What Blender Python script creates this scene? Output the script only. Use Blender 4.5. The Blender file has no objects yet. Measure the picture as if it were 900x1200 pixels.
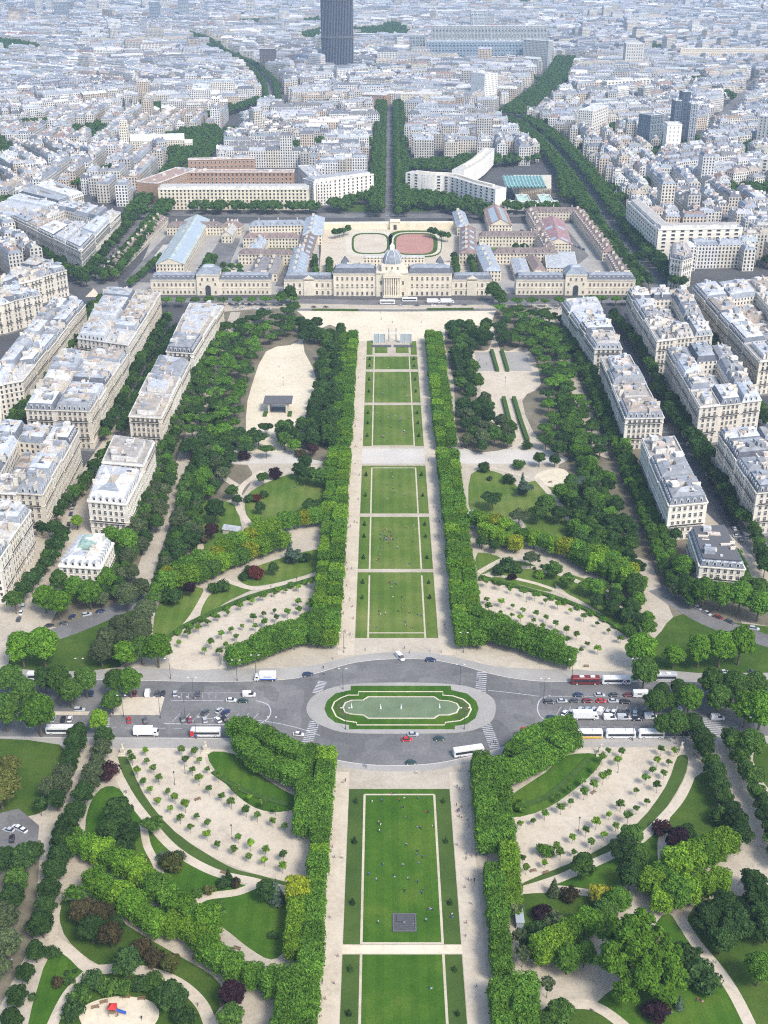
import bpy, math, random
import numpy as np
from mathutils import Vector, Matrix
R = math.radians
random.seed(7)
# ------------------------------------------------------------------ camera, sky, sun, exposure
CH, TH, F = 276.0, math.atan(0.5), 1400.0      # eye height, downward pitch, focal length in photo pixels
CT, ST = math.cos(TH), math.sin(TH)
scene = bpy.context.scene
col = scene.collection
cam = bpy.data.cameras.new('camera'); cam_o = bpy.data.objects.new('camera', cam); col.objects.link(cam_o)
cam_o.location = (0, 0, CH); cam_o.rotation_euler = (math.pi/2 - TH, 0, 0)
cam.sensor_fit = 'VERTICAL'; cam.angle_y = 2*math.atan(600/F); cam.clip_start = 1; cam.clip_end = 60000
scene.camera = cam_o
HAZE = 0.9e-4
SUN_EL, SUN_AZ = 50.0, 38.0    # azimuth: where the sun stands, measured from behind the camera towards its right
w = bpy.data.worlds.new('World'); scene.world = w; w.use_nodes = True
nt = w.node_tree; nt.nodes.clear()
sky = nt.nodes.new('ShaderNodeTexSky'); sky.sky_type = 'NISHITA'; sky.sun_disc = False
sky.sun_elevation = R(SUN_EL); sky.sun_rotation = math.atan2(math.sin(R(SUN_AZ)), -math.cos(R(SUN_AZ)))
sky.air_density = 1.0; sky.dust_density = 2.5; sky.ozone_density = 1.3
bg = nt.nodes.new('ShaderNodeBackground'); bg.inputs['Strength'].default_value = 0.145
wo = nt.nodes.new('ShaderNodeOutputWorld'); nt.links.new(sky.outputs[0], bg.inputs[0]); nt.links.new(bg.outputs[0], wo.inputs[0])
sl = bpy.data.lights.new('sun', 'SUN'); sl.energy = 1.8; sl.angle = R(14); sl.color = (1.0, 0.96, 0.89)
so = bpy.data.objects.new('sun', sl); col.objects.link(so)
sd = Vector((math.sin(R(SUN_AZ))*math.cos(R(SUN_EL)), -math.cos(R(SUN_AZ))*math.cos(R(SUN_EL)), math.sin(R(SUN_EL))))
so.rotation_euler = sd.to_track_quat('Z', 'Y').to_euler(); so.location = (0, -200, 900)
scene.view_settings.view_transform = 'Standard'; scene.view_settings.look = 'None'
scene.view_settings.gamma = 1.0; scene.view_settings.use_curve_mapping = False
scene.view_settings.exposure = 0.82
scene.cycles.max_bounces = 5; scene.cycles.diffuse_bounces = 3; scene.cycles.glossy_bounces = 2
scene.cycles.transmission_bounces = 3; scene.cycles.volume_bounces = 1; scene.cycles.caustics_reflective = False
scene.cycles.caustics_refractive = False; scene.cycles.use_denoising = False; scene.cycles.pixel_filter_type = 'BLACKMAN_HARRIS'; scene.cycles.filter_width = 1.15
try: scene.cycles.denoising_prefilter = 'ACCURATE'
except Exception: pass

# ------------------------------------------------------------------ surveying: photo pixel + height -> place
def P(x, y, z=0.0):
    u, v = (x-450)/F, (600-y)/F
    d = (u, CT+v*ST, -ST+v*CT)
    t = (CH-z)/-d[2]
    return (d[0]*t, d[1]*t)
def V3(x, y, z=0.0):
    p = P(x, y, z); return Vector((p[0], p[1], z))
def toPx(X, Y, Z=0.0):
    d = (X, Y, Z-CH); z = d[1]*CT - d[2]*ST; v = d[1]*ST + d[2]*CT
    return (450+F*X/z, 600-F*v/z)
def YP(y, z=0.0): return P(450, y, z)[1]
AX = 5.4                                              # the park's long axis runs parallel to Y at this X
def inpoly(x, y, pl):
    r = False; n = len(pl); j = n-1
    for i in range(n):
        xi, yi = pl[i]; xj, yj = pl[j]
        if (yi > y) != (yj > y) and x < (xj-xi)*(y-yi)/(yj-yi)+xi: r = not r
        j = i
    return r
def catmull(pts, k=6, closed=True):
    n = len(pts); out = []
    rng = range(n) if closed else range(n-1)
    for i in rng:
        g = (lambda q: pts[q % n]) if closed else (lambda q: pts[max(0, min(n-1, q))])
        p0, p1, p2, p3 = g(i-1), g(i), g(i+1), g(i+2)
        for s in range(k):
            t = s/k
            out.append(tuple(0.5*((2*p1[a])+(-p0[a]+p2[a])*t+(2*p0[a]-5*p1[a]+4*p2[a]-p3[a])*t*t+(-p0[a]+3*p1[a]-3*p2[a]+p3[a])*t**3) for a in (0, 1)))
    if not closed: out.append(tuple(pts[-1]))
    return out
def along(pts, step=None, n=None):
    """points spread evenly on a polyline"""
    L = [0]
    for a, b in zip(pts, pts[1:]): L.append(L[-1]+math.dist(a, b))
    n = n or max(2, int(round(L[-1]/step))+1)
    out = []
    for i in range(n):
        d = L[-1]*i/(n-1); j = 0
        while j < len(L)-2 and L[j+1] < d: j += 1
        t = (d-L[j])/max(1e-9, L[j+1]-L[j]); a, b = pts[j], pts[j+1]
        out.append((a[0]+(b[0]-a[0])*t, a[1]+(b[1]-a[1])*t, math.atan2(b[1]-a[1], b[0]-a[0])))
    return out
ORD = 'first second third fourth fifth sixth seventh eighth ninth tenth eleventh twelfth thirteenth fourteenth fifteenth sixteenth seventeenth eighteenth nineteenth twentieth'.split()
TENS = {2: 'twenty', 3: 'thirty', 4: 'forty', 5: 'fifty', 6: 'sixty', 7: 'seventy', 8: 'eighty', 9: 'ninety'}
TENTH = {3: 'thirtieth', 4: 'fortieth', 5: 'fiftieth', 6: 'sixtieth', 7: 'seventieth', 8: 'eightieth', 9: 'ninetieth'}
def ordn(i):
    if i <= 20: return ORD[i-1]
    return TENTH[i//10] if i % 10 == 0 else TENS[i//10]+'-'+ORD[i % 10-1]
# named landmarks that scattered things are located from
LM = {'the peace monument': (460, 402), 'the open-sided pavilion': (325, 480), 'the fountain pool': (470, 830),
      'the lawn grille': (474, 1082), 'the school dome': (459, 320), 'the Y-shaped office': (530, 232),
      'the dark skyscraper': (396, 76), 'the turquoise-roofed hall': (620, 238), 'the beige ministry': (275, 248),
      'the copper-beech tree': (126, 912), 'the sandy playground': (140, 1185), 'the green-roofed villa': (100, 668),
      'the grey-roofed villa': (845, 682), 'the giant tree': (750, 1160), 'the teal-roofed hall': (215, 312),
      'the right playground': (648, 560), 'the white van': (294, 816), 'the twin-towered church': (160, 172),
      'the glass block': (590, 70), 'the glass towers': (790, 170), 'the rust-roofed hall': (585, 268)}
LMW = {k: P(*v) for k, v in LM.items()}
_used = set()
def numw(n):
    n = int(n)
    if n >= 1000: return numw(n//1000)+'-thousand'+('-'+numw(n % 1000) if n % 1000 else '')
    if n >= 100: return ('' if n < 200 else numw(n//100)+'-')+'hundred'+('-'+numw(n % 100) if n % 100 else '')
    ones = 'zero one two three four five six seven eight nine ten eleven twelve thirteen fourteen fifteen sixteen seventeen eighteen nineteen'.split()
    if n < 20: return ones[n]
    return TENS[n//10]+('-'+ones[n % 10] if n % 10 else '')
def where(x, y, q=5, taken=''):
    """metres from a landmark; the first phrase not taken yet wins"""
    c = sorted(LMW, key=lambda k: math.dist(LMW[k], (x, y)))
    for step in (q, 2, 1):
        for k in c[:2]:
            dx, dy = x-LMW[k][0], y-LMW[k][1]
            rx, ry = int(round(dx/step))*step, int(round(dy/step))*step
            a = f"{numw(abs(ry))} metres {'beyond' if ry > 0 else 'before'}" if ry else ''
            b = f"{numw(abs(rx))} {'' if a else 'metres '}{'right' if rx > 0 else 'left'} of" if rx else ''
            s = (a+(' and ' if a and b else '')+b if b else a)+' '+k
            if not a and not b: s = 'beside '+k
            if (taken, s) not in _used:
                _used.add((taken, s)); return s
    return s
# ------------------------------------------------------------------ objects
def tag(o, label=None, cat=None, group=None, kind=None):
    if label: o['label'] = label
    if cat: o['category'] = cat
    if group: o['group'] = group
    if kind: o['kind'] = kind
    return o
def link(name, data, parent=None, loc=None, rz=None, color=None, scale=None):
    o = bpy.data.objects.new(name, data); col.objects.link(o)
    if parent is not None: o.parent = parent
    if loc is not None: o.location = loc
    if rz is not None: o.rotation_euler = (0, 0, rz)
    if scale is not None: o.scale = scale if hasattr(scale, '__len__') else (scale,)*3
    if color is not None: o.color = (*color[:3], 1)
    return o
def empty(name, loc, rz=0, scale=1, **k):
    o = link(name, None, None, loc, rz, None, scale); o.empty_display_size = 1
    return tag(o, **k)
class MB:
    def __init__(s): s.v, s.f, s.m, s.uv, s.c = [], [], [], [], []
    def face(s, pts, m=0, uv=None, c=None):
        i = len(s.v); s.v += [tuple(p) for p in pts]; s.f.append(tuple(range(i, i+len(pts)))); s.m.append(m)
        s.uv += uv if uv else [(0, 0)]*len(pts)
        s.c += [c or (1, 1, 1)]*len(pts)
    def wall(s, a, b, z0, z1, m=0, c=None, u0=0.0):
        L = math.dist(a[:2], b[:2])
        n = max(1, round(L/3.0)); U = n*3.0
        s.face([(a[0], a[1], z0), (b[0], b[1], z0), (b[0], b[1], z1), (a[0], a[1], z1)], m, [(u0, z0), (u0+U, z0), (u0+U, z1), (u0, z1)], c)
    def prism(s, poly, z0, z1, m=0, mt=None, bottom=False, c=None, ct=None):
        n = len(poly)
        for i in range(n): s.wall(poly[i], poly[(i+1) % n], z0, z1, m, c)
        s.face([(p[0], p[1], z1) for p in poly], m if mt is None else mt, None, ct or c)
        if bottom: s.face([(p[0], p[1], z0) for p in reversed(poly)], m, None, c)
    def frustum(s, p0, z0, p1, z1, m=0, mt=None, c=None, ct=None, cap=True):
        n = len(p0)
        for i in range(n):
            j = (i+1) % n
            L = math.dist(p0[i][:2], p0[j][:2])
            s.face([(*p0[i][:2], z0), (*p0[j][:2], z0), (*p1[j][:2], z1), (*p1[i][:2], z1)], m, [(0, z0), (L, z0), (L, z1), (0, z1)], c)
        if cap: s.face([(p[0], p[1], z1) for p in p1], m if mt is None else mt, None, ct or c)
    def box(s, o, ux, a, b, c, m=0, z0=0, cc=None):
        """box centred on o (x,y) with long direction ux (unit), sizes a (along), b (across), from z0 to z0+c"""
        uy = (-ux[1], ux[0])
        q = [(o[0]+ux[0]*i*a/2+uy[0]*j*b/2, o[1]+ux[1]*i*a/2+uy[1]*j*b/2) for i, j in ((-1, -1), (1, -1), (1, 1), (-1, 1))]
        s.prism(q, z0, z0+c, m, None, True, cc)
    def cyl(s, x, y, z0, z1, r0, r1, n=8, m=0, cap=True):
        p0 = [(x+r0*math.cos(2*math.pi*i/n), y+r0*math.sin(2*math.pi*i/n)) for i in range(n)]
        p1 = [(x+r1*math.cos(2*math.pi*i/n), y+r1*math.sin(2*math.pi*i/n)) for i in range(n)]
        s.frustum(p0, z0, p1, z1, m, cap=cap)
    def tube(s, a, b, r0, r1, n=5, m=0):
        a, b = Vector(a), Vector(b); d = (b-a).normalized(); u = d.orthogonal().normalized(); w_ = d.cross(u)
        ra = [a+(u*math.cos(2*math.pi*i/n)+w_*math.sin(2*math.pi*i/n))*r0 for i in range(n)]
        rb = [b+(u*math.cos(2*math.pi*i/n)+w_*math.sin(2*math.pi*i/n))*r1 for i in range(n)]
        for i in range(n): s.face([ra[i], ra[(i+1) % n], rb[(i+1) % n], rb[i]], m)
        s.face(rb, m)
    def mesh(s, name, mats, smooth=False):
        me = bpy.data.meshes.new(name); me.from_pydata(s.v, [], s.f)
        for m in (mats if isinstance(mats, (list, tuple)) else [mats]): me.materials.append(m)
        me.polygons.foreach_set('material_index', s.m)
        ul = me.uv_layers.new(name='UVMap'); ul.data.foreach_set('uv', np.array(s.uv, 'f').ravel())
        ca = me.color_attributes.new('Col', 'FLOAT_COLOR', 'CORNER')
        a = np.ones((len(s.c), 4), 'f'); a[:, :3] = np.array(s.c, 'f'); ca.data.foreach_set('color', a.ravel())
        if smooth: me.polygons.foreach_set('use_smooth', [True]*len(s.f))
        me.update(); return me
    def build(s, name, mats, parent=None, loc=None, rz=None, color=None, smooth=False):
        return link(name, s.mesh(name, mats, smooth), parent, loc, rz, color)
def offset(poly, d):
    """inset a convex counter-clockwise polygon by d (negative grows it)"""
    n = len(poly); L = []
    for i in range(n):
        a, b = poly[i], poly[(i+1) % n]; dx, dy = b[0]-a[0], b[1]-a[1]; l = math.hypot(dx, dy) or 1e-6
        L.append((a[0]-dy/l*d, a[1]+dx/l*d, dx/l, dy/l))
    out = []
    for i in range(n):
        x1, y1, a1, b1 = L[i-1]; x2, y2, a2, b2 = L[i]; den = a1*b2-b1*a2
        if abs(den) < 1e-6: out.append((x2, y2)); continue
        t = ((x2-x1)*b2-(y2-y1)*a2)/den; out.append((x1+a1*t, y1+b1*t))
    return out
def ccw(p):
    a = sum(p[i-1][0]*p[i][1]-p[i][0]*p[i-1][1] for i in range(len(p)))
    return list(p) if a > 0 else list(reversed(p))
def lerp2(a, b, t): return (a[0]+(b[0]-a[0])*t, a[1]+(b[1]-a[1])*t)
def cen(p): return (sum(q[0] for q in p)/len(p), sum(q[1] for q in p)/len(p))

# ------------------------------------------------------------------ materials
def newmat(name, rough=0.85, spec=0.3):
    m = bpy.data.materials.new(name); m.use_nodes = True; n = m.node_tree
    b = n.nodes['Principled BSDF']; b.inputs['Roughness'].default_value = rough
    b.inputs['Specular IOR Level'].default_value = spec
    return m, n, b
def N(n, t, **k):
    x = n.nodes.new(t)
    for a, v in k.items(): setattr(x, a, v)
    return x
def noise(n, scale, detail=3, rough=.6, obj=True, off=None, vec=None):
    t = N(n, 'ShaderNodeTexNoise'); t.inputs['Scale'].default_value = scale; t.inputs['Detail'].default_value = detail; t.inputs['Roughness'].default_value = rough
    if vec is None:
        tc = N(n, 'ShaderNodeTexCoord'); vec = tc.outputs['Object']
    n.links.new(vec, t.inputs['Vector']); return t.outputs['Fac']
def ramp(n, fac, stops):
    r = N(n, 'ShaderNodeValToRGB'); e = r.color_ramp.elements
    e[0].position, e[0].color = stops[0][0], (*stops[0][1], 1); e[1].position, e[1].color = stops[-1][0], (*stops[-1][1], 1)
    for p, c in stops[1:-1]:
        x = e.new(p); x.color = (*c, 1)
    n.links.new(fac, r.inputs['Fac']); return r.outputs['Color']
def mul(n, a, b, f=1.0, t='MULTIPLY'):
    m = N(n, 'ShaderNodeMix', data_type='RGBA', blend_type=t); m.inputs['Factor'].default_value = f
    for s, v in ((6, a), (7, b)):
        if isinstance(v, tuple): m.inputs[s].default_value = (*v[:3], 1)
        else: n.links.new(v, m.inputs[s])
    return m.outputs[2]
def mathn(n, op, a, b=None):
    m = N(n, 'ShaderNodeMath', operation=op)
    for i, v in enumerate((a, b)):
        if v is None: continue
        if isinstance(v, (int, float)): m.inputs[i].default_value = v
        else: n.links.new(v, m.inputs[i])
    return m.outputs[0]
def bump(n, b, h, strength=.3, dist=.1):
    x = N(n, 'ShaderNodeBump'); x.inputs['Strength'].default_value = strength; x.inputs['Distance'].default_value = dist
    n.links.new(h, x.inputs['Height']); n.links.new(x.outputs[0], b.inputs['Normal'])
M = {}
def mottled(key, c0, c1, s1=.08, s2=1.2, rough=.9, spec=.12, mid=None, objcol=False, bmp=0.2):
    """a surface whose own colour wanders between c0 and c1 at two scales"""
    m, n, b = newmat(key, rough, spec)
    a = noise(n, s1, 4, .65); f = noise(n, s2, 3, .7)
    k = mathn(n, 'ADD', mathn(n, 'MULTIPLY', a, .6), mathn(n, 'MULTIPLY', f, .4))
    c = ramp(n, k, [(.34, c0)]+([(.5, mid)] if mid else [])+[(.66, c1)])
    if 'lawn' in key:                                   # bands left by the mower
        tc = N(n, 'ShaderNodeTexCoord'); sp = N(n, 'ShaderNodeSeparateXYZ'); n.links.new(tc.outputs['Object'], sp.inputs[0])
        w_ = mathn(n, 'GREATER_THAN', mathn(n, 'SINE', mathn(n, 'MULTIPLY', sp.outputs[0], 1.25)), 0)
        c = mul(n, c, ramp(n, w_, [(0, (.93, .94, .93)), (1, (1.05, 1.04, 1.05))]))
    if 'asphalt' in key:                                # repaired patches
        tc = N(n, 'ShaderNodeTexCoord'); vo = N(n, 'ShaderNodeTexVoronoi', distance='CHEBYCHEV'); vo.inputs['Scale'].default_value = .11; n.links.new(tc.outputs['Object'], vo.inputs['Vector'])
        bw = N(n, 'ShaderNodeRGBToBW'); n.links.new(vo.outputs['Color'], bw.inputs[0]); c = mul(n, c, ramp(n, bw.outputs[0], [(.15, (.86, .86, .86)), (.8, (1.12, 1.11, 1.1))]))
    if 'sand' in key:                                   # trodden lines and damp stains
        c = mul(n, c, ramp(n, noise(n, .32, 5, .75), [(.33, (.87, .865, .86)), (.5, (1, 1, 1)), (.7, (1.05, 1.045, 1.03))]))
    if objcol:
        oi = N(n, 'ShaderNodeObjectInfo'); c = mul(n, c, oi.outputs['Color'])
    n.links.new(c, b.inputs['Base Color'])
    if bmp: bump(n, b, f, bmp, .15)
    M[key] = m; return m
def plain(key, c, rough=.6, spec=.3, metal=0.0, emit=None):
    m, n, b = newmat(key, rough, spec); b.inputs['Base Color'].default_value = (*c, 1); b.inputs['Metallic'].default_value = metal
    M[key] = m; return m
mottled('ground', (.07, .07, .075), (.12, .118, .115), .02, .4)
mottled('asphalt', (.125, .123, .122), (.225, .22, .212), .04, .8, .85, mid=(.17, .167, .163))
mottled('dark_asphalt', (.06, .065, .075), (.10, .105, .115), .05, .8, .85)
mottled('pavement', (.29, .275, .25), (.41, .39, .355), .06, .9)
mottled('pale_walk', (.46, .43, .38), (.60, .565, .50), .05, .9)
mottled('sand', (.36, .315, .245), (.54, .48, .385), .05, .9, mid=(.46, .405, .32))
mottled('bright_sand', (.56, .48, .35), (.72, .64, .49), .03, .5, mid=(.66, .585, .44))
mottled('fan_sand', (.46, .395, .30), (.60, .53, .42), .07, .7, mid=(.55, .48, .375))
mottled('dark_soil', (.12, .105, .07), (.25, .22, .16), .06, .9)
mottled('lawn', (.030, .085, .006), (.115, .17, .022), .045, 2.5, mid=(.052, .125, .010), bmp=.5)
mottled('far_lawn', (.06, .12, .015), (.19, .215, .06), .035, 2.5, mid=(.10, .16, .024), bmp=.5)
mottled('rough_grass', (.035, .08, .010), (.095, .14, .025), .07, 2.0, mid=(.058, .105, .014), bmp=.5)
mottled('strip_grass', (.045, .085, .016), (.085, .135, .028), .06, 2.5, bmp=.4)
mottled('flower_bed', (.07, .085, .03), (.14, .13, .06), .3, 2.5, mid=(.06, .10, .025), bmp=.6)
mottled('hedge', (.035, .075, .012), (.075, .14, .03), .6, 3.0, bmp=.8)
mottled('stone', (.50, .45, .35), (.66, .61, .50), .08, .9, bmp=.1)
mottled('kerb', (.5, .48, .44), (.62, .6, .56), .2, 1.5, bmp=.1)
mottled('paint', (.26, .26, .27), (.66, .66, .65), 1.2, 4, bmp=0)
mottled('brick_red', (.34, .22, .15), (.47, .31, .22), .1, 1.0)
mottled('running_track', (.38, .19, .15), (.46, .26, .21), .1, 1.0)
def wmat(key, c0, c1, tint=True, win=False, wc=(.07, .075, .085), su=3.0, sv=3.15, wu=(.30, .70), wv=(.2, .78), band=False, colattr=False):
    """masonry: own tint x object colour (or painted colour attribute); win adds rows of windows from the facade's own metres"""
    m, n, b = newmat(key, .85, .2)
    tc = N(n, 'ShaderNodeTexCoord')
    a = noise(n, .12, 4, .7)
    c = ramp(n, a, [(.35, c0), (.65, c1)])
    if colattr:
        at = N(n, 'ShaderNodeVertexColor', layer_name='Col'); c = mul(n, c, at.outputs['Color'])
    elif tint:
        oi = N(n, 'ShaderNodeObjectInfo'); c = mul(n, c, oi.outputs['Color'])
    if win:
        sp = N(n, 'ShaderNodeSeparateXYZ'); uvn = N(n, 'ShaderNodeUVMap', uv_map='UVMap'); n.links.new(uvn.outputs[0], sp.inputs[0])
        fu = mathn(n, 'FRACT', mathn(n, 'DIVIDE', sp.outputs[0], su)); fv = mathn(n, 'FRACT', mathn(n, 'DIVIDE', sp.outputs[1], sv))
        def band_(f, lo, hi): return mathn(n, 'MULTIPLY', mathn(n, 'GREATER_THAN', f, lo), mathn(n, 'LESS_THAN', f, hi))
        wk = mathn(n, 'MULTIPLY', band_(fu, *wu), band_(fv, *wv))
        wk = mathn(n, 'MULTIPLY', wk, mathn(n, 'GREATER_THAN', sp.outputs[1], .5))
        mx = N(n, 'ShaderNodeMix', data_type='RGBA'); n.links.new(wk, mx.inputs[0]); n.links.new(c, mx.inputs[6]); mx.inputs[7].default_value = (*wc, 1)
        c = mx.outputs[2]
        rg = mathn(n, 'SUBTRACT', .85, mathn(n, 'MULTIPLY', wk, .6)); n.links.new(rg, b.inputs['Roughness'])
        bump(n, b, mathn(n, 'MULTIPLY', wk, -1), .6, .3)
    n.links.new(c, b.inputs['Base Color']); M[key] = m; return m
wmat('facade', (.63, .595, .53), (.78, .745, .67))
wmat('facade_rows', (.63, .595, .53), (.78, .745, .67), win=True)
wmat('town_wall', (.66, .65, .63), (.86, .84, .80), win=True, colattr=True, wc=(.06, .065, .075), wu=(.26, .74), wv=(.16, .80))
def roofmat(key, colattr):
    m, n, b = newmat(key, .75, .2)
    a = noise(n, .25, 3, .7); f = noise(n, 1.4, 2, .6)
    c = ramp(n, mathn(n, 'ADD', mathn(n, 'MULTIPLY', a, .65), mathn(n, 'MULTIPLY', f, .35)), [(.36, (.60, .60, .60)), (.64, (1.12, 1.10, 1.06))])
    if colattr: at = N(n, 'ShaderNodeVertexColor', layer_name='Col'); c = mul(n, c, at.outputs['Color'])
    else: oi = N(n, 'ShaderNodeObjectInfo'); c = mul(n, c, oi.outputs['Color'])
    hs = N(n, 'ShaderNodeHueSaturation'); hs.inputs['Saturation'].default_value = .72; n.links.new(c, hs.inputs['Color']); c = hs.outputs[0]
    n.links.new(c, b.inputs['Base Color']); M[key] = m
roofmat('roof_tint', False); roofmat('roof_attr', True)
def foliage():
    m, n, b = newmat('foliage', .9, .08)
    oi = N(n, 'ShaderNodeObjectInfo')
    tc = N(n, 'ShaderNodeTexCoord'); va = N(n, 'ShaderNodeVectorMath', operation='ADD')
    n.links.new(tc.outputs['Object'], va.inputs[0])
    cx = N(n, 'ShaderNodeCombineXYZ'); r = mathn(n, 'MULTIPLY', oi.outputs['Random'], 57.0); n.links.new(r, cx.inputs[0]); n.links.new(r, cx.inputs[2])
    n.links.new(cx.outputs[0], va.inputs[1])
    a = noise(n, .55, 3, .6, vec=va.outputs[0]); f = noise(n, 3.5, 2, .6, vec=va.outputs[0])
    k = mathn(n, 'ADD', mathn(n, 'MULTIPLY', a, .55), mathn(n, 'MULTIPLY', f, .45))
    c = ramp(n, k, [(.32, (.45, .52, .45)), (.5, (.95, 1.0, .9)), (.68, (1.8, 1.55, 1.2))])
    at = N(n, 'ShaderNodeVertexColor', layer_name='Col'); c = mul(n, c, at.outputs['Color'])
    c = mul(n, c, oi.outputs['Color'])
    hs = N(n, 'ShaderNodeHueSaturation'); n.links.new(c, hs.inputs['Color'])
    n.links.new(mathn(n, 'ADD', .75, mathn(n, 'MULTIPLY', oi.outputs['Random'], .55)), hs.inputs['Value'])
    n.links.new(hs.outputs[0], b.inputs['Base Color'])
    tr = N(n, 'ShaderNodeBsdfTranslucent'); n.links.new(hs.outputs[0], tr.inputs['Color'])
    mx = N(n, 'ShaderNodeMixShader'); mx.inputs[0].default_value = .24
    out = [x for x in n.nodes if x.type == 'OUTPUT_MATERIAL'][0]
    n.links.new(b.outputs[0], mx.inputs[1]); n.links.new(tr.outputs[0], mx.inputs[2]); n.links.new(mx.outputs[0], out.inputs['Surface'])
    M['foliage'] = m
foliage()
mottled('bark', (.10, .08, .055), (.18, .15, .11), .8, 5, bmp=.3)
def objpaint(key, rough=.35, spec=.5, dirt=.15):
    m, n, b = newmat(key, rough, spec); oi = N(n, 'ShaderNodeObjectInfo')
    c = mul(n, oi.outputs['Color'], ramp(n, noise(n, 1.3, 3), [(.3, (1-dirt,)*3), (.7, (1, 1, 1))]))
    n.links.new(c, b.inputs['Base Color']); M[key] = m
objpaint('car_paint'); objpaint('cloth', .9, .1)
plain('car_glass', (.03, .035, .045), .15, .6); plain('rubber', (.03, .03, .03), .8); plain('skin', (.45, .27, .19), .6)
plain('dark_cloth', (.05, .055, .08), .9); plain('hair', (.05, .035, .025), .8)
plain('window_glass', (.055, .062, .075), .12, .6); plain('shutter', (.30, .28, .25), .7); plain('white_trim', (.72, .70, .65), .6)
plain('iron', (.05, .055, .06), .5); plain('dark_metal', (.09, .095, .10), .5); plain('tower_skin', (.035, .04, .055), .5); plain('tower_rib', (.16, .17, .20), .5); plain('wood', (.22, .14, .08), .7)
plain('white_paint', (.80, .80, .79), .35, .5); plain('red_paint', (.55, .03, .025), .35, .5); plain('blue_paint', (.04, .10, .42), .35, .5)
plain('yellow_paint', (.75, .48, .08), .35, .5); plain('terracotta', (.44, .28, .20), .8); plain('flat_grey', (.12, .12, .125), .8)
plain('fountain_foam', (.9, .92, .92), .6); plain('clear_pane', (.38, .43, .46), .2, .5)
def watermat():
    m, n, b = newmat('water', .12, .5)
    c = ramp(n, noise(n, .15, 3), [(.3, (.13, .175, .085)), (.7, (.18, .23, .12))]); n.links.new(c, b.inputs['Base Color'])
    bump(n, b, noise(n, 2.5, 3), .15, .05); M['water'] = m
watermat()
# ================================================================== THE SETTING: ground, roads, lawns
def sheet(name, poly, z, mat, depth=.0, kind='structure', **k):
    b = MB(); poly = ccw(poly)
    if depth: b.prism(poly, z-depth, z)
    else: b.face([(p[0], p[1], z) for p in poly])
    return tag(b.build(name, M[mat]), kind=kind, **k)
def pxp(pts, z=0, smooth=0, closed=True):
    q = [P(x, y, z) for x, y in pts]
    return catmull(q, smooth, closed) if smooth else q
def ribbon(pts, w):
    L, Rr = [], []
    for i, p in enumerate(pts):
        a, b = pts[max(0, i-1)], pts[min(len(pts)-1, i+1)]; d = math.dist(a, b) or 1; nx, ny = -(b[1]-a[1])/d, (b[0]-a[0])/d
        ww = w[i] if isinstance(w, list) else w
        L.append((p[0]+nx*ww/2, p[1]+ny*ww/2)); Rr.append((p[0]-nx*ww/2, p[1]-ny*ww/2))
    return L, Rr
def strip_mesh(b, pts, w, z, m=0):
    L, Rr = ribbon(pts, w)
    for i in range(len(pts)-1): b.face([(*Rr[i], z), (*Rr[i+1], z), (*L[i+1], z), (*L[i], z)], m)
def path(name, px, w, z, mat, smooth=5, kind='structure'):
    b = MB(); strip_mesh(b, pxp(px, 0, smooth, False) if smooth else pxp(px), w, z); return tag(b.build(name, M[mat]), kind=kind)
G = 14000
b = MB(); b.face([(-G, -G+3000, 0), (G, -G+3000, 0), (G, G+3000, 0), (-G, G+3000, 0)]); tag(b.build('ground', M['ground']), kind='structure')
# the park: sandy ground north and south of the cross road
KN = [(-330, 801), (0, 799), (110, 797), (240, 799), (330, 797), (372, 789), (410, 778), (450, 773), (500, 773), (540, 780), (580, 791), (625, 798), (680, 799), (900, 799), (1250, 801)]
KS = [(-330, 864), (0, 864), (110, 865), (265, 866), (320, 872), (355, 880), (395, 891), (440, 897), (500, 896), (545, 888), (590, 876), (630, 866), (680, 864), (900, 863), (1250, 863)]
def smooth_open(pts): return pxp(pts, 0, 5, False)
kn, ks = smooth_open(KN), smooth_open(KS)
ANL, ANR = -158, 152
sheet('park_ground', [(ANL+16, YP(352)), (ANL-14, YP(600)), (ANL-40, kn[0][1])] + [p for p in kn if ANL-40 < p[0] < ANR+50] + [(ANR+50, kn[0][1]), (ANR+14, YP(600)), (ANR-14, YP(352))], .14, 'sand', .3)
sheet('park_ground', [p for p in ks if -270 < p[0] < 270] + [(270, YP(1320)), (-270, YP(1320))], .14, 'sand', .3)
sheet('road', [p for p in kn] + list(reversed(ks)), .02, 'asphalt')
def sidewalk(line, offs):
    b = MB(); q = [(x, y+o) for (x, y), o in zip(line, offs)]; q2 = pxp(q, 0, 5, False); a2 = smooth_open(line)
    for i in range(len(a2)-1): b.face([(*a2[i], .150), (*a2[i+1], .150), (*q2[i+1], .150), (*q2[i], .150)])
    tag(b.build('pavement', M['pavement']), kind='structure')
    b = MB(); strip_mesh(b, a2, .35, .156); tag(b.build('kerb', M['kerb']), kind='structure')
sidewalk(KN, [-15, -15, -14, -15, -14, -10, -8, -8, -8, -8, -10, -14, -14, -13, -13])
sidewalk(KS, [13, 13, 12, 12, 9, 8, 7, 7, 7, 7, 9, 13, 12, 12, 12])
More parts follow.
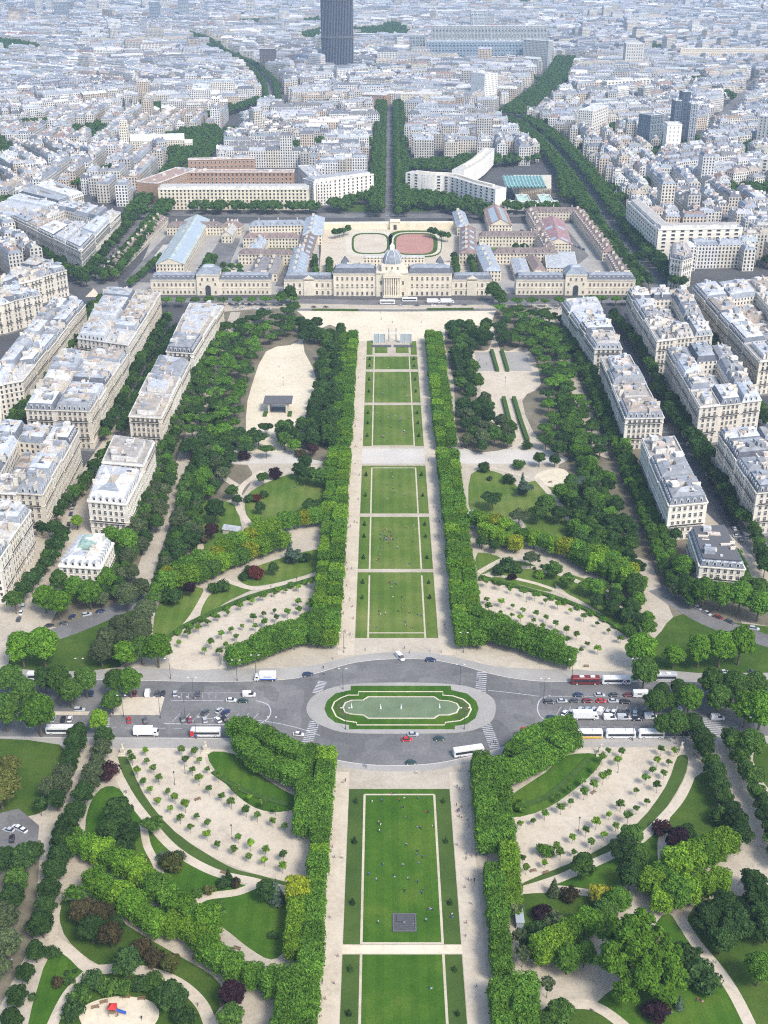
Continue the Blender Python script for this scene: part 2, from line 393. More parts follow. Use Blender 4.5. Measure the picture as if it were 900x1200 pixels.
# pale asphalt worn between the carriageways and the lens-shaped lots of parked cars
LOTL = [(196, 821), (300, 821), (313, 826), (316, 836), (308, 846), (290, 848), (190, 848)]
LOTR = [(632, 826), (636, 818), (660, 816), (775, 816), (775, 848), (652, 848), (637, 842)]
sheet('parking_lot', pxp(LOTL), .024, 'pavement' if 0 else 'asphalt')
sheet('pavement', pxp([(134, 817), (193, 817), (187, 838), (130, 838)]), .12, 'fan_sand', .12)
sheet('pavement', pxp([(60, 834), (105, 834), (103, 838), (58, 838)]), .12, 'fan_sand', .12)
b = MB()                                                     # painted lines of the roads
def pline(pts, w=.25, dash=None, z=.030):
    q = pxp(pts, 0, 5 if len(pts) > 2 else 0, False)
    if not dash: strip_mesh(b, q, w, z); return
    L = sum(math.dist(a, c) for a, c in zip(q, q[1:])); n = int(L/(dash*2)); pts2 = along(q, n=2*n+1)
    for i in range(0, 2*n, 2): strip_mesh(b, [pts2[i][:2], pts2[i+1][:2]], w, z)
pline([(240, 842), (300, 844), (345, 852), (375, 862)], .3); pline([(30, 853), (120, 853), (262, 854)], .22, 3); pline([(680, 852), (900, 852)], .22, 3)
pline([(572, 809), (600, 812), (632, 816)], .3); pline([(200, 812), (300, 812)], .18); pline([(200, 821), (262, 821)], .25); pline([(640, 816), (775, 816)], .25)
pline([(192, 848), (290, 849), (310, 845), (317, 836), (314, 826), (300, 821)], .45); pline([(652, 849), (636, 842), (630, 832), (633, 820), (645, 815)], .45)
for i in range(9):
    x = 202+i*11.5; pline([(x, 846), (x+9, 836)], .22)
for i in range(11):
    x = 652+i*11; pline([(x, 838), (x+6, 828)], .22)
for i in range(7): pline([(205+i*8, 812), (205+i*8, 819)], .15)
def zebra(x0, y0, x1, y1, wd, n):
    q = along([P(x0, y0), P(x1, y1)], n=n); a = q[0][2]; nx, ny = math.cos(a+math.pi/2), math.sin(a+math.pi/2)
    for p in q: strip_mesh(b, [(p[0]-nx*wd/2, p[1]-ny*wd/2), (p[0]+nx*wd/2, p[1]+ny*wd/2)], .5, .031)
zebra(378, 799, 371, 812, 3.6, 9); zebra(369, 846, 357, 878, 4.0, 16); zebra(565, 786, 563, 811, 4.2, 12); zebra(569, 848, 580, 876, 4.0, 14)
zebra(122, 842, 120, 862, 4.5, 9); zebra(833, 842, 838, 862, 6.5, 10); zebra(16, 735, 36, 728, 5, 9); zebra(72, 626, 88, 626, 4, 8); zebra(893, 742, 902, 746, 4, 6)
tag(b.build('road_markings', M['paint']), kind='structure')
# the oval island
sheet('pavement', pxp([(359, 832), (364, 819), (380, 809), (411, 802), (470, 800), (528, 802), (556, 807), (577, 818), (581, 832), (576, 845), (560, 854), (533, 859), (470, 860), (408, 859), (383, 853), (366, 844)], 0, 4), .145, 'pavement', .14)
GR = [(380, 831), (383, 822), (393, 813), (411, 809), (411, 804), (528, 804), (529, 809), (547, 813), (558, 822), (561, 831), (557, 842), (547, 849), (533, 851), (533, 855), (409, 855), (409, 850), (393, 847), (384, 840)]
sheet('lawn', pxp(GR), .17, 'lawn')
RING = [(389, 830), (392, 823), (400, 818), (408, 815), (420, 815), (420, 811), (519, 811), (519, 815), (531, 816), (543, 820), (550, 826), (552, 832), (548, 840), (539, 845), (522, 847), (521, 850), (418, 850), (418, 847), (404, 845), (394, 840)]
b = MB(); strip_mesh(b, pxp(RING+RING[:1]), .6, .20); tag(b.build('path', M['bright_sand']), kind='structure')
BED = [(393, 830), (398, 822), (408, 818), (414, 820), (405, 823), (401, 831), (405, 838), (414, 841), (409, 843), (398, 839)]
sheet('flower_bed', pxp(BED), .19, 'flower_bed'); sheet('flower_bed', pxp([(943-x, y) for x, y in BED]), .19, 'flower_bed')
POOL = [(401, 830), (404, 824), (412, 821), (425, 821), (431, 817), (509, 817), (515, 821), (527, 822), (536, 825), (539, 830), (536, 836), (526, 839), (515, 839), (509, 843), (431, 843), (425, 839), (412, 838), (404, 836)]
pool = empty('fountain_pool', (*P(470, 830), 0), label='long round-ended fountain pool with pale stone rim on the grassy oval island', cat='fountain')
c0 = P(470, 830); loc = [(x-c0[0], y-c0[1]) for x, y in pxp(POOL)]; loc = ccw(loc)
b = MB(); inn = [(x*.975, y*.93) for x, y in loc]; n = len(loc)
for i in range(n):
    j = (i+1) % n
    b.face([(*loc[i], .42), (*loc[j], .42), (*inn[j], .42), (*inn[i], .42)]); b.face([(*loc[i], .17), (*loc[j], .17), (*loc[j], .42), (*loc[i], .42)]); b.face([(*inn[j], .2), (*inn[i], .2), (*inn[i], .42), (*inn[j], .42)])
b.build('rim', M['stone'], pool)
b = MB(); b.face([(x, y, .33) for x, y in inn]); tag(b.build('water', M['water'], pool))
for x, y in ((412, 830), (446, 831), (470, 831), (515, 830)):
    q = P(x, y); b = MB(); b.cyl(q[0]-c0[0], q[1]-c0[1], .4, 1.6, .35, .12, 7); b.cyl(q[0]-c0[0], q[1]-c0[1], 1.6, 2.6, .12, .04, 6); b.build('water_jet', M['fountain_foam'], pool)
# central lawns in world metres
def y2(y): return YP(y)
LAWNS = [(1340, 1119), (1107, 925), (748, 671), (667, 606), (602, 546), (523, 475), (472, 436), (433, 418)]
for a, c in LAWNS:
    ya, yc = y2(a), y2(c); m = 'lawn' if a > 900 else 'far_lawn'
    sheet('lawn', [(AX-17.7, ya), (AX+17.7, ya), (AX+17.7, yc), (AX-17.7, yc)], .17, m)
    t = 3.0 if a in (1107, 748) or c == 546 else 0
    b = MB()
    for s in (-1, 1): strip_mesh(b, [(AX+s*12.2, ya), (AX+s*12.2, yc-t)], .75, .19)
    if t and a != 748: strip_mesh(b, [(AX-12.2, yc-t), (AX+12.2, yc-t)], .75, .192)
    if a in (748, 523): strip_mesh(b, [(AX-12.2, ya+t+1), (AX+12.2, ya+t+1)], .75, .192)
    if a in (1107,): strip_mesh(b, [(AX-12.2, ya+.4), (AX+12.2, ya+.4)], .75, .192)
    tag(b.build('path', M['fan_sand']), kind='structure')
    for s in (-1, 1): sheet('lawn_strip', [(AX+s*12.6, ya), (AX+s*17.68, ya), (AX+s*17.68, yc), (AX+s*12.6, yc)], .182, 'strip_grass' if a > 900 else 'far_lawn')
for s in (-1, 1): sheet('lawn', [(AX+s*3, y2(414)), (AX+s*12, y2(414)), (AX+s*12, y2(407)), (AX+s*3, y2(407))], .17, 'far_lawn'); sheet('lawn', [(AX+s*13.5, y2(416)), (AX+s*17.7, y2(416)), (AX+s*17.7, y2(400)), (AX+s*13.5, y2(400))], .17, 'far_lawn')
sheet('path', [(ANL+30, y2(543.5)), (ANR-22, y2(543.5)), (ANR-22, y2(526)), (ANL+30, y2(526))], .150, 'pale_walk')
for x0, x1 in ((-24.6, -17.9), (17.9, 24.6)):
    sheet('path', [(AX+x0, y2(768)), (AX+x1, y2(768)), (AX+x1, y2(398)), (AX+x0, y2(398))], .154, 'fan_sand'); sheet('path', [(AX+x0, y2(1330)), (AX+x1, y2(1330)), (AX+x1, y2(905)), (AX+x0, y2(905))], .154, 'fan_sand')
sheet('path', [(AX-17.9, y2(1118)), (AX+17.9, y2(1118)), (AX+17.9, y2(1108)), (AX-17.9, y2(1108))], .156, 'bright_sand')
sheet('path', pxp([(343, 362), (585, 362), (588, 400), (345, 400)]), .158, 'bright_sand')
# gravel fans and squares
FNL = [(200, 758), (215, 748), (262, 725), (320, 698), (376, 674), (376, 716), (345, 731), (310, 746), (270, 772), (262, 783), (203, 784)]
FNR = [(563, 674), (600, 682), (650, 698), (700, 725), (738, 750), (740, 784), (672, 784), (655, 765), (620, 748), (585, 730), (563, 716)]
FSL = [(148, 880), (270, 880), (285, 884), (240, 888), (262, 916), (300, 946), (345, 955), (362, 985), (352, 1034), (335, 1034), (265, 1012), (205, 975), (168, 930)]
FSR = [(798, 880), (670, 880), (690, 886), (705, 890), (700, 906), (645, 950), (598, 962), (608, 1034), (680, 1012), (745, 972), (782, 922)]
for nm, q in (('a', FNL), ('b', FNR), ('c', FSL), ('d', FSR)): sheet('gravel_ground', pxp(q, 0, 3), .158 if nm in 'cd' else .159, 'fan_sand')
SQL = [(345, 400), (374, 404), (374, 440), (367, 470), (360, 505), (353, 527), (276, 527), (281, 490), (296, 450), (307, 412), (318, 404)]
SQR = [(553, 412), (618, 410), (632, 440), (635, 462), (605, 470), (618, 500), (636, 524), (600, 526), (580, 505), (566, 470), (560, 440)]
sheet('gravel_ground', pxp(SQL, 0, 3), .161, 'bright_sand'); sheet('gravel_ground', pxp(SQR, 0, 3), .161, 'fan_sand')
sheet('court_ground', pxp([(556, 413), (580, 413), (585, 435), (560, 435)]), .168, 'pavement'); sheet('court_ground', pxp([(589, 413), (616, 413), (624, 435), (597, 435)]), .168, 'pavement')
# sand oval playgrounds
sheet('playground', pxp([(92, 1188), (110, 1174), (140, 1168), (172, 1172), (186, 1184), (182, 1200), (160, 1215), (110, 1215)], 0, 4), .21, 'bright_sand')
sheet('playground', pxp([(626, 560), (640, 551), (660, 550), (668, 560), (660, 570), (640, 570)], 0, 4), .21, 'bright_sand')
# garden lawns (south)
GL = [('lawn', [(243, 884), (274, 884), (300, 905), (330, 925), (349, 936), (346, 948), (318, 952), (290, 942), (262, 916)]),
      ('lawn', [(594, 937), (640, 905), (662, 886), (700, 884), (703, 896), (680, 920), (640, 948), (598, 958)]),
      ('strip_grass', [(138, 888), (149, 888), (168, 930), (205, 975), (265, 1014), (300, 1025), (342, 1036), (340, 1042), (290, 1032), (240, 1012), (195, 985), (158, 940)]),
      ('strip_grass', [(794, 887), (806, 888), (800, 915), (770, 960), (720, 998), (680, 1018), (615, 1044), (615, 1034), (690, 1002), (745, 967), (780, 922)]),
      ('rough_grass', [(-60, 872), (70, 873), (62, 905), (58, 935), (42, 955), (-60, 960)]),
      ('lawn', [(118, 925), (140, 925), (165, 960), (205, 1002), (260, 1030), (300, 1040), (345, 1048), (335, 1075), (335, 1110), (318, 1125), (290, 1110), (262, 1088), (222, 1065), (150, 1020), (104, 985), (103, 950)]),
      ('rough_grass', [(70, 1060), (85, 1055), (120, 1066), (165, 1095), (205, 1118), (250, 1145), (262, 1170), (240, 1200), (220, 1170), (180, 1150), (140, 1140), (105, 1125), (75, 1095)]),
      ('lawn', [(64, 1108), (106, 1138), (70, 1180), (52, 1215), (30, 1215)]),
      ('rough_grass', [(100, 1145), (150, 1138), (205, 1150), (240, 1190), (240, 1230), (60, 1230), (75, 1180)]),
      ('rough_grass', [(605, 1055), (640, 1047), (690, 1047), (700, 1070), (660, 1090), (640, 1120), (612, 1118)]),
      ('lawn', [(614, 1043), (660, 1030), (700, 1012), (745, 980), (775, 955), (775, 1000), (760, 1030), (690, 1046), (640, 1045)]),
      ('rough_grass', [(785, 960), (800, 925), (832, 905), (845, 960), (862, 985), (855, 1000), (800, 1010), (780, 990)]),
      ('rough_grass', [(805, 1105), (815, 1060), (870, 1050), (940, 1040), (980, 1230), (900, 1230), (870, 1180), (835, 1130)]),
      ('lawn', [(770, 1080), (790, 1075), (830, 1125), (870, 1185), (888, 1230), (735, 1230), (715, 1190), (700, 1175), (740, 1140)]),
      ('rough_grass', [(630, 1188), (665, 1178), (700, 1184), (735, 1212), (735, 1240), (630, 1240)]),
      ('rough_grass', [(884, 876), (960, 876), (960, 930), (905, 930)]),
      ('rough_grass', [(60, 740), (118, 727), (165, 715), (165, 740), (140, 782), (20, 784), (20, 760)]),
      ('rough_grass', [(800, 720), (860, 730), (960, 745), (960, 784), (760, 784), (775, 740)]),
      # garden lawns (north)
      ('far_lawn', [(292, 610), (287, 588), (300, 572), (340, 556), (372, 556), (388, 568), (388, 600), (350, 616), (310, 620)]),
      ('far_lawn', [(226, 592), (240, 586), (272, 590), (282, 612), (282, 645), (225, 650)]),
      ('far_lawn', [(278, 676), (300, 664), (372, 644), (376, 666), (345, 678), (310, 686), (290, 686)]),
      ('far_lawn', [(236, 728), (238, 710), (250, 694), (272, 684), (298, 690), (290, 694), (262, 708)]),
      ('far_lawn', [(180, 748), (185, 710), (210, 690), (238, 690), (234, 708), (222, 726), (198, 745)]),
      ('far_lawn', [(552, 556), (580, 553), (602, 566), (612, 584), (605, 602), (590, 608), (553, 606)]),
      ('far_lawn', [(600, 575), (655, 560), (670, 600), (690, 640), (640, 640), (612, 610)]),
      ('far_lawn', [(560, 648), (590, 656), (574, 670), (560, 672)]),
      ('far_lawn', [(575, 676), (592, 658), (625, 662), (650, 684), (645, 694), (610, 686)]),
      ('far_lawn', [(640, 672), (690, 680), (735, 715), (752, 745), (742, 748), (700, 716), (668, 698)])]
for m, q in GL: sheet('lawn' if 'lawn' in m else 'grass', pxp(q, 0, 3), .175+.0006*GL.index((m, q)), m)
# dark soil under the groves
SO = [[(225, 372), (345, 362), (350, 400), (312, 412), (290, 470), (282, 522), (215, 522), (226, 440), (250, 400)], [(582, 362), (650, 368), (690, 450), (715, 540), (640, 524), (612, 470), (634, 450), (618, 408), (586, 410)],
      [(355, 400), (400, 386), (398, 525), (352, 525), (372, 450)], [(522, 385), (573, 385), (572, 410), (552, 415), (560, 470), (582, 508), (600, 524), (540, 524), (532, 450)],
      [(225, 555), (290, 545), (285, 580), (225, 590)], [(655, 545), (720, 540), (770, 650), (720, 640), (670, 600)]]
for i, q in enumerate(SO): sheet('soil', pxp(q, 0, 3), .164+.001*i, 'dark_soil')
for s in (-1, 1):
    for o0, o1, ya, yb in ((123, 152, 735, 372), (99, 116, 705, 440)): sheet('soil', [(AX+s*(o0-1.5), y2(ya)), (AX+s*(o1-1.5), y2(ya)), (AX+s*(o1 if o1 < 130 else 142), y2(yb)), (AX+s*(o0+1), y2(yb))], .1625, 'dark_soil')
sheet('soil', pxp([(60, 735), (95, 660), (135, 600), (165, 560), (150, 640), (165, 700), (150, 770), (90, 735)]), .1685, 'dark_soil'); sheet('soil', pxp([(775, 625), (800, 650), (860, 690), (905, 700), (905, 735), (800, 715), (785, 690)]), .1685, 'dark_soil')
# garden paths laid over the lawns
z = .20
for px, w in [([(128, 888), (150, 930), (172, 960), (205, 996), (250, 1022), (300, 1034), (345, 1046)], 3.2), ([(168, 965), (172, 990), (182, 1010), (188, 1026)], 2.6), ([(303, 1036), (278, 1046), (240, 1052), (222, 1066)], 3.0),
              ([(60, 1100), (85, 1118), (108, 1136), (150, 1135), (200, 1148), (232, 1172), (246, 1200), (250, 1230)], 3.6), ([(106, 1138), (80, 1165), (60, 1205), (52, 1230)], 3.2), ([(65, 1062), (62, 1080), (60, 1100)], 3.6),
              ([(816, 890), (800, 930), (778, 958), (745, 988), (700, 1010), (655, 1030), (612, 1044)], 3.4), ([(779, 962), (776, 990), (778, 1015), (790, 1035)], 3.0), ([(612, 1044), (650, 1042), (700, 1048), (745, 1052), (790, 1062)], 3.2),
              ([(790, 1066), (815, 1105), (840, 1135), (862, 1168), (885, 1215), (895, 1240)], 3.6), ([(655, 1178), (690, 1178), (715, 1190), (745, 1215)], 3.4),
              ([(308, 552), (286, 568), (279, 582), (281, 598), (292, 614)], 3.6), ([(308, 566), (345, 552), (378, 545)], 2.6), ([(256, 556), (278, 570)], 4), ([(376, 672), (340, 684), (300, 690), (275, 684), (258, 678)], 3.0), ([(245, 688), (236, 706), (222, 728), (200, 752), (192, 766)], 3.2), ([(225, 610), (232, 622), (236, 650)], 3.0),
              ([(560, 672), (590, 656), (600, 664), (640, 668), (690, 688), (730, 712), (760, 742)], 3.0), ([(628, 560), (650, 585), (668, 610), (685, 634)], 3.6), ([(563, 546), (590, 552), (620, 560)], 2.6), ([(563, 676), (590, 676), (640, 688), (690, 712), (740, 752)], 2.2)]:
    path('path', px, w, z, 'fan_sand'); z += .0012
# the straight outer walks run parallel to the axis
for s in (-1, 1):
    b = MB(); strip_mesh(b, [(AX+s*120.5, y2(366)), (AX+s*119.5, y2(500)), (AX+s*118, y2(600)), (AX+s*115.5, y2(786))], 7.6, .166); tag(b.build('path', M['sand']), kind='structure')
path('path', [(105, 872), (85, 935), (72, 990), (55, 1050), (40, 1110), (20, 1200)], 12, .168, 'sand')
path('path', [(120, 1000), (118, 1030), (170, 1070), (230, 1115), (290, 1165), (310, 1200)], 10, .170, 'sand')
path('path', [(845, 870), (862, 930), (880, 990), (895, 1060), (910, 1120)], 9, .168, 'sand'); path('path', [(880, 1000), (840, 1040), (790, 1062), (720, 1080), (650, 1120), (630, 1170)], 11, .172, 'sand')
path('path', [(180, 690), (250, 678), (330, 658), (392, 640)], 9, .1675, 'sand'); path('path', [(556, 632), (620, 645), (690, 665), (760, 690)], 9, .1675, 'sand')
sheet('grass', pxp([(0, 985), (48, 985), (40, 1100), (0, 1180)]), .172, 'dark_soil')
sheet('parking_lot', pxp([(-20, 958), (22, 948), (46, 968), (44, 990), (0, 996), (-20, 992)]), .19, 'asphalt')
# streets beside the park and in front of the school
def street(px, w, z=.012, mat='dark_asphalt', markings=True):
    path('road', px, w, z, mat)
street([(178, 352), (345, 353), (460, 355), (600, 354), (760, 352)], 13, .172, 'asphalt')
street([(345, 363), (460, 364), (585, 363)], 6, .1745, 'asphalt')
street([(150, 360), (190, 352)], 12)
street([(232, 380), (208, 418), (160, 500), (120, 570), (82, 640), (40, 715), (10, 750)], 17); street([(50, 505), (-30, 700), (-60, 760)], 12)
street([(715, 360), (742, 420), (800, 520), (860, 625), (905, 690)], 17, .016); street([(8, 752), (60, 745), (120, 722), (170, 700)], 10, .205, 'asphalt'); street([(770, 690), (820, 722), (870, 742), (930, 760)], 10, .205, 'asphalt')
street([(150, 512), (215, 540)], 12, .02); street([(735, 500), (845, 505)], 14, .02, 'asphalt'); street([(820, 635), (900, 640)], 20, .02, 'asphalt'); street([(125, 345), (120, 325), (112, 318), (125, 300), (170, 250), (235, 180)], 22, .014, 'asphalt')
street([(95, 350), (60, 420), (10, 520), (-30, 600)], 16, .015); street([(0, 275), (60, 310), (115, 335)], 20, .016, 'asphalt'); street([(640, 160), (680, 215), (720, 275), (770, 335), (810, 365)], 30, .014, 'asphalt'); street([(810, 365), (845, 400), (905, 500)], 14, .015)
street([(185, 250), (460, 253), (680, 250)], 20, .02, 'asphalt'); street([(456, 262), (457, 200), (456, 130)], 9, .03, 'asphalt'); street([(600, 135), (640, 105), (668, 75)], 34, .02, 'asphalt'); street([(318, 135), (312, 100), (290, 80), (210, 42)], 34, .02, 'asphalt')
street([(813, 175), (845, 140), (885, 95)], 22, .02, 'asphalt')
sheet('pavement', pxp([(100, 348), (118, 348), (110, 338)]), .1, 'bright_sand', .1)
for x, s in ((416, -1), (486, 1)): sheet('lawn', pxp([(x-15, 248), (x+15, 248), (x+13, 241), (x+6, 238), (x-6, 238), (x-13, 241)]), .06, 'rough_grass')
# ================================================================== TREES
def crown_mesh(name, lobes, n, leaf, seed, hull=.74, droop=0, colvar=.38):
    """foliage as many leaf sprays spread over overlapping lobes (x, y, z, rx, rz) round a solid dark inside"""
    rg = np.random.default_rng(seed); L = np.array(lobes, float)
    wgt = L[:, 3]**2; wgt /= wgt.sum(); pick = rg.choice(len(L), n*2, p=wgt); l = L[pick]
    d = rg.normal(size=(n*2, 3)); d[:, 2] = np.where(d[:, 2] < -.35*np.abs(d[:, 2])-.2, np.abs(d[:, 2]), d[:, 2]); d /= np.linalg.norm(d, axis=1)[:, None]
    s = np.stack([l[:, 3], l[:, 3], l[:, 4]], 1); c = l[:, :3] + d*s*rg.uniform(.84, 1.1, (n*2, 1))
    ok = np.ones(len(c), bool)
    for q in L: ok &= (((c-q[:3])/np.array([q[3], q[3], q[4]]))**2).sum(1) > .62
    c, d = c[ok][:n], d[ok][:n]; m = len(c)
    nr = d + rg.normal(scale=.55, size=(m, 3)); nr[:, 2] += .25; nr /= np.linalg.norm(nr, axis=1)[:, None]
    a = np.cross(nr, rg.normal(size=(m, 3))); a /= np.linalg.norm(a, axis=1)[:, None]; b_ = np.cross(nr, a)
    sz = leaf*rg.uniform(.55, 1.3, (m, 1)); a = a*sz; b_ = b_*sz*.62
    v = np.stack([c-a, c-b_*.9+a*.1, c+a, c+b_*.9+a*.1], 1).reshape(-1, 3)
    f = np.arange(m*4).reshape(-1, 4)
    cv = np.repeat(1+rg.uniform(-colvar, colvar, (m, 1)), 4, 0)*np.ones((1, 3))
    vs, fs = v.tolist(), f.tolist(); cs = cv.tolist()
    import bmesh
    bm = bmesh.new(); bmesh.ops.create_icosphere(bm, subdivisions=2 if len(L) < 8 else 1, radius=1)
    iv = np.array([x.co[:] for x in bm.verts]); ifc = [[x.index for x in q.verts] for q in bm.faces]; bm.free()
    for q in L:
        o = len(vs); vs += (q[:3]+iv*np.array([q[3], q[3], q[4]])*hull*rg.uniform(.94, 1.04, (len(iv), 1))).tolist(); fs += [[k+o for k in t] for t in ifc]; cs += [[.95, .95, .95]]*(3*len(ifc))
    me = bpy.data.meshes.new(name); me.from_pydata(vs, [], fs); me.materials.append(M['foliage'])
    ca = me.color_attributes.new('Col', 'FLOAT_COLOR', 'CORNER'); arr = np.ones((len(me.loops), 4), 'f'); arr[:, :3] = np.array(cs, 'f')[:len(me.loops)]; ca.data.foreach_set('color', arr.ravel())
    me.update(); return me
def trunk_mesh(h, r, spread, seed, n=5):
    rg = random.Random(seed); b = MB(); b.tube((0, 0, 0), (0, 0, h*.62), r, r*.7, 7)
    for i in range(n):
        a = 2*math.pi*i/n+rg.random(); s = spread*rg.uniform(.5, .9)
        b.tube((0, 0, h*rg.uniform(.42, .6)), (math.cos(a)*s, math.sin(a)*s, h*rg.uniform(.85, 1.05)), r*.5, r*.15, 5)
    return b.mesh('trunk', M['bark'])
PROTO = {}
def proto(kind, lobesf, n, leaf, tr, count=4, **k):
    PROTO[kind] = [(crown_mesh('crown', lobesf(random.Random(s*31+7)), n, leaf, s, **k), trunk_mesh(*tr, s)) for s in range(count)]
def round_lobes(R0, z0, rz, n=11, small=.42, flat=1.0):
    def f(rg):
        out = [(0, 0, z0, R0*.72, rz*.8)]
        for i in range(n):
            a = 2.399*i+rg.random()*.7; t = (i+.5)/n; zz = 1-1.55*t; rr = math.sqrt(max(0, 1-zz*zz))*R0*.66*rg.uniform(.8, 1.15)
            q = R0*small*rg.uniform(.75, 1.2); out.append((rr*math.cos(a), rr*math.sin(a), z0+zz*rz*.62*flat, q, q*.85))
        return out
    return f
def block_lobes(wx, wy, z0, hz):
    def f(rg):
        out = []
        for i in (-1, 0, 1):
            for j in (-1, 0, 1):
                for k in (-1, 0, 1):
                    if (i, j, k) == (0, 0, 0): out.append((0, 0, z0, wx*.42, hz*.45)); continue
                    q = wx*.25*rg.uniform(.85, 1.15); out.append((i*wx*.29+rg.uniform(-.2, .2), j*wy*.29+rg.uniform(-.2, .2), z0+k*hz*.31+(rg.uniform(-.1, .35) if k > 0 else 0), q, q))
        return out
    return f
def cone_lobes(R0, z0, h):
    def f(rg): return [(0, 0, z0+h*t, R0*(1-t*.93)+.08, h*.13) for t in (0, .14, .28, .42, .56, .7, .84, .95)]
    return f
def flat_lobes(R0, z0):
    def f(rg):
        out = [(0, 0, z0, R0*.6, 1.3)]
        for i in range(9):
            a = 2.399*i; r = R0*rg.uniform(.35, .72); q = R0*rg.uniform(.28, .42); out.append((r*math.cos(a), r*math.sin(a), z0+rg.uniform(-.5, .9), q, q*.55))
        return out
    return f
proto('clipped_tree', block_lobes(7.0, 7.0, 6.0, 6.4), 2300, .40, (7.5, .22, 2.2))
proto('chestnut_tree', round_lobes(4.6, 6.4, 5.0, 13, .38), 2000, .44, (8, .3, 2.5))
proto('plane_tree', round_lobes(6.6, 9.4, 7.6, 26, .27), 4200, .50, (12, .45, 4))
def giant(rg):
    out = []
    for hx, hy, hz, r in ((-6, -3, 11, 5.6), (5, -6, 9.5, 5.0), (-1, 3, 17, 6.0), (7, 4, 14, 5.2), (-8, 6, 13, 4.8), (1, -9, 7.5, 4.6), (2, 10, 13, 4.6), (11, -1, 9, 4.0), (-11, 0, 8, 3.8), (0, 0, 9, 7.0), (-4, -9, 6.5, 3.6)):
        for i in range(9):
            a = 2.399*i+rg.random(); zz = 1-1.6*(i+.5)/9; rr = math.sqrt(max(0, 1-zz*zz))*r*.7; q = r*rg.uniform(.26, .42); out.append((hx+rr*math.cos(a), hy+rr*math.sin(a), hz+zz*r*.75, q, q*1.1))
        out.append((hx, hy, hz, r*.66, r*.7))
    return out
proto('giant_tree', giant, 15000, .55, (14, .9, 9), 1)
proto('spreading_tree', flat_lobes(5.4, 6.3), 1300, .48, (7, .25, 3))
proto('young_tree', round_lobes(1.35, 3.3, 1.15, 7, .5), 170, .30, (3.4, .07, .5))
proto('conifer', cone_lobes(2.4, 1.2, 8), 900, .40, (5, .2, .5), 2)
proto('cone_bush', cone_lobes(.75, .2, 2.1), 150, .25, (1.0, .05, .1), 2)
proto('bush', round_lobes(2.1, 1.3, 1.5, 8, .5), 420, .32, (1.2, .08, .6))
proto('street_tree', round_lobes(3.9, 7.0, 4.4, 10, .45), 850, .62, (8, .22, 2), 4)
GCOL = {'lime': (.155, .275, .026), 'clip': (.10, .205, .028), 'yellow': (.24, .28, .02), 'mid': (.075, .145, .030), 'dark': (.044, .088, .024), 'grey': (.095, .125, .062), 'deep': (.047, .092, .028),
        'blue': (.09, .135, .10), 'purple': (.034, .016, .024), 'red': (.11, .028, .02), 'olive': (.11, .12, .035), 'bright': (.105, .215, .022), 'brown': (.075, .062, .03), 'gold': (.29, .28, .03), 'sap': (.11, .19, .035), 'copper': (.055, .025, .03)}
CNAME = {'lime': 'lime green', 'clip': 'fresh green', 'yellow': 'yellow-green', 'mid': 'mid green', 'dark': 'dark green', 'grey': 'grey-green', 'deep': 'deep green', 'blue': 'blue-grey', 'purple': 'purple-leaved', 'red': 'red-leaved', 'olive': 'olive green',
         'bright': 'bright green', 'brown': 'brownish', 'gold': 'golden', 'sap': 'bright green', 'copper': 'copper-leaved'}
_tc = {}
def tree(kind, x, y, c='mid', s=1.0, label=None, cat='tree', group=None, name=None, sz=None, rz=None, z=.14):
    cr, tk = PROTO[kind][_tc.setdefault(kind, 0) % len(PROTO[kind])]; _tc[kind] += 1
    r = rz if rz is not None else random.uniform(0, 6.28)
    e = empty(name or kind, (x, y, z), r, (s, s, s*(sz or random.uniform(.92, 1.08))), label=label, cat=cat, group=group)
    link('crown', cr, e, color=GCOL[c]); link('trunk', tk, e)
    return e
_cnt = {}
def row(kind, px, step, lab, c='mid', s=1.0, hz=6.0, group=None, jit=.5, world=False, cmix=None, n=None, rz=None, src='from the road', name=None, cat='tree'):
    """a row of trees along a line traced through the crowns' middles; the labels count the trees from its first end"""
    pts = px if world else [P(x, y, hz) for x, y in px]
    q = along(pts, step, n)
    for i, (x, y, a) in enumerate(q):
        cc = c if not cmix else (random.choices([c, *cmix[0]], [1-sum(cmix[1]), *cmix[1]])[0])
        tree(kind, x+random.uniform(-jit, jit), y+random.uniform(-jit, jit), cc, s*random.uniform(.87, 1.12), f'{ordn(i+1)} {lab}', cat, group or lab, name, rz=(a if rz == 'row' else rz))
def scatter(poly, kind, dist, lab, c='mid', s=1.0, hz=6, cmix=None, group=None, tries=4000, cat='tree', name=None, seed=1):
    rg = random.Random(seed); wp = [P(x, y, hz) for x, y in poly]; xs = [p[0] for p in wp]; ys = [p[1] for p in wp]; pts = []
    for _ in range(tries):
        p = (rg.uniform(min(xs), max(xs)), rg.uniform(min(ys), max(ys)))
        if inpoly(*p, wp) and all(math.dist(p, q) > dist for q in pts): pts.append(p)
    for p in pts:
        cc = c if not cmix else rg.choices([c, *cmix[0]], [1-sum(cmix[1]), *cmix[1]])[0]
        tree(kind, p[0], p[1], cc, s*rg.uniform(.82, 1.15), f'{CNAME[cc]} {lab}, {where(*p, 5, lab)}', cat, group or lab, name)
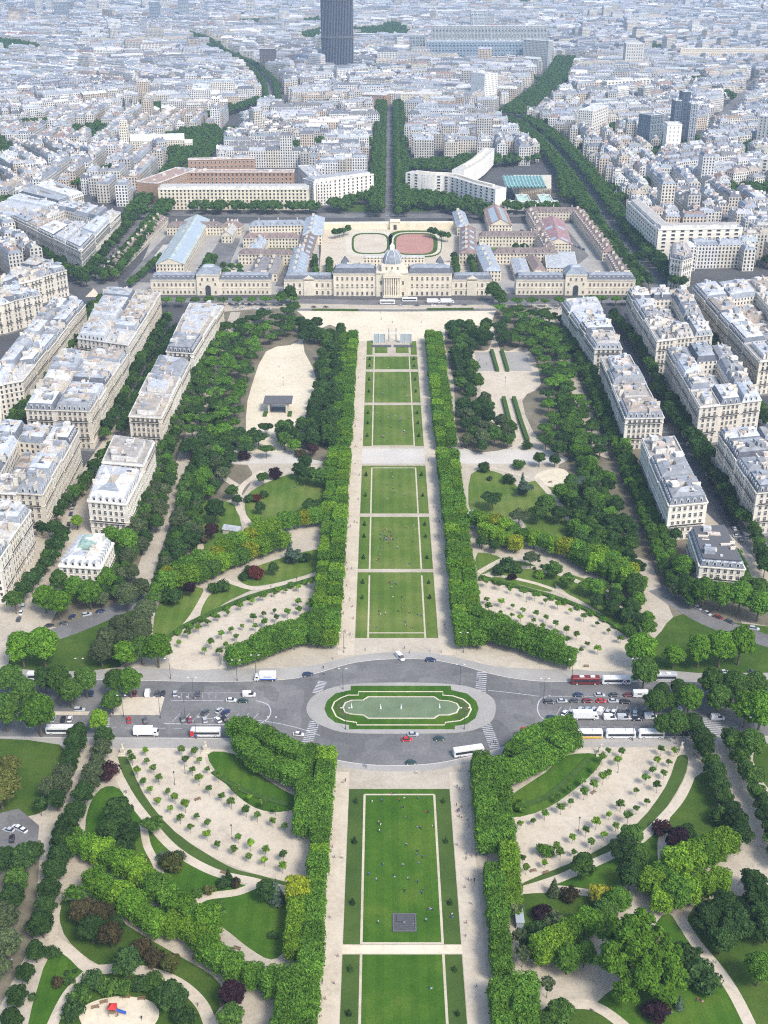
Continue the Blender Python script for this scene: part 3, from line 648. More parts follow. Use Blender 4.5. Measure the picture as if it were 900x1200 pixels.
# clipped alleys beside the central walks (positions in metres, parallel to the axis)
def yw(y, h=6): return YP(y, h)
for s, sd_ in ((-1, 'left'), (1, 'right')):
    for off, rw in ((27.4, 'walk-side'), (33.4, 'garden-side')):
        x = AX+s*off
        for (ya, yb, tag_) in ((392, 455, 'farthest'), (461, 516, 'square-side'), (532, 745, 'garden')):
            if off > 33 and tag_ == 'farthest': pass
            lab = f'clipped tree from its near end, {rw} row of the {sd_} {tag_} alley'
            c = 'clip'
            a0, a1 = yw(yb), yw(ya)
            row('clipped_tree', [(x, a0), (x, a1)], 6.7, lab, c, .9 if off < 33 else .84, group='clipped trees lining the central walks', jit=.35, world=True, cmix=(['lime', 'bright', 'yellow'], [.38, .2, 0]), rz=0)
SL = 'clipped trees by the lower lawns'
row('clipped_tree', [(382, 890), (377, 945), (371, 1030), (366, 1100), (360, 1160), (356, 1215)], 5.9, 'clipped tree from the road, walk-side row left of the lower lawns', 'clip', .92, group=SL, jit=.12, cmix=(['lime'], [.15]), rz=0)
row('clipped_tree', [(358, 893), (356, 965)], 5.9, 'clipped tree from the road, inner row beside the left crescent lawn', 'clip', .92, group=SL, jit=.12, rz=0)
row('clipped_tree', [(350, 1045), (345, 1110)], 5.9, 'yellowing clipped tree in the inner row left of the dark grille', 'lime', .95, group=SL, jit=.15, cmix=(['yellow'], [.5]), rz=0)
row('clipped_tree', [(338, 1155), (333, 1215)], 5.9, 'clipped tree of the inner row, bottom left of the lower lawns', 'clip', .98, group=SL, jit=.12, rz=0)
row('clipped_tree', [(564, 892), (567, 940), (571, 985)], 5.9, 'clipped tree from the road, walk-side row right of the lower lawns', 'clip', .98, group=SL, jit=.12, rz=0)
row('clipped_tree', [(587, 918), (591, 978)], 5.9, 'clipped tree from the road, inner row beside the right crescent lawn', 'clip', .95, group=SL, jit=.12, rz=0)
row('clipped_tree', [(596, 1000), (600, 1055)], 5.9, 'clipped tree from the road, short outer row before the glass kiosk', 'lime', .92, group=SL, jit=.1, rz=0)
row('clipped_tree', [(578, 1020), (582, 1052), (588, 1128)], 5.9, 'clipped tree from the road, single row facing the dark grille', 'clip', .85, group=SL, jit=.1, rz=0)
row('clipped_tree', [(588, 1165), (592, 1225)], 5.6, 'clipped tree in the walk-side row of the square bottom block', 'clip', .95, group=SL, jit=.1, rz=0)
row('clipped_tree', [(614, 1162), (619, 1225)], 5.6, 'clipped tree in the garden-side row of the square bottom block', 'clip', .95, group=SL, jit=.1, rz=0)
row('clipped_tree', [(277, 853), (298, 862), (320, 872), (343, 880), (368, 886)], 5.2, 'clipped tree from the coach, road-side row of the lower left arc', 'clip', .98, group=SL, jit=.12, rz='row')
row('clipped_tree', [(283, 872), (300, 888), (322, 900), (346, 908)], 5.2, 'clipped tree from the coach, lawn-side row of the lower left arc', 'clip', .98, group=SL, jit=.12, rz='row')
row('clipped_tree', [(664, 853), (642, 858), (622, 868), (604, 880)], 5.2, 'clipped tree from the coaches, road-side row of the lower right arc', 'clip', .98, group=SL, jit=.12, rz='row')
row('clipped_tree', [(668, 868), (650, 880), (628, 892), (606, 903), (584, 905)], 5.2, 'clipped tree from the coaches, lawn-side row of the lower right arc', 'clip', .98, group=SL, jit=.12, rz='row')
NA = 'clipped trees of the upper arcs'
for s, sd_ in ((-1, 'left'), (1, 'right')):
    m = (lambda p: p) if s < 0 else (lambda p: (937-p[0]+(4 if p[0] < 330 else 0), p[1]))
    row('clipped_tree', [m(p) for p in ((276, 769), (300, 762), (325, 752), (350, 744), (378, 734))], 5.2, f'clipped tree from the outer end, road-side row of the upper {sd_} arc', 'clip', .95, group=NA, jit=.12, rz='row')
    row('clipped_tree', [m(p) for p in ((292, 757), (315, 748), (345, 735), (374, 722))], 5.2, f'clipped tree from the outer end, fan-side row of the upper {sd_} arc', 'clip', .95, group=NA, jit=.12, rz='row')
DG = 'pollarded trees of the slanting avenues'
row('clipped_tree', [(392, 590), (375, 603), (345, 608), (315, 617), (290, 630), (262, 645), (238, 658), (215, 664), (198, 672)], 5.6, 'pollarded tree from the alley, upper row of the left slanting avenue', 'lime', 1.0, name='pollarded_tree', group=DG, cmix=(['yellow', 'clip'], [.18, .3]), jit=.5)
row('clipped_tree', [(330, 632), (300, 642), (270, 655), (245, 668), (218, 676), (196, 682)], 5.6, 'pollarded tree from the alley, lower row of the left slanting avenue', 'lime', 1.0, name='pollarded_tree', group=DG, cmix=(['yellow', 'clip', 'mid'], [.15, .35, .15]), jit=.5)
row('clipped_tree', [(557, 608), (580, 615), (605, 625), (632, 632), (655, 640), (690, 650), (715, 656), (740, 668)], 5.6, 'pollarded tree from the alley, upper row of the right slanting avenue', 'lime', 1.0, name='pollarded_tree', group=DG, cmix=(['yellow', 'clip'], [.12, .5]), jit=.5)
row('clipped_tree', [(570, 620), (604, 635)], 5.6, 'yellowish pollarded tree beside the right garden alley', 'yellow', .9, name='pollarded_tree', group=DG, cmix=(['lime'], [.6]), jit=.4)
row('clipped_tree', [(676, 650), (700, 662), (728, 674), (748, 682)], 5.6, 'pollarded tree from the middle, lower row of the right slanting avenue', 'clip', 1.0, name='pollarded_tree', group=DG, cmix=(['lime'], [.4]), jit=.5)
row('clipped_tree', [(88, 985), (112, 994), (135, 1008), (160, 1022), (182, 1040), (205, 1055), (225, 1072), (243, 1080)], 5.4, 'pollarded tree, upper row of the lower left slanting avenue', 'clip', .93, name='pollarded_tree', group=DG, cmix=(['lime', 'bright'], [.3, .25]), jit=.5)
row('clipped_tree', [(112, 1033), (132, 1045), (155, 1060), (180, 1082), (205, 1082), (228, 1092), (245, 1112)], 5.6, 'pollarded tree, lower row of the lower left slanting avenue', 'clip', .93, name='pollarded_tree', group=DG, cmix=(['lime', 'bright'], [.45, .35]), jit=.5)
row('clipped_tree', [(255, 1122), (280, 1135), (302, 1142), (318, 1150)], 5.6, 'pollarded tree at the lawn end of the lower left slanting avenue', 'lime', 1.0, name='pollarded_tree', group=DG, cmix=(['clip'], [.5]), jit=.4)
row('clipped_tree', [(850, 988), (828, 998), (805, 1010), (782, 1022), (765, 1034)], 5.2, 'pollarded tree, upper row of the lower right slanting avenue', 'clip', 1.05, name='pollarded_tree', group=DG, cmix=(['lime', 'bright'], [.4, .2]), jit=.4)
row('clipped_tree', [(842, 1030), (818, 1040), (795, 1048), (775, 1052)], 5.2, 'pollarded tree, lower row of the lower right slanting avenue', 'lime', 1.0, name='pollarded_tree', group=DG, cmix=(['yellow', 'clip'], [.2, .4]), jit=.4)
row('clipped_tree', [(688, 1082), (668, 1092), (650, 1103), (638, 1112)], 5.6, 'pollarded tree left of the giant plane tree', 'lime', .95, name='pollarded_tree', group=DG, cmix=(['bright'], [.5]), jit=.4)
# straight outer avenues of dark round trees
OA = 'round trees of the straight outer avenues'
for s, sd_ in ((-1, 'left'), (1, 'right')):
    for off, rw in ((127.8, 'outermost'), (133, 'house-side'), (110.2, 'park-side'), (104, 'inner')):
        ya, yb = (372, 690) if off > 120 else (445, 700)
        if off == 104: ya, yb = 470, 640
        if off == 133: ya, yb = 372, 700
        lab = f'round tree from its near end, {rw} row of the {sd_} outer avenue'
        row('chestnut_tree' , [(AX+s*off-s*2.5, yw(yb)), (AX+s*(off+.5), yw(ya))], 7.2, lab, 'mid', .74, name='avenue_tree' if off > 120 else 'park_tree', group=OA, jit=.7, world=True, cmix=(['dark', 'clip', 'grey'], [.3, .2, .25 if s < 0 else .02]))
row('chestnut_tree', [(92, 858), (84, 880), (76, 905), (66, 935)], 6.5, 'dark round tree from the road, left row of the lower left walk', 'dark', .85, name='avenue_tree', group=OA, cmix=(['grey'], [.2]))
row('chestnut_tree', [(121, 865), (115, 885), (108, 908), (98, 930), (90, 945)], 6.8, 'dark round tree from the road, right row of the lower left walk', 'dark', .82, name='avenue_tree', group=OA, cmix=(['grey'], [.35]))
row('chestnut_tree', [(86, 950), (78, 975), (60, 1030), (52, 1050), (48, 1082)], 7.2, 'dark round tree along the middle of the lower left walk', 'dark', .9, name='avenue_tree', group=OA)
row('chestnut_tree', [(40, 1112), (22, 1150), (14, 1190)], 9, 'small dark tree at the bottom left corner walk', 'dark', .68, name='avenue_tree', group=OA)
row('chestnut_tree', [(822, 865), (832, 890), (842, 918), (856, 945), (868, 975)], 6.4, 'dark round tree from the road, left row of the lower right walk', 'mid', .85, name='avenue_tree', group=OA, cmix=(['dark'], [.5]))
row('chestnut_tree', [(856, 860), (868, 885), (882, 912), (893, 935), (905, 965), (915, 1000)], 6.4, 'dark round tree from the road, right row of the lower right walk', 'mid', .85, name='avenue_tree', group=OA, cmix=(['dark'], [.5]))
row('chestnut_tree', [(884, 1035), (892, 1060), (898, 1090)], 6.8, 'dark tree by the right edge below the lower right walk', 'dark', .95, name='avenue_tree', group=OA)
# groves
scatter([(262, 380), (345, 362), (343, 390), (303, 400), (292, 440), (278, 470), (270, 518), (222, 520), (222, 480), (240, 440)], 'spreading_tree', 9.3, 'flat-topped grove tree', 'mid', 1.14, 6, (['deep', 'clip'], [.3, .3]), seed=3, name='spreading_tree')
scatter([(584, 360), (645, 368), (668, 400), (672, 440), (648, 450), (632, 420), (620, 400), (586, 398)], 'spreading_tree', 9.3, 'flat-topped grove tree', 'mid', 1.14, 6, (['deep', 'clip'], [.3, .3]), seed=4, name='spreading_tree')
scatter([(640, 460), (670, 445), (700, 500), (706, 530), (646, 522), (632, 508), (646, 495)], 'spreading_tree', 9.0, 'flat-topped grove tree', 'mid', 1.05, 6, (['deep', 'clip'], [.35, .1]), seed=5, name='spreading_tree')
scatter([(378, 388), (400, 382), (392, 515), (362, 515), (366, 480), (372, 440)], 'chestnut_tree', 7.4, 'round grove tree', 'deep', .98, 6, (['mid'], [.4]), seed=6, name='grove_tree')
scatter([(352, 380), (372, 380), (372, 395), (352, 397)], 'chestnut_tree', 7.4, 'esplanade grove tree', 'deep', 1.0, 6, seed=7, name='grove_tree')
scatter([(330, 495), (395, 490), (392, 518), (330, 518)], 'chestnut_tree', 7.4, 'pavilion-side grove tree', 'deep', 1.0, 6, (['mid'], [.3]), seed=8, name='grove_tree')
scatter([(528, 382), (572, 380), (574, 400), (548, 408), (556, 440), (560, 455), (540, 455)], 'chestnut_tree', 7.4, 'round grove tree', 'deep', 1.0, 6, (['mid'], [.4]), seed=9, name='grove_tree')
scatter([(540, 460), (570, 465), (574, 488), (598, 500), (596, 515), (546, 515)], 'chestnut_tree', 7.8, 'court-side grove tree', 'deep', 1.0, 6, (['grey', 'mid'], [.3, .2]), seed=10, name='grove_tree')
scatter([(215, 520), (285, 505), (312, 500), (310, 515), (290, 525), (215, 530)], 'spreading_tree', 7.5, 'kiosk-side grove tree', 'deep', 1.1, 6, (['mid'], [.3]), seed=11, name='spreading_tree')
scatter([(655, 575), (690, 548), (712, 560), (752, 650), (748, 690), (715, 655), (680, 640)], 'chestnut_tree', 7.5, 'inner garden tree', 'mid', .95, 6, (['deep', 'dark', 'clip'], [.3, .25, .15]), seed=21, name='grove_tree')
scatter([(222, 548), (255, 530), (262, 560), (238, 590), (228, 640), (205, 660), (206, 620)], 'chestnut_tree', 7.5, 'inner garden tree', 'mid', .95, 6, (['deep', 'grey', 'clip'], [.3, .25, .15]), seed=22, name='grove_tree')
scatter([(690, 690), (745, 690), (765, 735), (745, 745), (705, 712)], 'chestnut_tree', 7.5, 'fan-side tree', 'mid', .8, 5, (['deep', 'clip'], [.3, .3]), seed=23, name='grove_tree')
scatter([(180, 560), (205, 540), (190, 600), (165, 640), (160, 610)], 'chestnut_tree', 7.5, 'house-side tree', 'mid', .9, 6, (['grey', 'deep'], [.4, .3]), seed=24, name='grove_tree')
# trees along the school front
row('spreading_tree', [(195, 352), (345, 350)], 11, 'tree from the left in the line before the left school wing', 'clip', .95, name='forecourt_tree', group='trees before the school', cmix=(['mid'], [.4]))
row('spreading_tree', [(590, 352), (738, 350)], 11, 'tree from the left in the line before the right school wing', 'clip', .95, name='forecourt_tree', group='trees before the school', cmix=(['mid'], [.4]))
for x, y, s in ((578, 343, 1.05), (586, 347, .9), (340, 345, .9), (330, 347, .8)): tree('plane_tree', *P(x, y, 8), 'mid', s, f'large esplanade tree, {where(*P(x, y, 8), 5, "big")}', group='large trees on the esplanade edge')
# young trees on the gravel fans
YT = {
 'upper left': [[(364, 683), (349, 687), (335, 690), (322, 694), (309, 699), (295, 703), (282, 710), (267, 717), (255, 722), (244, 729), (228, 728), (233, 736), (221, 742), (210, 753)], [(364, 702), (350, 705), (335, 709), (322, 714), (310, 718), (297, 725), (283, 732), (272, 737), (260, 743), (247, 753), (239, 761)], [(362, 711), (350, 715), (337, 718), (325, 723), (311, 729), (298, 734), (278, 746), (265, 755), (256, 764)]],
 'upper right': [[(569, 682), (585, 685), (598, 689), (614, 694), (627, 698), (639, 703), (654, 708), (669, 713), (685, 722), (700, 729), (714, 738), (727, 748)], [(571, 702), (587, 705), (600, 709), (612, 714), (628, 718), (640, 724), (652, 731), (665, 738), (676, 745), (688, 753)], [(572, 711), (586, 716), (599, 719), (611, 724), (626, 727), (637, 735), (650, 741), (665, 750), (682, 760), (700, 761)]],
 'lower left': [[(152, 879), (156, 889), (161, 903), (169, 914), (176, 923), (187, 937), (199, 946), (210, 957), (224, 968), (241, 978), (255, 987), (273, 994), (291, 1002), (309, 1007), (331, 1015)], [(170, 879), (173, 890), (179, 901), (187, 912), (196, 925), (206, 934), (218, 944), (230, 955), (244, 964), (261, 973), (278, 981), (293, 989), (310, 995), (332, 1002)], [(212, 879), (217, 891), (225, 901), (234, 912), (246, 923), (259, 933), (272, 940), (288, 949), (302, 955), (320, 962), (334, 967)], [(229, 880), (234, 889), (244, 900), (255, 910), (277, 925), (293, 934), (307, 942), (322, 948)]],
 'lower right': [[(791, 879), (785, 892), (777, 905), (770, 921), (758, 938), (747, 947), (736, 959), (721, 966), (707, 976), (693, 986), (674, 996), (657, 1001), (638, 1010), (615, 1016)], [(775, 879), (770, 891), (765, 902), (756, 912), (746, 925), (727, 944), (713, 953), (699, 964), (686, 973), (672, 981), (652, 991), (634, 996), (614, 1004)], [(729, 881), (723, 891), (712, 905), (706, 911), (695, 921), (685, 929), (670, 939), (656, 946), (639, 953), (625, 960), (609, 964)], [(713, 879), (706, 889), (696, 899), (684, 915), (668, 925), (655, 935)]]}
RN = ['outer', 'second', 'third', 'lawn-side']
for fan, rows_ in YT.items():
    for r_, rw in enumerate(rows_):
        for i, (x, y) in enumerate(rw):
            p = P(x, y+1, 2.8); far = y < 800
            if random.random() < .03: continue
            tree('young_tree', p[0]+random.uniform(-.4, .4), p[1]+random.uniform(-.4, .4), random.choice(['sap', 'sap', 'clip', 'lime', 'mid']), random.uniform(.72, 1.2), f'{ordn(i+1)} young tree along the {RN[r_]} row of the {fan} gravel fan', group='young trees staked in the gravel fans', cat='tree')
# bushes of the hedge rows
row('bush', [(372, 678), (330, 690), (290, 702), (250, 720), (215, 738), (196, 750)], 7, 'clipped bush from the alley, hedge row above the upper left fan', 'clip', .8, 1.0, group='round bushes in the fan hedges', jit=.2, cat='bush')
row('bush', [(566, 678), (610, 690), (655, 703), (700, 722), (735, 742)], 7, 'clipped bush from the alley, hedge row above the upper right fan', 'clip', .8, 1.0, group='round bushes in the fan hedges', jit=.2, cat='bush')
# little cones on the lawn strips
for s, sd_ in ((-1, 'left'), (1, 'right')):
    ys = [422, 430, 446, 460, 485, 497, 512, 558, 582, 616, 630, 655, 684, 702] + [941, 988, 1060, 1138, 1190]
    for i, y in enumerate(ys): tree('cone_bush', AX+s*15.2, YP(y), 'dark', random.uniform(.9, 1.15), f'{ordn(i+1)} dark cone bush from the monument on the {sd_} lawn strip', 'bush', 'small cone bushes on the lawn strips')
# big roadside plane trees
PT = [(25, 760, 1.05, 'bright'), (50, 757, 1.15, 'bright'), (146, 765, .85, 'bright'), (165, 762, .8, 'mid'), (184, 762, .95, 'bright'), (12, 795, .9, 'mid'), (28, 812, .85, 'mid'), (45, 838, 1.1, 'clip'), (5, 835, 1.0, 'mid'), (68, 797, .85, 'mid'), (52, 797, .75, 'dark'), (82, 812, .8, 'mid'),
      (100, 800, .8, 'mid'), (135, 800, .75, 'mid'), (152, 800, .8, 'clip'), (131, 822, .68, 'mid'), (116, 845, .62, 'lime'), (45, 905, .1, 'mid'), (752, 760, 1.1, 'bright'), (755, 790, .95, 'mid'), (790, 768, .75, 'bright'), (820, 762, .95, 'bright'), (845, 760, 1.05, 'bright'), (868, 757, 1.05, 'bright'),
      (768, 824, .75, 'mid'), (785, 822, .6, 'mid'), (808, 818, .9, 'clip'), (835, 800, .9, 'mid'), (860, 805, .95, 'mid'), (885, 803, .9, 'mid'), (843, 820, .85, 'mid'), (875, 830, 1.0, 'bright'), (892, 835, 1.1, 'bright'), (778, 850, .68, 'mid'), (793, 848, .8, 'mid'), (812, 850, .7, 'dark'), (776, 808, .5, 'dark'), (795, 806, .55, 'dark'),
      (880, 872, .9, 'mid')]
for x, y, s, c in PT:
    if s < .3: continue
    p = P(x, y, 9*s); tree('plane_tree', p[0], p[1], c, s, f'{CNAME[c]} roadside plane, {where(*p, 5, "plane")}', group='plane trees beside the cross road')
tree('giant_tree', *P(752, 1118, 13), 'bright', 1.0, 'giant spreading plane tree with light green crown, the largest in the park', group=None, rz=1.0)
# plane trees by the nearest villas
for x, y, s, c in [(52, 700, .9, 'bright'), (68, 707, .95, 'bright'), (88, 690, .9, 'clip'), (105, 697, .9, 'clip'), (125, 680, .8, 'clip'), (130, 627, .75, 'clip'), (148, 635, .9, 'clip'), (70, 680, .8, 'mid'), (90, 612, .5, 'lime'), (800, 665, .9, 'clip'), (825, 695, .95, 'clip'), (845, 698, .95, 'clip'), (868, 700, 1.0, 'clip'), (890, 708, 1.0, 'clip'), (808, 690, .85, 'mid'), (840, 680, .6, 'mid'), (890, 690, .75, 'mid'),
                   (148, 700, .85, 'grey'), (165, 690, .75, 'grey'), (140, 735, .8, 'grey'), (125, 752, .8, 'grey'), (162, 733, .9, 'grey'), (118, 765, .8, 'grey'), (148, 752, .85, 'grey'), (170, 715, .8, 'grey'), (165, 740, .8, 'grey'), (150, 655, .7, 'grey'), (155, 672, .6, 'grey')]:
    p = P(x, y, 9*s); tree('plane_tree', p[0], p[1], c, s, f'{CNAME[c]} villa-side tree, {where(*p, 5, "villa")}', group='broad trees by the nearest villas')
# garden trees and shrubs, one by one
GT = [(126, 903, 'bush', 'copper', 2.0, 4), (0, 930, 'plane_tree', 'olive', 1.15, 9), (10, 905, 'chestnut_tree', 'olive', 1.0, 6), (58, 925, 'chestnut_tree', 'grey', .8, 6), (140, 962, 'chestnut_tree', 'dark', 1.15, 6), (128, 975, 'chestnut_tree', 'dark', .9, 6), (152, 978, 'chestnut_tree', 'dark', .9, 6), (143, 992, 'bush', 'deep', 2.2, 4),
      (178, 968, 'spreading_tree', 'mid', .75, 5), (200, 1015, 'bush', 'olive', 1.8, 2), (208, 1005, 'bush', 'grey', 1.2, 2), (192, 1005, 'bush', 'blue', 1.1, 2), (165, 1012, 'bush', 'brown', 1.1, 2), (312, 1045, 'chestnut_tree', 'deep', .75, 6), (324, 1048, 'conifer', 'blue', 1.0, 5), (268, 1030, 'conifer', 'dark', .7, 3), (262, 1035, 'bush', 'deep', 1.1, 2), (276, 1034, 'bush', 'brown', .9, 2),
      (245, 1045, 'bush', 'olive', .9, 1), (232, 1048, 'bush', 'mid', .8, 1), (320, 1097, 'bush', 'dark', .7, 1), (252, 1072, 'spreading_tree', 'mid', .8, 5), (98, 1075, 'chestnut_tree', 'brown', .9, 5), (118, 1080, 'chestnut_tree', 'brown', 1.0, 5), (108, 1095, 'chestnut_tree', 'dark', .95, 5), (130, 1100, 'chestnut_tree', 'brown', .9, 5), (135, 1092, 'chestnut_tree', 'dark', .8, 5), (90, 1060, 'young_tree', 'clip', 2.4, 4),
      (150, 1132, 'chestnut_tree', 'deep', 1.0, 6), (165, 1110, 'bush', 'brown', 1.6, 3), (180, 1122, 'bush', 'brown', 1.5, 3), (200, 1130, 'chestnut_tree', 'olive', .62, 5), (272, 1168, 'chestnut_tree', 'purple', .85, 6), (270, 1195, 'chestnut_tree', 'mid', .85, 6), (68, 1153, 'bush', 'brown', .9, 1), (110, 1150, 'bush', 'deep', 1.7, 3), (130, 1155, 'bush', 'mid', 1.5, 3), (95, 1165, 'bush', 'mid', 1.6, 3),
      (85, 1185, 'bush', 'deep', 1.6, 3), (165, 1155, 'bush', 'deep', 1.4, 2), (180, 1152, 'bush', 'mid', 1.5, 2), (202, 1175, 'chestnut_tree', 'deep', 1.0, 6), (215, 1190, 'bush', 'deep', 1.6, 3), (190, 1165, 'bush', 'mid', 1.6, 3), (145, 1158, 'bush', 'mid', 1.3, 2), (60, 1115, 'bush', 'deep', 1.0, 2),
      (8, 1010, 'chestnut_tree', 'deep', 1.0, 6), (28, 1012, 'chestnut_tree', 'deep', 1.0, 6), (40, 1000, 'chestnut_tree', 'dark', .8, 6), (15, 1055, 'chestnut_tree', 'deep', .95, 6), (5, 1080, 'chestnut_tree', 'grey', 1.0, 6), (8, 1110, 'chestnut_tree', 'grey', 1.0, 6), (20, 1035, 'chestnut_tree', 'mid', .9, 6), (-5, 1140, 'chestnut_tree', 'grey', .9, 6), (48, 950, 'young_tree', 'dark', 1.7, 3),
      (682, 1018, 'chestnut_tree', 'mid', .95, 6), (730, 1000, 'chestnut_tree', 'deep', 1.0, 6), (740, 985, 'chestnut_tree', 'mid', .95, 6), (748, 1005, 'chestnut_tree', 'mid', .9, 6), (738, 1030, 'chestnut_tree', 'dark', .95, 6), (776, 968, 'bush', 'copper', 1.6, 4), (795, 990, 'chestnut_tree', 'purple', .95, 6), (803, 980, 'chestnut_tree', 'dark', .8, 6), (707, 1050, 'bush', 'gold', 2.1, 4), (635, 1070, 'bush', 'purple', 1.6, 3),
      (648, 1080, 'bush', 'grey', 1.7, 3), (668, 1050, 'bush', 'brown', 1.4, 2), (649, 1043, 'conifer', 'grey', .8, 3), (632, 1090, 'bush', 'deep', 1.5, 2), (625, 1105, 'bush', 'deep', 1.3, 2), (725, 1060, 'chestnut_tree', 'clip', .95, 6), (708, 1072, 'chestnut_tree', 'mid', .9, 6), (665, 1128, 'chestnut_tree', 'clip', .95, 6), (685, 1120, 'chestnut_tree', 'clip', .8, 6),
      (828, 1080, 'chestnut_tree', 'dark', 1.05, 6), (850, 1065, 'chestnut_tree', 'dark', 1.0, 6), (862, 1090, 'chestnut_tree', 'deep', 1.15, 6), (845, 1105, 'chestnut_tree', 'dark', .9, 6), (818, 1140, 'bush', 'deep', 2.2, 4), (828, 1150, 'bush', 'deep', 2.0, 4), (806, 1125, 'bush', 'deep', 1.8, 3), (796, 1118, 'bush', 'dark', 1.8, 3), (890, 1140, 'plane_tree', 'clip', .75, 7), (796, 1178, 'conifer', 'blue', .55, 2),
      (768, 1185, 'bush', 'purple', 1.7, 3), (655, 1195, 'chestnut_tree', 'mid', .95, 6), (637, 1200, 'chestnut_tree', 'mid', .8, 6), (845, 960, 'bush', 'mid', 2.0, 3), (605, 1072, 'young_tree', 'grey', 1.7, 3), (609, 1105, 'young_tree', 'grey', 1.6, 3), (612, 1127, 'young_tree', 'grey', 1.7, 3), (641, 1163, 'young_tree', 'grey', 1.6, 3), (640, 1000, 'bush', 'clip', 1.2, 1), (608, 948, 'bush', 'clip', 1.2, 1),
      # upper gardens
      (252, 602, 'plane_tree', 'deep', .85, 8), (248, 625, 'chestnut_tree', 'copper', .8, 5), (236, 628, 'bush', 'brown', 2.0, 4), (272, 578, 'chestnut_tree', 'mid', .8, 5), (278, 585, 'chestnut_tree', 'dark', .6, 5), (308, 562, 'spreading_tree', 'mid', .8, 5), (322, 556, 'bush', 'purple', 1.8, 3), (305, 597, 'chestnut_tree', 'deep', .65, 4), (300, 585, 'bush', 'red', 1.3, 2), (292, 585, 'bush', 'deep', 1.4, 2), (309, 580, 'bush', 'deep', 1.2, 2),
      (300, 610, 'chestnut_tree', 'lime', .6, 5), (316, 615, 'bush', 'purple', 1.5, 3), (362, 560, 'chestnut_tree', 'dark', 1.0, 6), (350, 553, 'chestnut_tree', 'dark', .9, 6), (375, 562, 'chestnut_tree', 'mid', 1.0, 6), (358, 545, 'chestnut_tree', 'dark', .9, 6), (365, 595, 'spreading_tree', 'dark', 1.0, 5), (372, 605, 'chestnut_tree', 'dark', .8, 5), (385, 545, 'chestnut_tree', 'lime', .75, 6),
      (340, 650, 'conifer', 'blue', 1.15, 5), (344, 655, 'spreading_tree', 'blue', .8, 4), (300, 672, 'bush', 'red', 1.8, 3), (292, 668, 'bush', 'deep', 1.2, 2), (320, 668, 'chestnut_tree', 'deep', .6, 4), (286, 676, 'bush', 'deep', 1.1, 2), (358, 655, 'bush', 'deep', 1.4, 2), (259, 688, 'bush', 'mid', 1.9, 3), (250, 690, 'bush', 'mid', 1.4, 2), (222, 690, 'chestnut_tree', 'purple', .7, 5), (205, 700, 'chestnut_tree', 'dark', .8, 6),
      (195, 662, 'chestnut_tree', 'grey', .9, 6), (205, 645, 'chestnut_tree', 'grey', .9, 6), (215, 640, 'chestnut_tree', 'copper', .8, 6), (198, 700, 'bush', 'mid', 1.8, 3), (242, 560, 'chestnut_tree', 'deep', .95, 6), (262, 548, 'chestnut_tree', 'deep', 1.0, 6), (285, 535, 'bush', 'purple', 1.8, 3), (270, 540, 'chestnut_tree', 'deep', 1.0, 6), (255, 545, 'spreading_tree', 'deep', 1.0, 6), (345, 525, 'chestnut_tree', 'bright', .9, 5), (312, 530, 'spreading_tree', 'mid', .9, 5), (366, 528, 'chestnut_tree', 'copper', .75, 5), (352, 533, 'bush', 'brown', 1.5, 2),
      (565, 525, 'chestnut_tree', 'dark', .8, 5), (567, 548, 'bush', 'dark', 1.7, 3), (574, 560, 'bush', 'deep', .8, 2), (577, 592, 'spreading_tree', 'dark', 1.1, 4), (612, 572, 'conifer', 'blue', 1.15, 4), (616, 575, 'spreading_tree', 'blue', .85, 5), (596, 562, 'bush', 'dark', 1.7, 3), (608, 545, 'bush', 'mid', 1.8, 3), (640, 595, 'plane_tree', 'mid', .9, 8), (630, 605, 'chestnut_tree', 'mid', 1.0, 6), (655, 605, 'chestnut_tree', 'deep', 1.0, 6), (675, 568, 'spreading_tree', 'blue', 1.1, 6), (690, 570, 'spreading_tree', 'deep', 1.0, 6),
      (608, 610, 'spreading_tree', 'grey', 1.0, 5), (632, 540, 'chestnut_tree', 'mid', .8, 5), (655, 528, 'chestnut_tree', 'deep', 1.0, 6), (675, 528, 'plane_tree', 'bright', .7, 8), (692, 545, 'chestnut_tree', 'clip', 1.0, 6), (700, 560, 'chestnut_tree', 'mid', .95, 6), (665, 585, 'bush', 'dark', 1.7, 2), (680, 600, 'chestnut_tree', 'deep', 1.0, 6), (695, 590, 'chestnut_tree', 'mid', .9, 6), (705, 615, 'chestnut_tree', 'deep', 1.0, 6), (690, 622, 'chestnut_tree', 'dark', .8, 6), (715, 630, 'chestnut_tree', 'mid', .9, 6), (672, 625, 'bush', 'deep', 1.8, 3),
      (565, 635, 'chestnut_tree', 'dark', .7, 5), (580, 640, 'chestnut_tree', 'dark', .65, 5), (595, 663, 'bush', 'deep', 2.0, 3), (585, 668, 'bush', 'deep', 1.5, 3), (606, 668, 'bush', 'mid', 1.2, 2), (600, 676, 'bush', 'purple', 1.0, 2), (633, 674, 'bush', 'lime', 1.1, 2), (650, 670, 'chestnut_tree', 'mid', .85, 5), (642, 668, 'spreading_tree', 'mid', .6, 4), (665, 682, 'chestnut_tree', 'mid', .8, 5), (690, 690, 'spreading_tree', 'clip', 1.0, 5), (705, 690, 'chestnut_tree', 'mid', .8, 5), (720, 700, 'chestnut_tree', 'deep', .8, 5), (738, 715, 'chestnut_tree', 'dark', .8, 5), (750, 730, 'chestnut_tree', 'deep', .8, 5), (730, 720, 'bush', 'deep', 1.6, 3), (622, 658, 'spreading_tree', 'grey', .9, 5),
      (650, 540, 'chestnut_tree', 'deep', .7, 5), (618, 522, 'bush', 'deep', 1.6, 3), (395, 528, 'chestnut_tree', 'clip', .8, 6)]
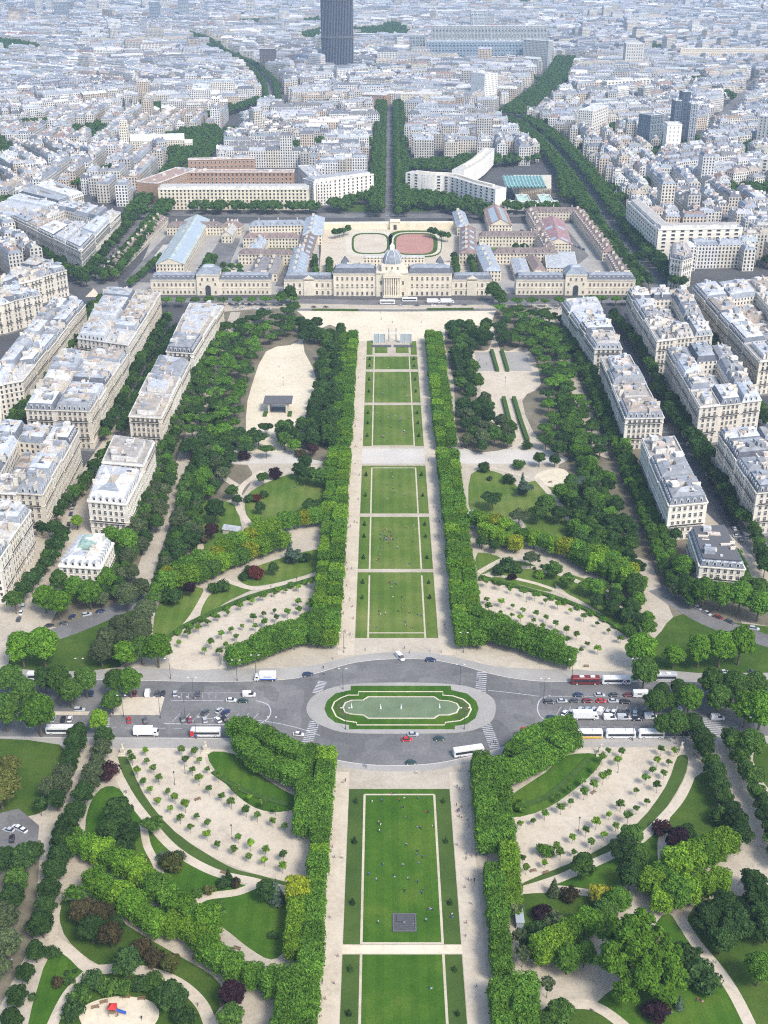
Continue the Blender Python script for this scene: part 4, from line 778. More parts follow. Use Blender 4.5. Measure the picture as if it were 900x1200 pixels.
KN_ = {'bush': 'rounded shrub', 'plane_tree': 'tall garden tree', 'chestnut_tree': 'round garden tree', 'conifer': 'narrow conifer', 'spreading_tree': 'spreading garden tree', 'young_tree': 'thin young tree'}
for x, y, k, c, s, h in GT:
    p = P(x, y, h*.8); lb = f'{CNAME[c]} {KN_[k]}, {where(*p, 5, "g")}'
    if (x, y) == (126, 903): lb = 'dark copper-leaved round tree beside the lower left walk'
    tree(k, p[0], p[1], c, s, lb, 'bush' if k == 'bush' else 'tree', 'trees and shrubs of the gardens', 'garden_bush' if k == 'bush' else 'garden_conifer' if k == 'conifer' else 'garden_tree')
# background wood of small shrubs filling the gaps, one mass each
def scrub(name, polys, dens, hz, c, seed, leaf=.55):
    rg = random.Random(seed); lobes = []
    for poly in polys:
        wp = [P(x, y, 0) for x, y in poly]; xs = [p[0] for p in wp]; ys = [p[1] for p in wp]
        ar = (max(xs)-min(xs))*(max(ys)-min(ys)); k = int(ar*dens)
        for _ in range(k):
            p = (rg.uniform(min(xs), max(xs)), rg.uniform(min(ys), max(ys)))
            if inpoly(*p, wp): q = rg.uniform(.6, 1.25); lobes.append((p[0], p[1], q*hz*.5+.1, q*1.1, q*hz*.6))
    tag(link(name, crown_mesh(name, lobes, len(lobes)*60, leaf, seed), color=GCOL[c]), kind='stuff')
scrub('undergrowth', [[(222, 585), (232, 590), (245, 640), (220, 650)], [(655, 570), (690, 560), (720, 640), (690, 650), (665, 600)], [(605, 640), (650, 660), (640, 690)], [(690, 690), (740, 700), (750, 740), (700, 700)], [(62, 1108), (70, 1108), (38, 1200), (28, 1200)], [(805, 1100), (835, 1130), (850, 1170), (830, 1170), (800, 1130)],
  [(60, 1110), (100, 1150), (95, 1170), (80, 1200), (70, 1200), (85, 1170)]], .035, 1.5, 'deep', 5, .4)
def hedge(px, w, h, lab, c='hedge', smooth=3, closed=False):
    q = pxp(px, 0, smooth, closed); L, Rr = ribbon(q, w); b = MB()
    for i in range(len(q)-1):
        rr = [random.uniform(-.08, .08) for _ in range(2)]
        for A_, B_, z0, z1 in ((Rr, Rr, 0, h), (Rr, L, h, h), (L, L, h, 0)): b.face([(*A_[i], z0), (*A_[i+1], z0), (*B_[i+1], z1), (*B_[i], z1)])
    b.face([(*Rr[0], 0), (*L[0], 0), (*L[0], h), (*Rr[0], h)]) ; b.face([(*L[-1], 0), (*Rr[-1], 0), (*Rr[-1], h), (*L[-1], h)])
    o = b.build('hedge', M['hedge']); tag(o, lab, 'hedge')
hedge([(376, 677), (335, 689), (292, 701), (250, 719), (213, 737), (193, 752)], 2.0, 1.2, 'long low curved hedge above the upper left gravel fan')
hedge([(562, 677), (610, 690), (655, 703), (700, 722), (740, 748)], 2.0, 1.2, 'long low curved hedge above the upper right gravel fan')
hedge([(576, 412), (583, 436)], 2.2, 2.0, 'tall straight hedge left of the path between the far ball courts', smooth=0); hedge([(588, 412), (595, 436)], 2.2, 2.0, 'tall straight hedge right of the path between the far ball courts', smooth=0)
hedge([(590, 468), (598, 500), (602, 514)], 2.4, 2.2, 'tall straight hedge left of the path below the ball courts', smooth=0); hedge([(602, 468), (610, 495), (618, 518)], 2.4, 2.2, 'tall straight hedge right of the path below the ball courts', smooth=0)
hedge([(366, 364), (420, 364.5)], 1.6, 1.5, 'low dark hedge along the left side of the esplanade', smooth=0); hedge([(500, 363.5), (555, 363)], 1.6, 1.5, 'low dark hedge along the right side of the esplanade', smooth=0)
hedge([(250, 905), (275, 922), (300, 933), (338, 944)], 2.2, .6, 'low ornamental hedge winding across the left crescent lawn'); hedge([(610, 945), (640, 935), (668, 912), (690, 890)], 2.2, .6, 'low ornamental hedge winding across the right crescent lawn')
# ================================================================== BUILDINGS
ZINC, ZINC2, SLATE, BEIGE, WHITE_, BROWN = (.36, .40, .45), (.52, .55, .59), (.13, .15, .19), (.44, .38, .30), (.72, .72, .70), (.25, .18, .15)
def window_mesh(w_, h, fr=.14, sash=True, sill=True):
    b = MB()
    b.box((0, -.02), (1, 0), w_, .10, h, 1, 0)                                   # dark glass, set 7 cm before the wall's face
    for x in (-w_/2-fr/2, w_/2+fr/2): b.box((x, -.05), (1, 0), fr, .22, h+fr, 0, 0)
    b.box((0, -.05), (1, 0), w_-.002, .22, fr, 0, h)
    if sill: b.box((0, -.10), (1, 0), w_+.5, .34, .12, 0, -.12)
    if sash: b.box((0, -.075), (1, 0), .07, .05, h, 2, 0); b.box((0, -.078), (1, 0), w_, .04, .07, 2, h*.62)
    return b.mesh('window', [M['facade'], M['window_glass'], M['white_trim']])
WIN = {'tall': window_mesh(1.35, 2.25), 'school': window_mesh(1.5, 2.9), 'wide': window_mesh(3.4, 1.7, .25, False), 'small': window_mesh(1.2, 1.3), 'arch': window_mesh(3.0, 7.5, .4), 'slot': window_mesh(1.7, 2.0, .2, False)}
def dormer_mesh(w_=1.5, h=2.0, d=2.2):
    b = MB(); b.box((0, d/2-.2), (1, 0), w_, d, h, 0, 0); b.box((0, -.24), (1, 0), w_*.62, .08, h*.68, 1, h*.14)
    p = [(-w_/2-.15, -.35), (w_/2+.15, -.35), (w_/2+.15, d), (-w_/2-.15, d)]; b.frustum(p, h, [(-w_*.3, -.1), (w_*.3, -.1), (w_*.3, d), (-w_*.3, d)], h+.45, 2)
    return b.mesh('dormer', [M['white_trim'], M['window_glass'], M['roof_tint']])
DORM = dormer_mesh(); DORM_BIG = dormer_mesh(2.2, 2.6, 2.6)
def chimney_mesh(L, h):
    b = MB(); b.box((0, 0), (1, 0), L, .75, h, 0, 0); b.box((0, 0), (1, 0), L+.16, .9, .18, 0, h)
    k = int(L/.7)
    for i in range(k): b.cyl(-L/2+.35+i*.7, 0, h+.18, h+.62, .12, .10, 5, 1)
    return b.mesh('chimney', [M['facade'], M['terracotta']])
CHIM = [chimney_mesh(l, h) for l, h in ((3.2, 2.2), (4.6, 2.8), (2.2, 3.2))]
def rail_mesh(L, d):
    b = MB(); b.box((0, -d/2), (1, 0), L, d, .22, 0, 0)
    n = max(2, int(L/1.6))
    b.box((0, -d+.05), (1, 0), L, .05, .06, 1, 1.1); b.box((0, -d+.05), (1, 0), L, .035, .62, 1, .3)
    for i in range(n+1): b.box((-L/2+L*i/n, -d+.05), (1, 0), .07, .06, .9, 1, .22)
    return b.mesh('balcony', [M['facade'], M['iron']])
def facade(root, a, b_, z0, h, floors, wkey, pitch=2.9, first=1.2, fh=None, color=None, skip=None, margin=1.3, wy=.55, cap=96, cnt=None, z_off=.9):
    """windows one by one along the wall from a to b_ (local metres, outside on the right hand)"""
    L = math.dist(a, b_); ang = math.atan2(b_[1]-a[1], b_[0]-a[0]); n = max(1, int((L-2*margin)/pitch)); fh = fh or h/floors; ex = MB()
    for k in range(floors):
        for i in range(n):
            if skip and skip(i, k, n): continue
            if cnt is not None:
                cnt[0] += 1
                if cnt[0] > cap:
                    t = (margin+(L-2*margin)*(i+.5)/n)/L; p = lerp2(a, b_, t); u = (math.cos(ang), math.sin(ang)); w0 = {'tall': (1.35, 2.25), 'school': (1.5, 2.9), 'wide': (3.4, 1.7), 'small': (1.2, 1.3), 'slot': (1.7, 2.0)}[wkey]
                    ex.box((p[0]+u[1]*.05, p[1]-u[0]*.05), u, w0[0], .16, w0[1], 0, z0+k*fh+z_off); continue
            t = (margin+(L-2*margin)*(i+.5)/n)/L; p = lerp2(a, b_, t)
            link('window', WIN[wkey], root, (p[0], p[1], z0+k*fh+z_off), ang, color)
    if ex.f: tag(ex.build('window', M['window_glass'], root), kind='stuff')
def apartment(poly, h, lab, group, expose=(1, 1, 1, 1), detail=(0, 1), style=None, floors=7, wc=None, mans=3.6, seed=0, name='apartment_building', z0=.14, cat='building', ins=1.6):
    rg = random.Random(seed); poly = ccw(poly); o = cen(poly); lp = [(x-o[0], y-o[1]) for x, y in poly]
    root = empty(name, (o[0], o[1], z0), 0, label=lab, cat=cat, group=group)
    wc = wc or rg.choice([(1.0, .985, .95), (.98, .95, .88), (.94, .92, .88), (1.06, 1.05, 1.01), (.92, .88, .80)])
    style = style or rg.choices(['mansard', 'flat', 'zinc'], [.6, .15, .25])[0]
    b = MB(); n = len(lp); fh = h/floors
    for i in range(n):
        j = (i+1) % n; b.wall(lp[i], lp[j], 0, h, 0 if i in detail else 1)
    b.face([(*p, h) for p in lp], 0)
    for i in range(n):                                            # cornice, string courses and a rusticated base, butted between corners
        if not expose[i % len(expose)]: continue
        j = (i+1) % n; L = math.dist(lp[i], lp[j]); u = ((lp[j][0]-lp[i][0])/L, (lp[j][1]-lp[i][1])/L); nx, ny = u[1], -u[0]; m_ = lerp2(lp[i], lp[j], .5)
        for zz, dd, hh in ((h-.25, .55, .5), (fh*1.15, .22, .3), (fh*5.0 if floors > 5 else fh*2.2, .3, .3)): b.box((m_[0]+nx*dd/2, m_[1]+ny*dd/2), u, L, dd, hh, 0, zz)
    w_ = b.build('wall', [M['facade'], M['facade_rows']], root, color=wc)
    cnt = [0]
    for i in detail:
        if i >= n: continue
        j = (i+1) % n; facade(root, lp[i], lp[j], 0, h, floors, 'tall', 2.75, color=wc, cnt=cnt, z_off=.65)
        L = math.dist(lp[i], lp[j]); ang = math.atan2(lp[j][1]-lp[i][1], lp[j][0]-lp[i][0]); m_ = lerp2(lp[i], lp[j], .5)
        for k in ((1, 4) if floors > 5 else (1,)):
            link('balcony', rail_mesh(L-2.5, .85), root, (m_[0], m_[1], fh*(k+1)), ang, wc)
    # roof
    rb = MB(); slate = rg.choice([SLATE, (.18, .21, .26), (.24, .28, .34), (.32, .36, .42)]); top = rg.choice([ZINC, ZINC2, ZINC2, (.50, .56, .64), (.56, .62, .70), (.50, .47, .42), WHITE_, (.30, .32, .35), (.42, .34, .27)])
    def ring(d, zz): return [(*p, zz) for p in offset(lp, d)]
    if style == 'flat':
        top = rg.choice([BEIGE, (.42, .38, .33), (.55, .53, .5), (.30, .30, .31)])
        i0, i1 = offset(lp, .35), lp
        for i in range(n):
            j = (i+1) % n
            rb.wall(i1[i], i1[j], h, h+1.0, 0, WHITE_); rb.wall(i0[j], i0[i], h+.05, h+1.0, 0, WHITE_); rb.face([(*i1[i], h+1.0), (*i1[j], h+1.0), (*i0[j], h+1.0), (*i0[i], h+1.0)], 0, None, WHITE_)
        rb.face([(*p, h+.1) for p in i0], 0, None, top); zt = h+.1; deck = offset(lp, 2)
        pent = offset(lp, 4.2)
        if abs(sum(pent[i-1][0]*pent[i][1]-pent[i][0]*pent[i-1][1] for i in range(n))) > 60 and min(math.dist(lp[i], lp[(i+1) % n]) for i in range(n)) > 11:
            rb.prism(pent, h+.1, h+2.9, 0, 0, False, (.8, .78, .72), rg.choice([top, ZINC2])); zt = h+2.9; deck = offset(lp, 5)
    else:
        low = slate if style == 'mansard' else top
        p1 = offset(lp, ins); p2 = offset(lp, ins+2.6)
        rb.frustum([(*p,) for p in offset(lp, .25)], h, p1, h+mans, 0, c=low, cap=False); rb.frustum(p1, h+mans, p2, h+mans+1.1, 0, c=top, ct=top, cap=False); zt = h+mans+1.1; deck = p2
        well = [lerp2(cen(p2), p, rg.choice([.3, .38])) for p in p2]
        for i in range(n): j = (i+1) % n; rb.face([(*p2[i], zt), (*p2[j], zt), (*well[j], zt), (*well[i], zt)], 0, None, top if i % 2 else rg.choice([top, ZINC2, ZINC])); rb.wall(well[j], well[i], h+.05, zt, 0, (.62, .57, .48))
    # roof clutter belonging to the skin of the roof: skylights, lift rooms, party-wall upstands
    c0 = cen(deck); span = max(math.dist(c0, p) for p in deck)
    ux = ((lp[1][0]-lp[0][0]), (lp[1][1]-lp[0][1])); l = math.hypot(*ux); ux = (ux[0]/l, ux[1]/l)
    for k in range(rg.randint(22, 34)):
        p = (c0[0]+rg.uniform(-1, 1)*span, c0[1]+rg.uniform(-1, 1)*span)
        if not inpoly(*p, deck) or (style != 'flat' and inpoly(*p, [lerp2(cen(deck), q, .5) for q in deck])): continue
        kind = rg.random()
        if kind < .35: rb.box(p, ux, rg.uniform(1, 2.4), rg.uniform(.8, 1.6), .25, 0, zt, rg.choice([(.25, .32, .42), (.75, .8, .86), (.1, .12, .15)]))
        elif kind < .7: rb.box(p, ux, rg.uniform(2, 5), rg.uniform(2, 4), rg.uniform(.9, 2.4), 0, zt, rg.choice([(.75, .72, .65), top, (.62, .5, .4), WHITE_, (.34, .38, .44)]))
        else: rb.box(p, ux, rg.uniform(.5, 1.2), rg.uniform(.5, 1.2), rg.uniform(.6, 1.4), 0, zt, rg.choice([(.3, .3, .3), WHITE_, (.5, .28, .18)]))
    if style == 'never':                      # a raised zinc ridge along the middle
        rb.frustum([lerp2(c0, p, .8) for p in deck], zt, [lerp2(c0, p, .45) for p in deck], zt+rg.uniform(.8, 1.8), 0, c=rg.choice([ZINC2, top, ZINC, (.55, .42, .33)]))
    rf = rb.build('roof', M['roof_attr'], root)
    if style != 'flat':
        for i in range(n):
            if not expose[i % len(expose)]: continue
            j = (i+1) % n; a, c = lp[i], lp[j]; L = math.dist(a, c); ang = math.atan2(c[1]-a[1], c[0]-a[0]); k = int((L-3)/2.9)
            for q in range(k):
                t = (1.5+(L-3)*(q+.5)/k)/L; p = lerp2(a, c, t); nx, ny = math.sin(ang), -math.cos(ang)
                link('dormer', DORM, rf, (p[0]-nx*.75, p[1]-ny*.75, h+.45), ang, ZINC)
    for k in range(rg.randint(4, 7)):                                           # chimney stacks, mostly on the party walls
        i = rg.choice([0, 1, 2, 3]) % n; j = (i+1) % n; p = lerp2(lp[i], lp[j], rg.uniform(.2, .8)); p = lerp2(p, c0, rg.uniform(.18, .6)); ang = math.atan2(lp[(i+2) % n][1]-lp[j][1], lp[(i+2) % n][0]-lp[j][0])
        link('chimney', rg.choice(CHIM), rf, (p[0], p[1], h+(mans*.55 if style != 'flat' else .1)), ang, wc, (1, 1, 1.15))
    return root
def block(quad, h, nu, nv, lab, group, detail_sides, floors=7, seed=0, plinth=True, styles=None, uneven=1.3, well=False, cornerlab=None):
    """a street block traced at its cornice; cut into separate houses; sides 0 front, 1 right, 2 back, 3 left"""
    A, B, C, D = [P(x, y, h) for x, y in quad]; rg = random.Random(seed)
    if plinth:
        o = offset(ccw([A, B, C, D]), -3.2); bb = MB(); bb.prism(o, 0, .13); tag(bb.build('pavement', M['asphalt']), kind='structure')
    us = [0]+[(i+rg.uniform(-.12, .12))/nu for i in range(1, nu)]+[1]; vs = [0]+[(j+rg.uniform(-.15, .15))/nv for j in range(1, nv)]+[1]
    def pt(u, v): return lerp2(lerp2(A, B, u), lerp2(D, C, u), v)
    k = 0
    for j in range(nv):
        for i in range(nu):
            q = [pt(us[i], vs[j]), pt(us[i+1], vs[j]), pt(us[i+1], vs[j+1]), pt(us[i], vs[j+1])]
            ex = (j == 0, i == nu-1, j == nv-1, i == 0); hh = h+(rg.uniform(-uneven, uneven) if not (j == 0) else rg.uniform(-.4, .4))
            det = tuple(s for s in detail_sides if ex[s])
            st = styles[k % len(styles)] if styles else None
            inner = well and not any(ex)
            pos = (f'{ordn(j+1)} house')+(f' in {["left", "right"][i] if nu == 2 else ["left", "middle", "right"][i] if nu == 3 else ordn(i+1)} column' if nu > 1 else '')
            apartment(q, hh*(.55 if inner else 1), f'{pos} of {lab}', group, ex, det, st, floors, seed=seed*100+k, z0=.13)
            k += 1
BG = 'cream stone apartment houses beside the park'
block([(30, 480), (105, 483), (149, 416), (73, 408)], 23, 2, 5, 'the big second-nearest left block', BG, (0, 1), seed=1)
block([(91, 397), (150, 405), (188, 345), (125, 340)], 23, 2, 5, 'the block by the white traffic triangle', BG, (0, 1), seed=2)
block([(-42, 575), (50, 581), (92, 506), (4, 497)], 23, 3, 4, 'the left-edge block behind the green-roofed villa', BG, (0, 1), seed=3, well=True)
block([(-75, 655), (-1, 655), (36, 600), (-25, 590)], 23, 2, 3, 'the nearest left-edge block', BG, (1,), seed=4)
block([(-20, 455), (26, 447), (100, 356), (62, 350)], 22, 2, 6, 'the tree-lined long left-edge block', BG, (1,), seed=5)
block([(-60, 520), (0, 540), (0, 475), (-45, 470)], 20, 2, 2, 'the low left-edge corner block', BG, (1,), seed=6)
block([(-30, 362), (2, 357), (48, 344), (18, 335)], 22, 1, 4, 'the pale far-left block', BG, (0, 1), seed=7)
block([(195, 412), (226, 414), (262, 358), (222, 355)], 19, 1, 3, 'the narrow far-left row', BG, (0, 1), seed=8, floors=6, styles=['mansard', 'flat', 'flat'])
block([(151, 488), (189, 490), (222, 424), (186, 418)], 19, 1, 3, 'the narrow row with beige roofs', BG, (0, 1), seed=9, floors=6, styles=['flat', 'flat', 'mansard'])
block([(103, 588), (148, 592), (167, 556), (117, 550)], 18, 1, 1, 'the zinc-roofed narrow row above the green-roofed villa', BG, (0, 1), seed=10, floors=5, styles=['zinc'])
block([(120, 543), (168, 547), (181, 519), (134, 512)], 22, 1, 1, 'the taller flat-roofed row above the green-roofed villa', BG, (0, 1), seed=19, floors=6, styles=['flat'])
block([(770, 400), (835, 393), (806, 342), (735, 343)], 23, 3, 5, 'the far big right block', BG, (0, 3), seed=11, well=True)
block([(820, 478), (892, 470), (853, 407), (781, 411)], 23, 3, 4, 'the near big right block', BG, (0, 3), seed=12, well=True)
block([(887, 578), (975, 570), (932, 500), (842, 509)], 23, 2, 4, 'the rounded right-edge block', BG, (0, 3), seed=13)
block([(890, 425), (975, 415), (900, 326), (812, 338)], 22, 3, 5, 'the far right edge block', BG, (3, 0), seed=14, well=True)
block([(697, 409), (729, 409), (700, 354), (659, 357)], 19, 1, 4, 'the narrow far row on the right avenue', BG, (0, 3), seed=15, floors=6)
block([(733, 491), (778, 490), (738, 416), (704, 419)], 19, 1, 4, 'the narrow middle row on the right avenue', BG, (0, 3), seed=16, floors=6, styles=['mansard', 'flat', 'zinc', 'flat'])
block([(784, 594), (829, 590), (790, 514), (752, 517)], 19, 1, 3, 'the narrow near row on the right avenue', BG, (0, 3), seed=17, floors=5, styles=['mansard', 'zinc', 'flat'])
# the two nearest villas
q = [P(x, y, 14) for x, y in ((69, 664), (118, 667), (133, 637), (93, 630))]
v = apartment(q, 14, 'white villa with a rounded green copper roof beside the left plane trees', None, (1, 1, 1, 1), (0, 1), 'zinc', 4, (1.05, 1.03, .98), 2.6, 21, name='villa')
b = MB(); o = cen(q); g0 = P(100, 637, 18); gx, gy = g0[0]-o[0]+1, g0[1]-o[1]
for k in range(6):
    a0, a1 = math.pi*k/6, math.pi*(k+1)/6; xa, za, xb, zb = -math.cos(a0)*4.4, math.sin(a0)*2.6, -math.cos(a1)*4.4, math.sin(a1)*2.6
    b.face([(gx+xa, gy-4, 17+za), (gx+xb, gy-4, 17+zb), (gx+xb, gy+6, 17+zb), (gx+xa, gy+6, 17+za)], 0)
b.face([(gx-math.cos(math.pi*k/6)*4.4, gy-4, 17+math.sin(math.pi*k/6)*2.6) for k in range(7)][::-1], 0); b.box((gx, gy+1), (1, 0), 8.8, 9.9, 4, 1, 13)
b.build('copper_roof', [M['roof_tint'], M['facade']], v, color=(.30, .50, .42))
q = [P(x, y, 13) for x, y in ((820, 664), (873, 668), (850, 622), (807, 624))]
v = apartment(q, 13, 'long villa with a flat grey roof and blue dormers behind the right plane trees', None, (1, 1, 1, 1), (0, 3, 1), 'mansard', 4, (1.05, 1.03, .97), 2.4, 22, name='villa', ins=1.0)
b = MB(); b.prism(offset([(x-cen(q)[0], y-cen(q)[1]) for x, y in ccw(q)], 1.3), 16.6, 16.9); b.build('flat_roof_deck', M['flat_grey'], v)
# ------------------------------------------------------------------ the military school
SG = 'ranges of the old school'
HS = YP(347)
def px2x(x, y=347): return P(x, y)[0]
school = empty('domed_school', (P(459, 347)[0], HS, .0), label='long cream stone palace with slate roofs and a square dome facing the esplanade', cat='palace')
kx = school.location.x
def lx(x): return px2x(x)-kx
def massif(b, x0, x1, y0, y1, z0, z1, roof=None, rz=4.2, rins=5, m=0, corn=.6):
    p = [(x0, y0), (x1, y0), (x1, y1), (x0, y1)]; b.prism(p, z0, z1, m)
    b.box(((x0+x1)/2, y0-corn/2), (1, 0), x1-x0, corn, .7, m, z1-.6); b.box(((x0+x1)/2, y0-.15), (1, 0), x1-x0, .3, .35, m, z0+(z1-z0)*.42)
    if roof is not None: roof.frustum(offset(p, -.3), z1+.1, offset(p, rins*.35), z1+rz, 0, c=SLATE, cap=False); roof.frustum(offset(p, rins*.35), z1+rz, offset(p, rins), z1+rz+1.2, 0, c=(.30, .34, .40))
def roof_dorms(parent, x0, x1, y, z, n, mesh=None, col_=SLATE):
    for i in range(n): link('dormer', mesh or DORM, parent, (x0+(x1-x0)*(i+.5)/n, y+.8, z), 0, col_)
wb, rb = MB(), MB()
HC = 18.5
r2_, r3_, r4_ = MB(), MB(), MB(); massif(wb, lx(391), lx(441), 0, 16, 0, HC, rb); massif(wb, lx(478), lx(529), 0, 16, 0, HC, r2_)
massif(wb, lx(333), lx(390.6), 2, 14, 0, 13, r3_, 3); massif(wb, lx(529.4), lx(576), 2, 14, 0, 13, r4_, 3)
for q_ in (r2_, r3_, r4_): q_.build('roof', M['roof_attr'], school)
# centre pavilion with columns and pediment
px0, px1 = lx(441)+.01, lx(478)-.01
wb.prism([(px0, -1.2), (px1, -1.2), (px1, 22), (px0, 22)], 0, HC+1.5); wb.box(((px0+px1)/2, -1.6), (1, 0), px1-px0, .8, 1.0, 0, HC+.6)
cw = (px1-px0)*.56; c0x = (px0+px1)/2
wb.box((c0x, -3.2), (1, 0), cw, 3.9, 1.6, 0, HC-2.2)                              # entablature
for s in (-1, 1): pass
wb.face([(c0x-cw/2-.5, -5.3, HC-.5), (c0x+cw/2+.5, -5.3, HC-.5), (c0x, -5.3, HC+3.6)]); wb.face([(c0x-cw/2-.5, -5.3, HC-.5), (c0x, -5.3, HC+3.6), (c0x, 2, HC+3.6), (c0x-cw/2-.5, 2, HC-.5)]); wb.face([(c0x+cw/2+.5, 2, HC-.5), (c0x, 2, HC+3.6), (c0x, -5.3, HC+3.6), (c0x+cw/2+.5, -5.3, HC-.5)]); wb.face([(c0x-cw/2-.5, -5.3, HC-.5), (c0x-cw/2-.5, 2, HC-.5), (c0x+cw/2+.5, 2, HC-.5), (c0x+cw/2+.5, -5.3, HC-.5)])
for x0_, x1_, yy, zz in ((lx(356), lx(368), 1.4, 13), (lx(547), lx(559), 1.4, 13)):
    m_ = (x0_+x1_)/2; wb.prism([(x0_, yy), (x1_, yy), (x1_, yy+4), (x0_, yy+4)], 0, zz+.6); wb.face([(x0_-.4, yy-.2, zz+.6), (x1_+.4, yy-.2, zz+.6), (m_, yy-.2, zz+3)]); wb.face([(x0_-.4, yy-.2, zz+.6), (m_, yy-.2, zz+3), (m_, yy+6, zz+3), (x0_-.4, yy+6, zz+.6)]); wb.face([(m_, yy-.2, zz+3), (x1_+.4, yy-.2, zz+.6), (x1_+.4, yy+6, zz+.6), (m_, yy+6, zz+3)])
wb.build('wall', M['facade'], school, color=(.98, .93, .83)); srf = rb.build('roof', M['roof_attr'], school)
for i in range(8):
    if i in (2, 5): pass
    b = MB(); b.cyl(0, 0, 0, 14.6, .62, .52, 10); b.box((0, 0), (1, 0), 1.6, 1.6, .5, 0, 14.6); b.build('column', M['facade'], school, (c0x-cw/2+1+(cw-2)*i/7, -4.2, 1.6), color=(1.08, 1.02, .9))
b = MB(); b.box((c0x, -3.3), (1, 0), cw+1, 4.2, 1.6, 0, 0); b.build('portico_base', M['facade'], school, color=(.98, .93, .83))
for k in (0, 1): facade(school, (px0, -1.25), (px1, -1.25), 0, HC, 2, 'school', 5.4, fh=9, color=(1, .9, .75), margin=1.0, skip=lambda i, kk, n, k=k: kk != k)
b = MB(); b.box((0, 0), (1, 0), 3.2, .3, 7, 0, 0); b.build('doorway', M['window_glass'], school, (c0x, -1.5, 1.6))
# square dome
db = MB(); R0 = 7.6; dy = 9; zb = HC+1.5
db.prism([(c0x-R0-1, dy-R0-1), (c0x+R0+1, dy-R0-1), (c0x+R0+1, dy+R0+1), (c0x-R0-1, dy+R0+1)], zb, zb+5.5, 1)
def sq(r, rnd=.25): return [(c0x+r*math.copysign(abs(math.cos(t))**(1-rnd), math.cos(t))*1.0, dy+r*math.copysign(abs(math.sin(t))**(1-rnd), math.sin(t))) for t in [2*math.pi*(i+.5)/16 for i in range(16)]]
prev = (sq(R0), zb+5.5)
for k in range(1, 8):
    a = k/7*math.pi*.46; cur = (sq(R0*math.cos(a)+.3), zb+5.5+math.sin(a)*10.5); db.frustum(prev[0], prev[1], cur[0], cur[1], 0, c=(.26, .31, .38), cap=(k == 7)); prev = cur
for i in range(0, 16, 2):
    for k in range(6):
        a, c = k/7*math.pi*.46, (k+1)/7*math.pi*.46; t = 2*math.pi*(i+.5)/16; f_ = lambda r: (c0x+r*math.copysign(abs(math.cos(t))**.75, math.cos(t)), dy+r*math.copysign(abs(math.sin(t))**.75, math.sin(t)))
        db.tube((*f_(R0*math.cos(a)+.45), zb+5.6+math.sin(a)*10.5), (*f_(R0*math.cos(c)+.45), zb+5.6+math.sin(c)*10.5), .25, .25, 4, 2)
db.prism([(c0x-1.9, dy-1.9), (c0x+1.9, dy-1.9), (c0x+1.9, dy+1.9), (c0x-1.9, dy+1.9)], prev[1]-.3, prev[1]+2.6, 2); db.frustum([(c0x-2, dy-2), (c0x+2, dy-2), (c0x+2, dy+2), (c0x-2, dy+2)], prev[1]+2.6, [(c0x-.2, dy-.2), (c0x+.2, dy-.2), (c0x+.2, dy+.2), (c0x-.2, dy+.2)], prev[1]+5.2, 2)
dome = db.build('dome', [M['roof_attr'], M['facade'], M['white_trim']], school, color=(.98, .93, .83))
for x_ in (-4.5, 0, 4.5): link('window', WIN['tall'], dome, (c0x+x_, dy-R0-1, zb+1.5), 0, (1, .95, .85))
facade(school, (lx(391), 0), (lx(441), 0), 0, HC, 3, 'school', 3.7, fh=6, color=(1, .9, .75)); facade(school, (lx(478), 0), (lx(529), 0), 0, HC, 3, 'school', 3.7, fh=6, color=(1, .9, .75))
facade(school, (lx(333), 2), (lx(390), 2), 0, 13, 2, 'school', 4.2, fh=6.2, color=(1, .9, .75)); facade(school, (lx(529.5), 2), (lx(576), 2), 0, 13, 2, 'school', 4.2, fh=6.2, color=(1, .9, .75))
roof_dorms(srf, lx(392), lx(440), .2, HC+.5, 10); roof_dorms(srf, lx(479), lx(528), .2, HC+.5, 10); roof_dorms(srf, lx(335), lx(389), 2.2, 13.3, 8); roof_dorms(srf, lx(531), lx(575), 2.2, 13.3, 7)
for i in range(8): link('chimney', CHIM[i % 3], srf, (lx((396, 410, 424, 437, 483, 497, 511, 524)[i]), 10, HC+3.5), 0, (1, .95, .85))
for x_ in (lx(404), lx(516)):                                                    # small turrets behind the wings
    b = MB(); b.prism([(x_-3, 17), (x_+3, 17), (x_+3, 23), (x_-3, 23)], 12, HC+4, 0); b.frustum([(x_-3.3, 16.7), (x_+3.3, 16.7), (x_+3.3, 23.3), (x_-3.3, 23.3)], HC+4, [(x_-.4, 19.6), (x_+.4, 19.6), (x_+.4, 20.4), (x_-.4, 20.4)], HC+9, 1, c=SLATE); b.build('turret', [M['facade'], M['roof_attr']], school, color=(.9, .85, .72))
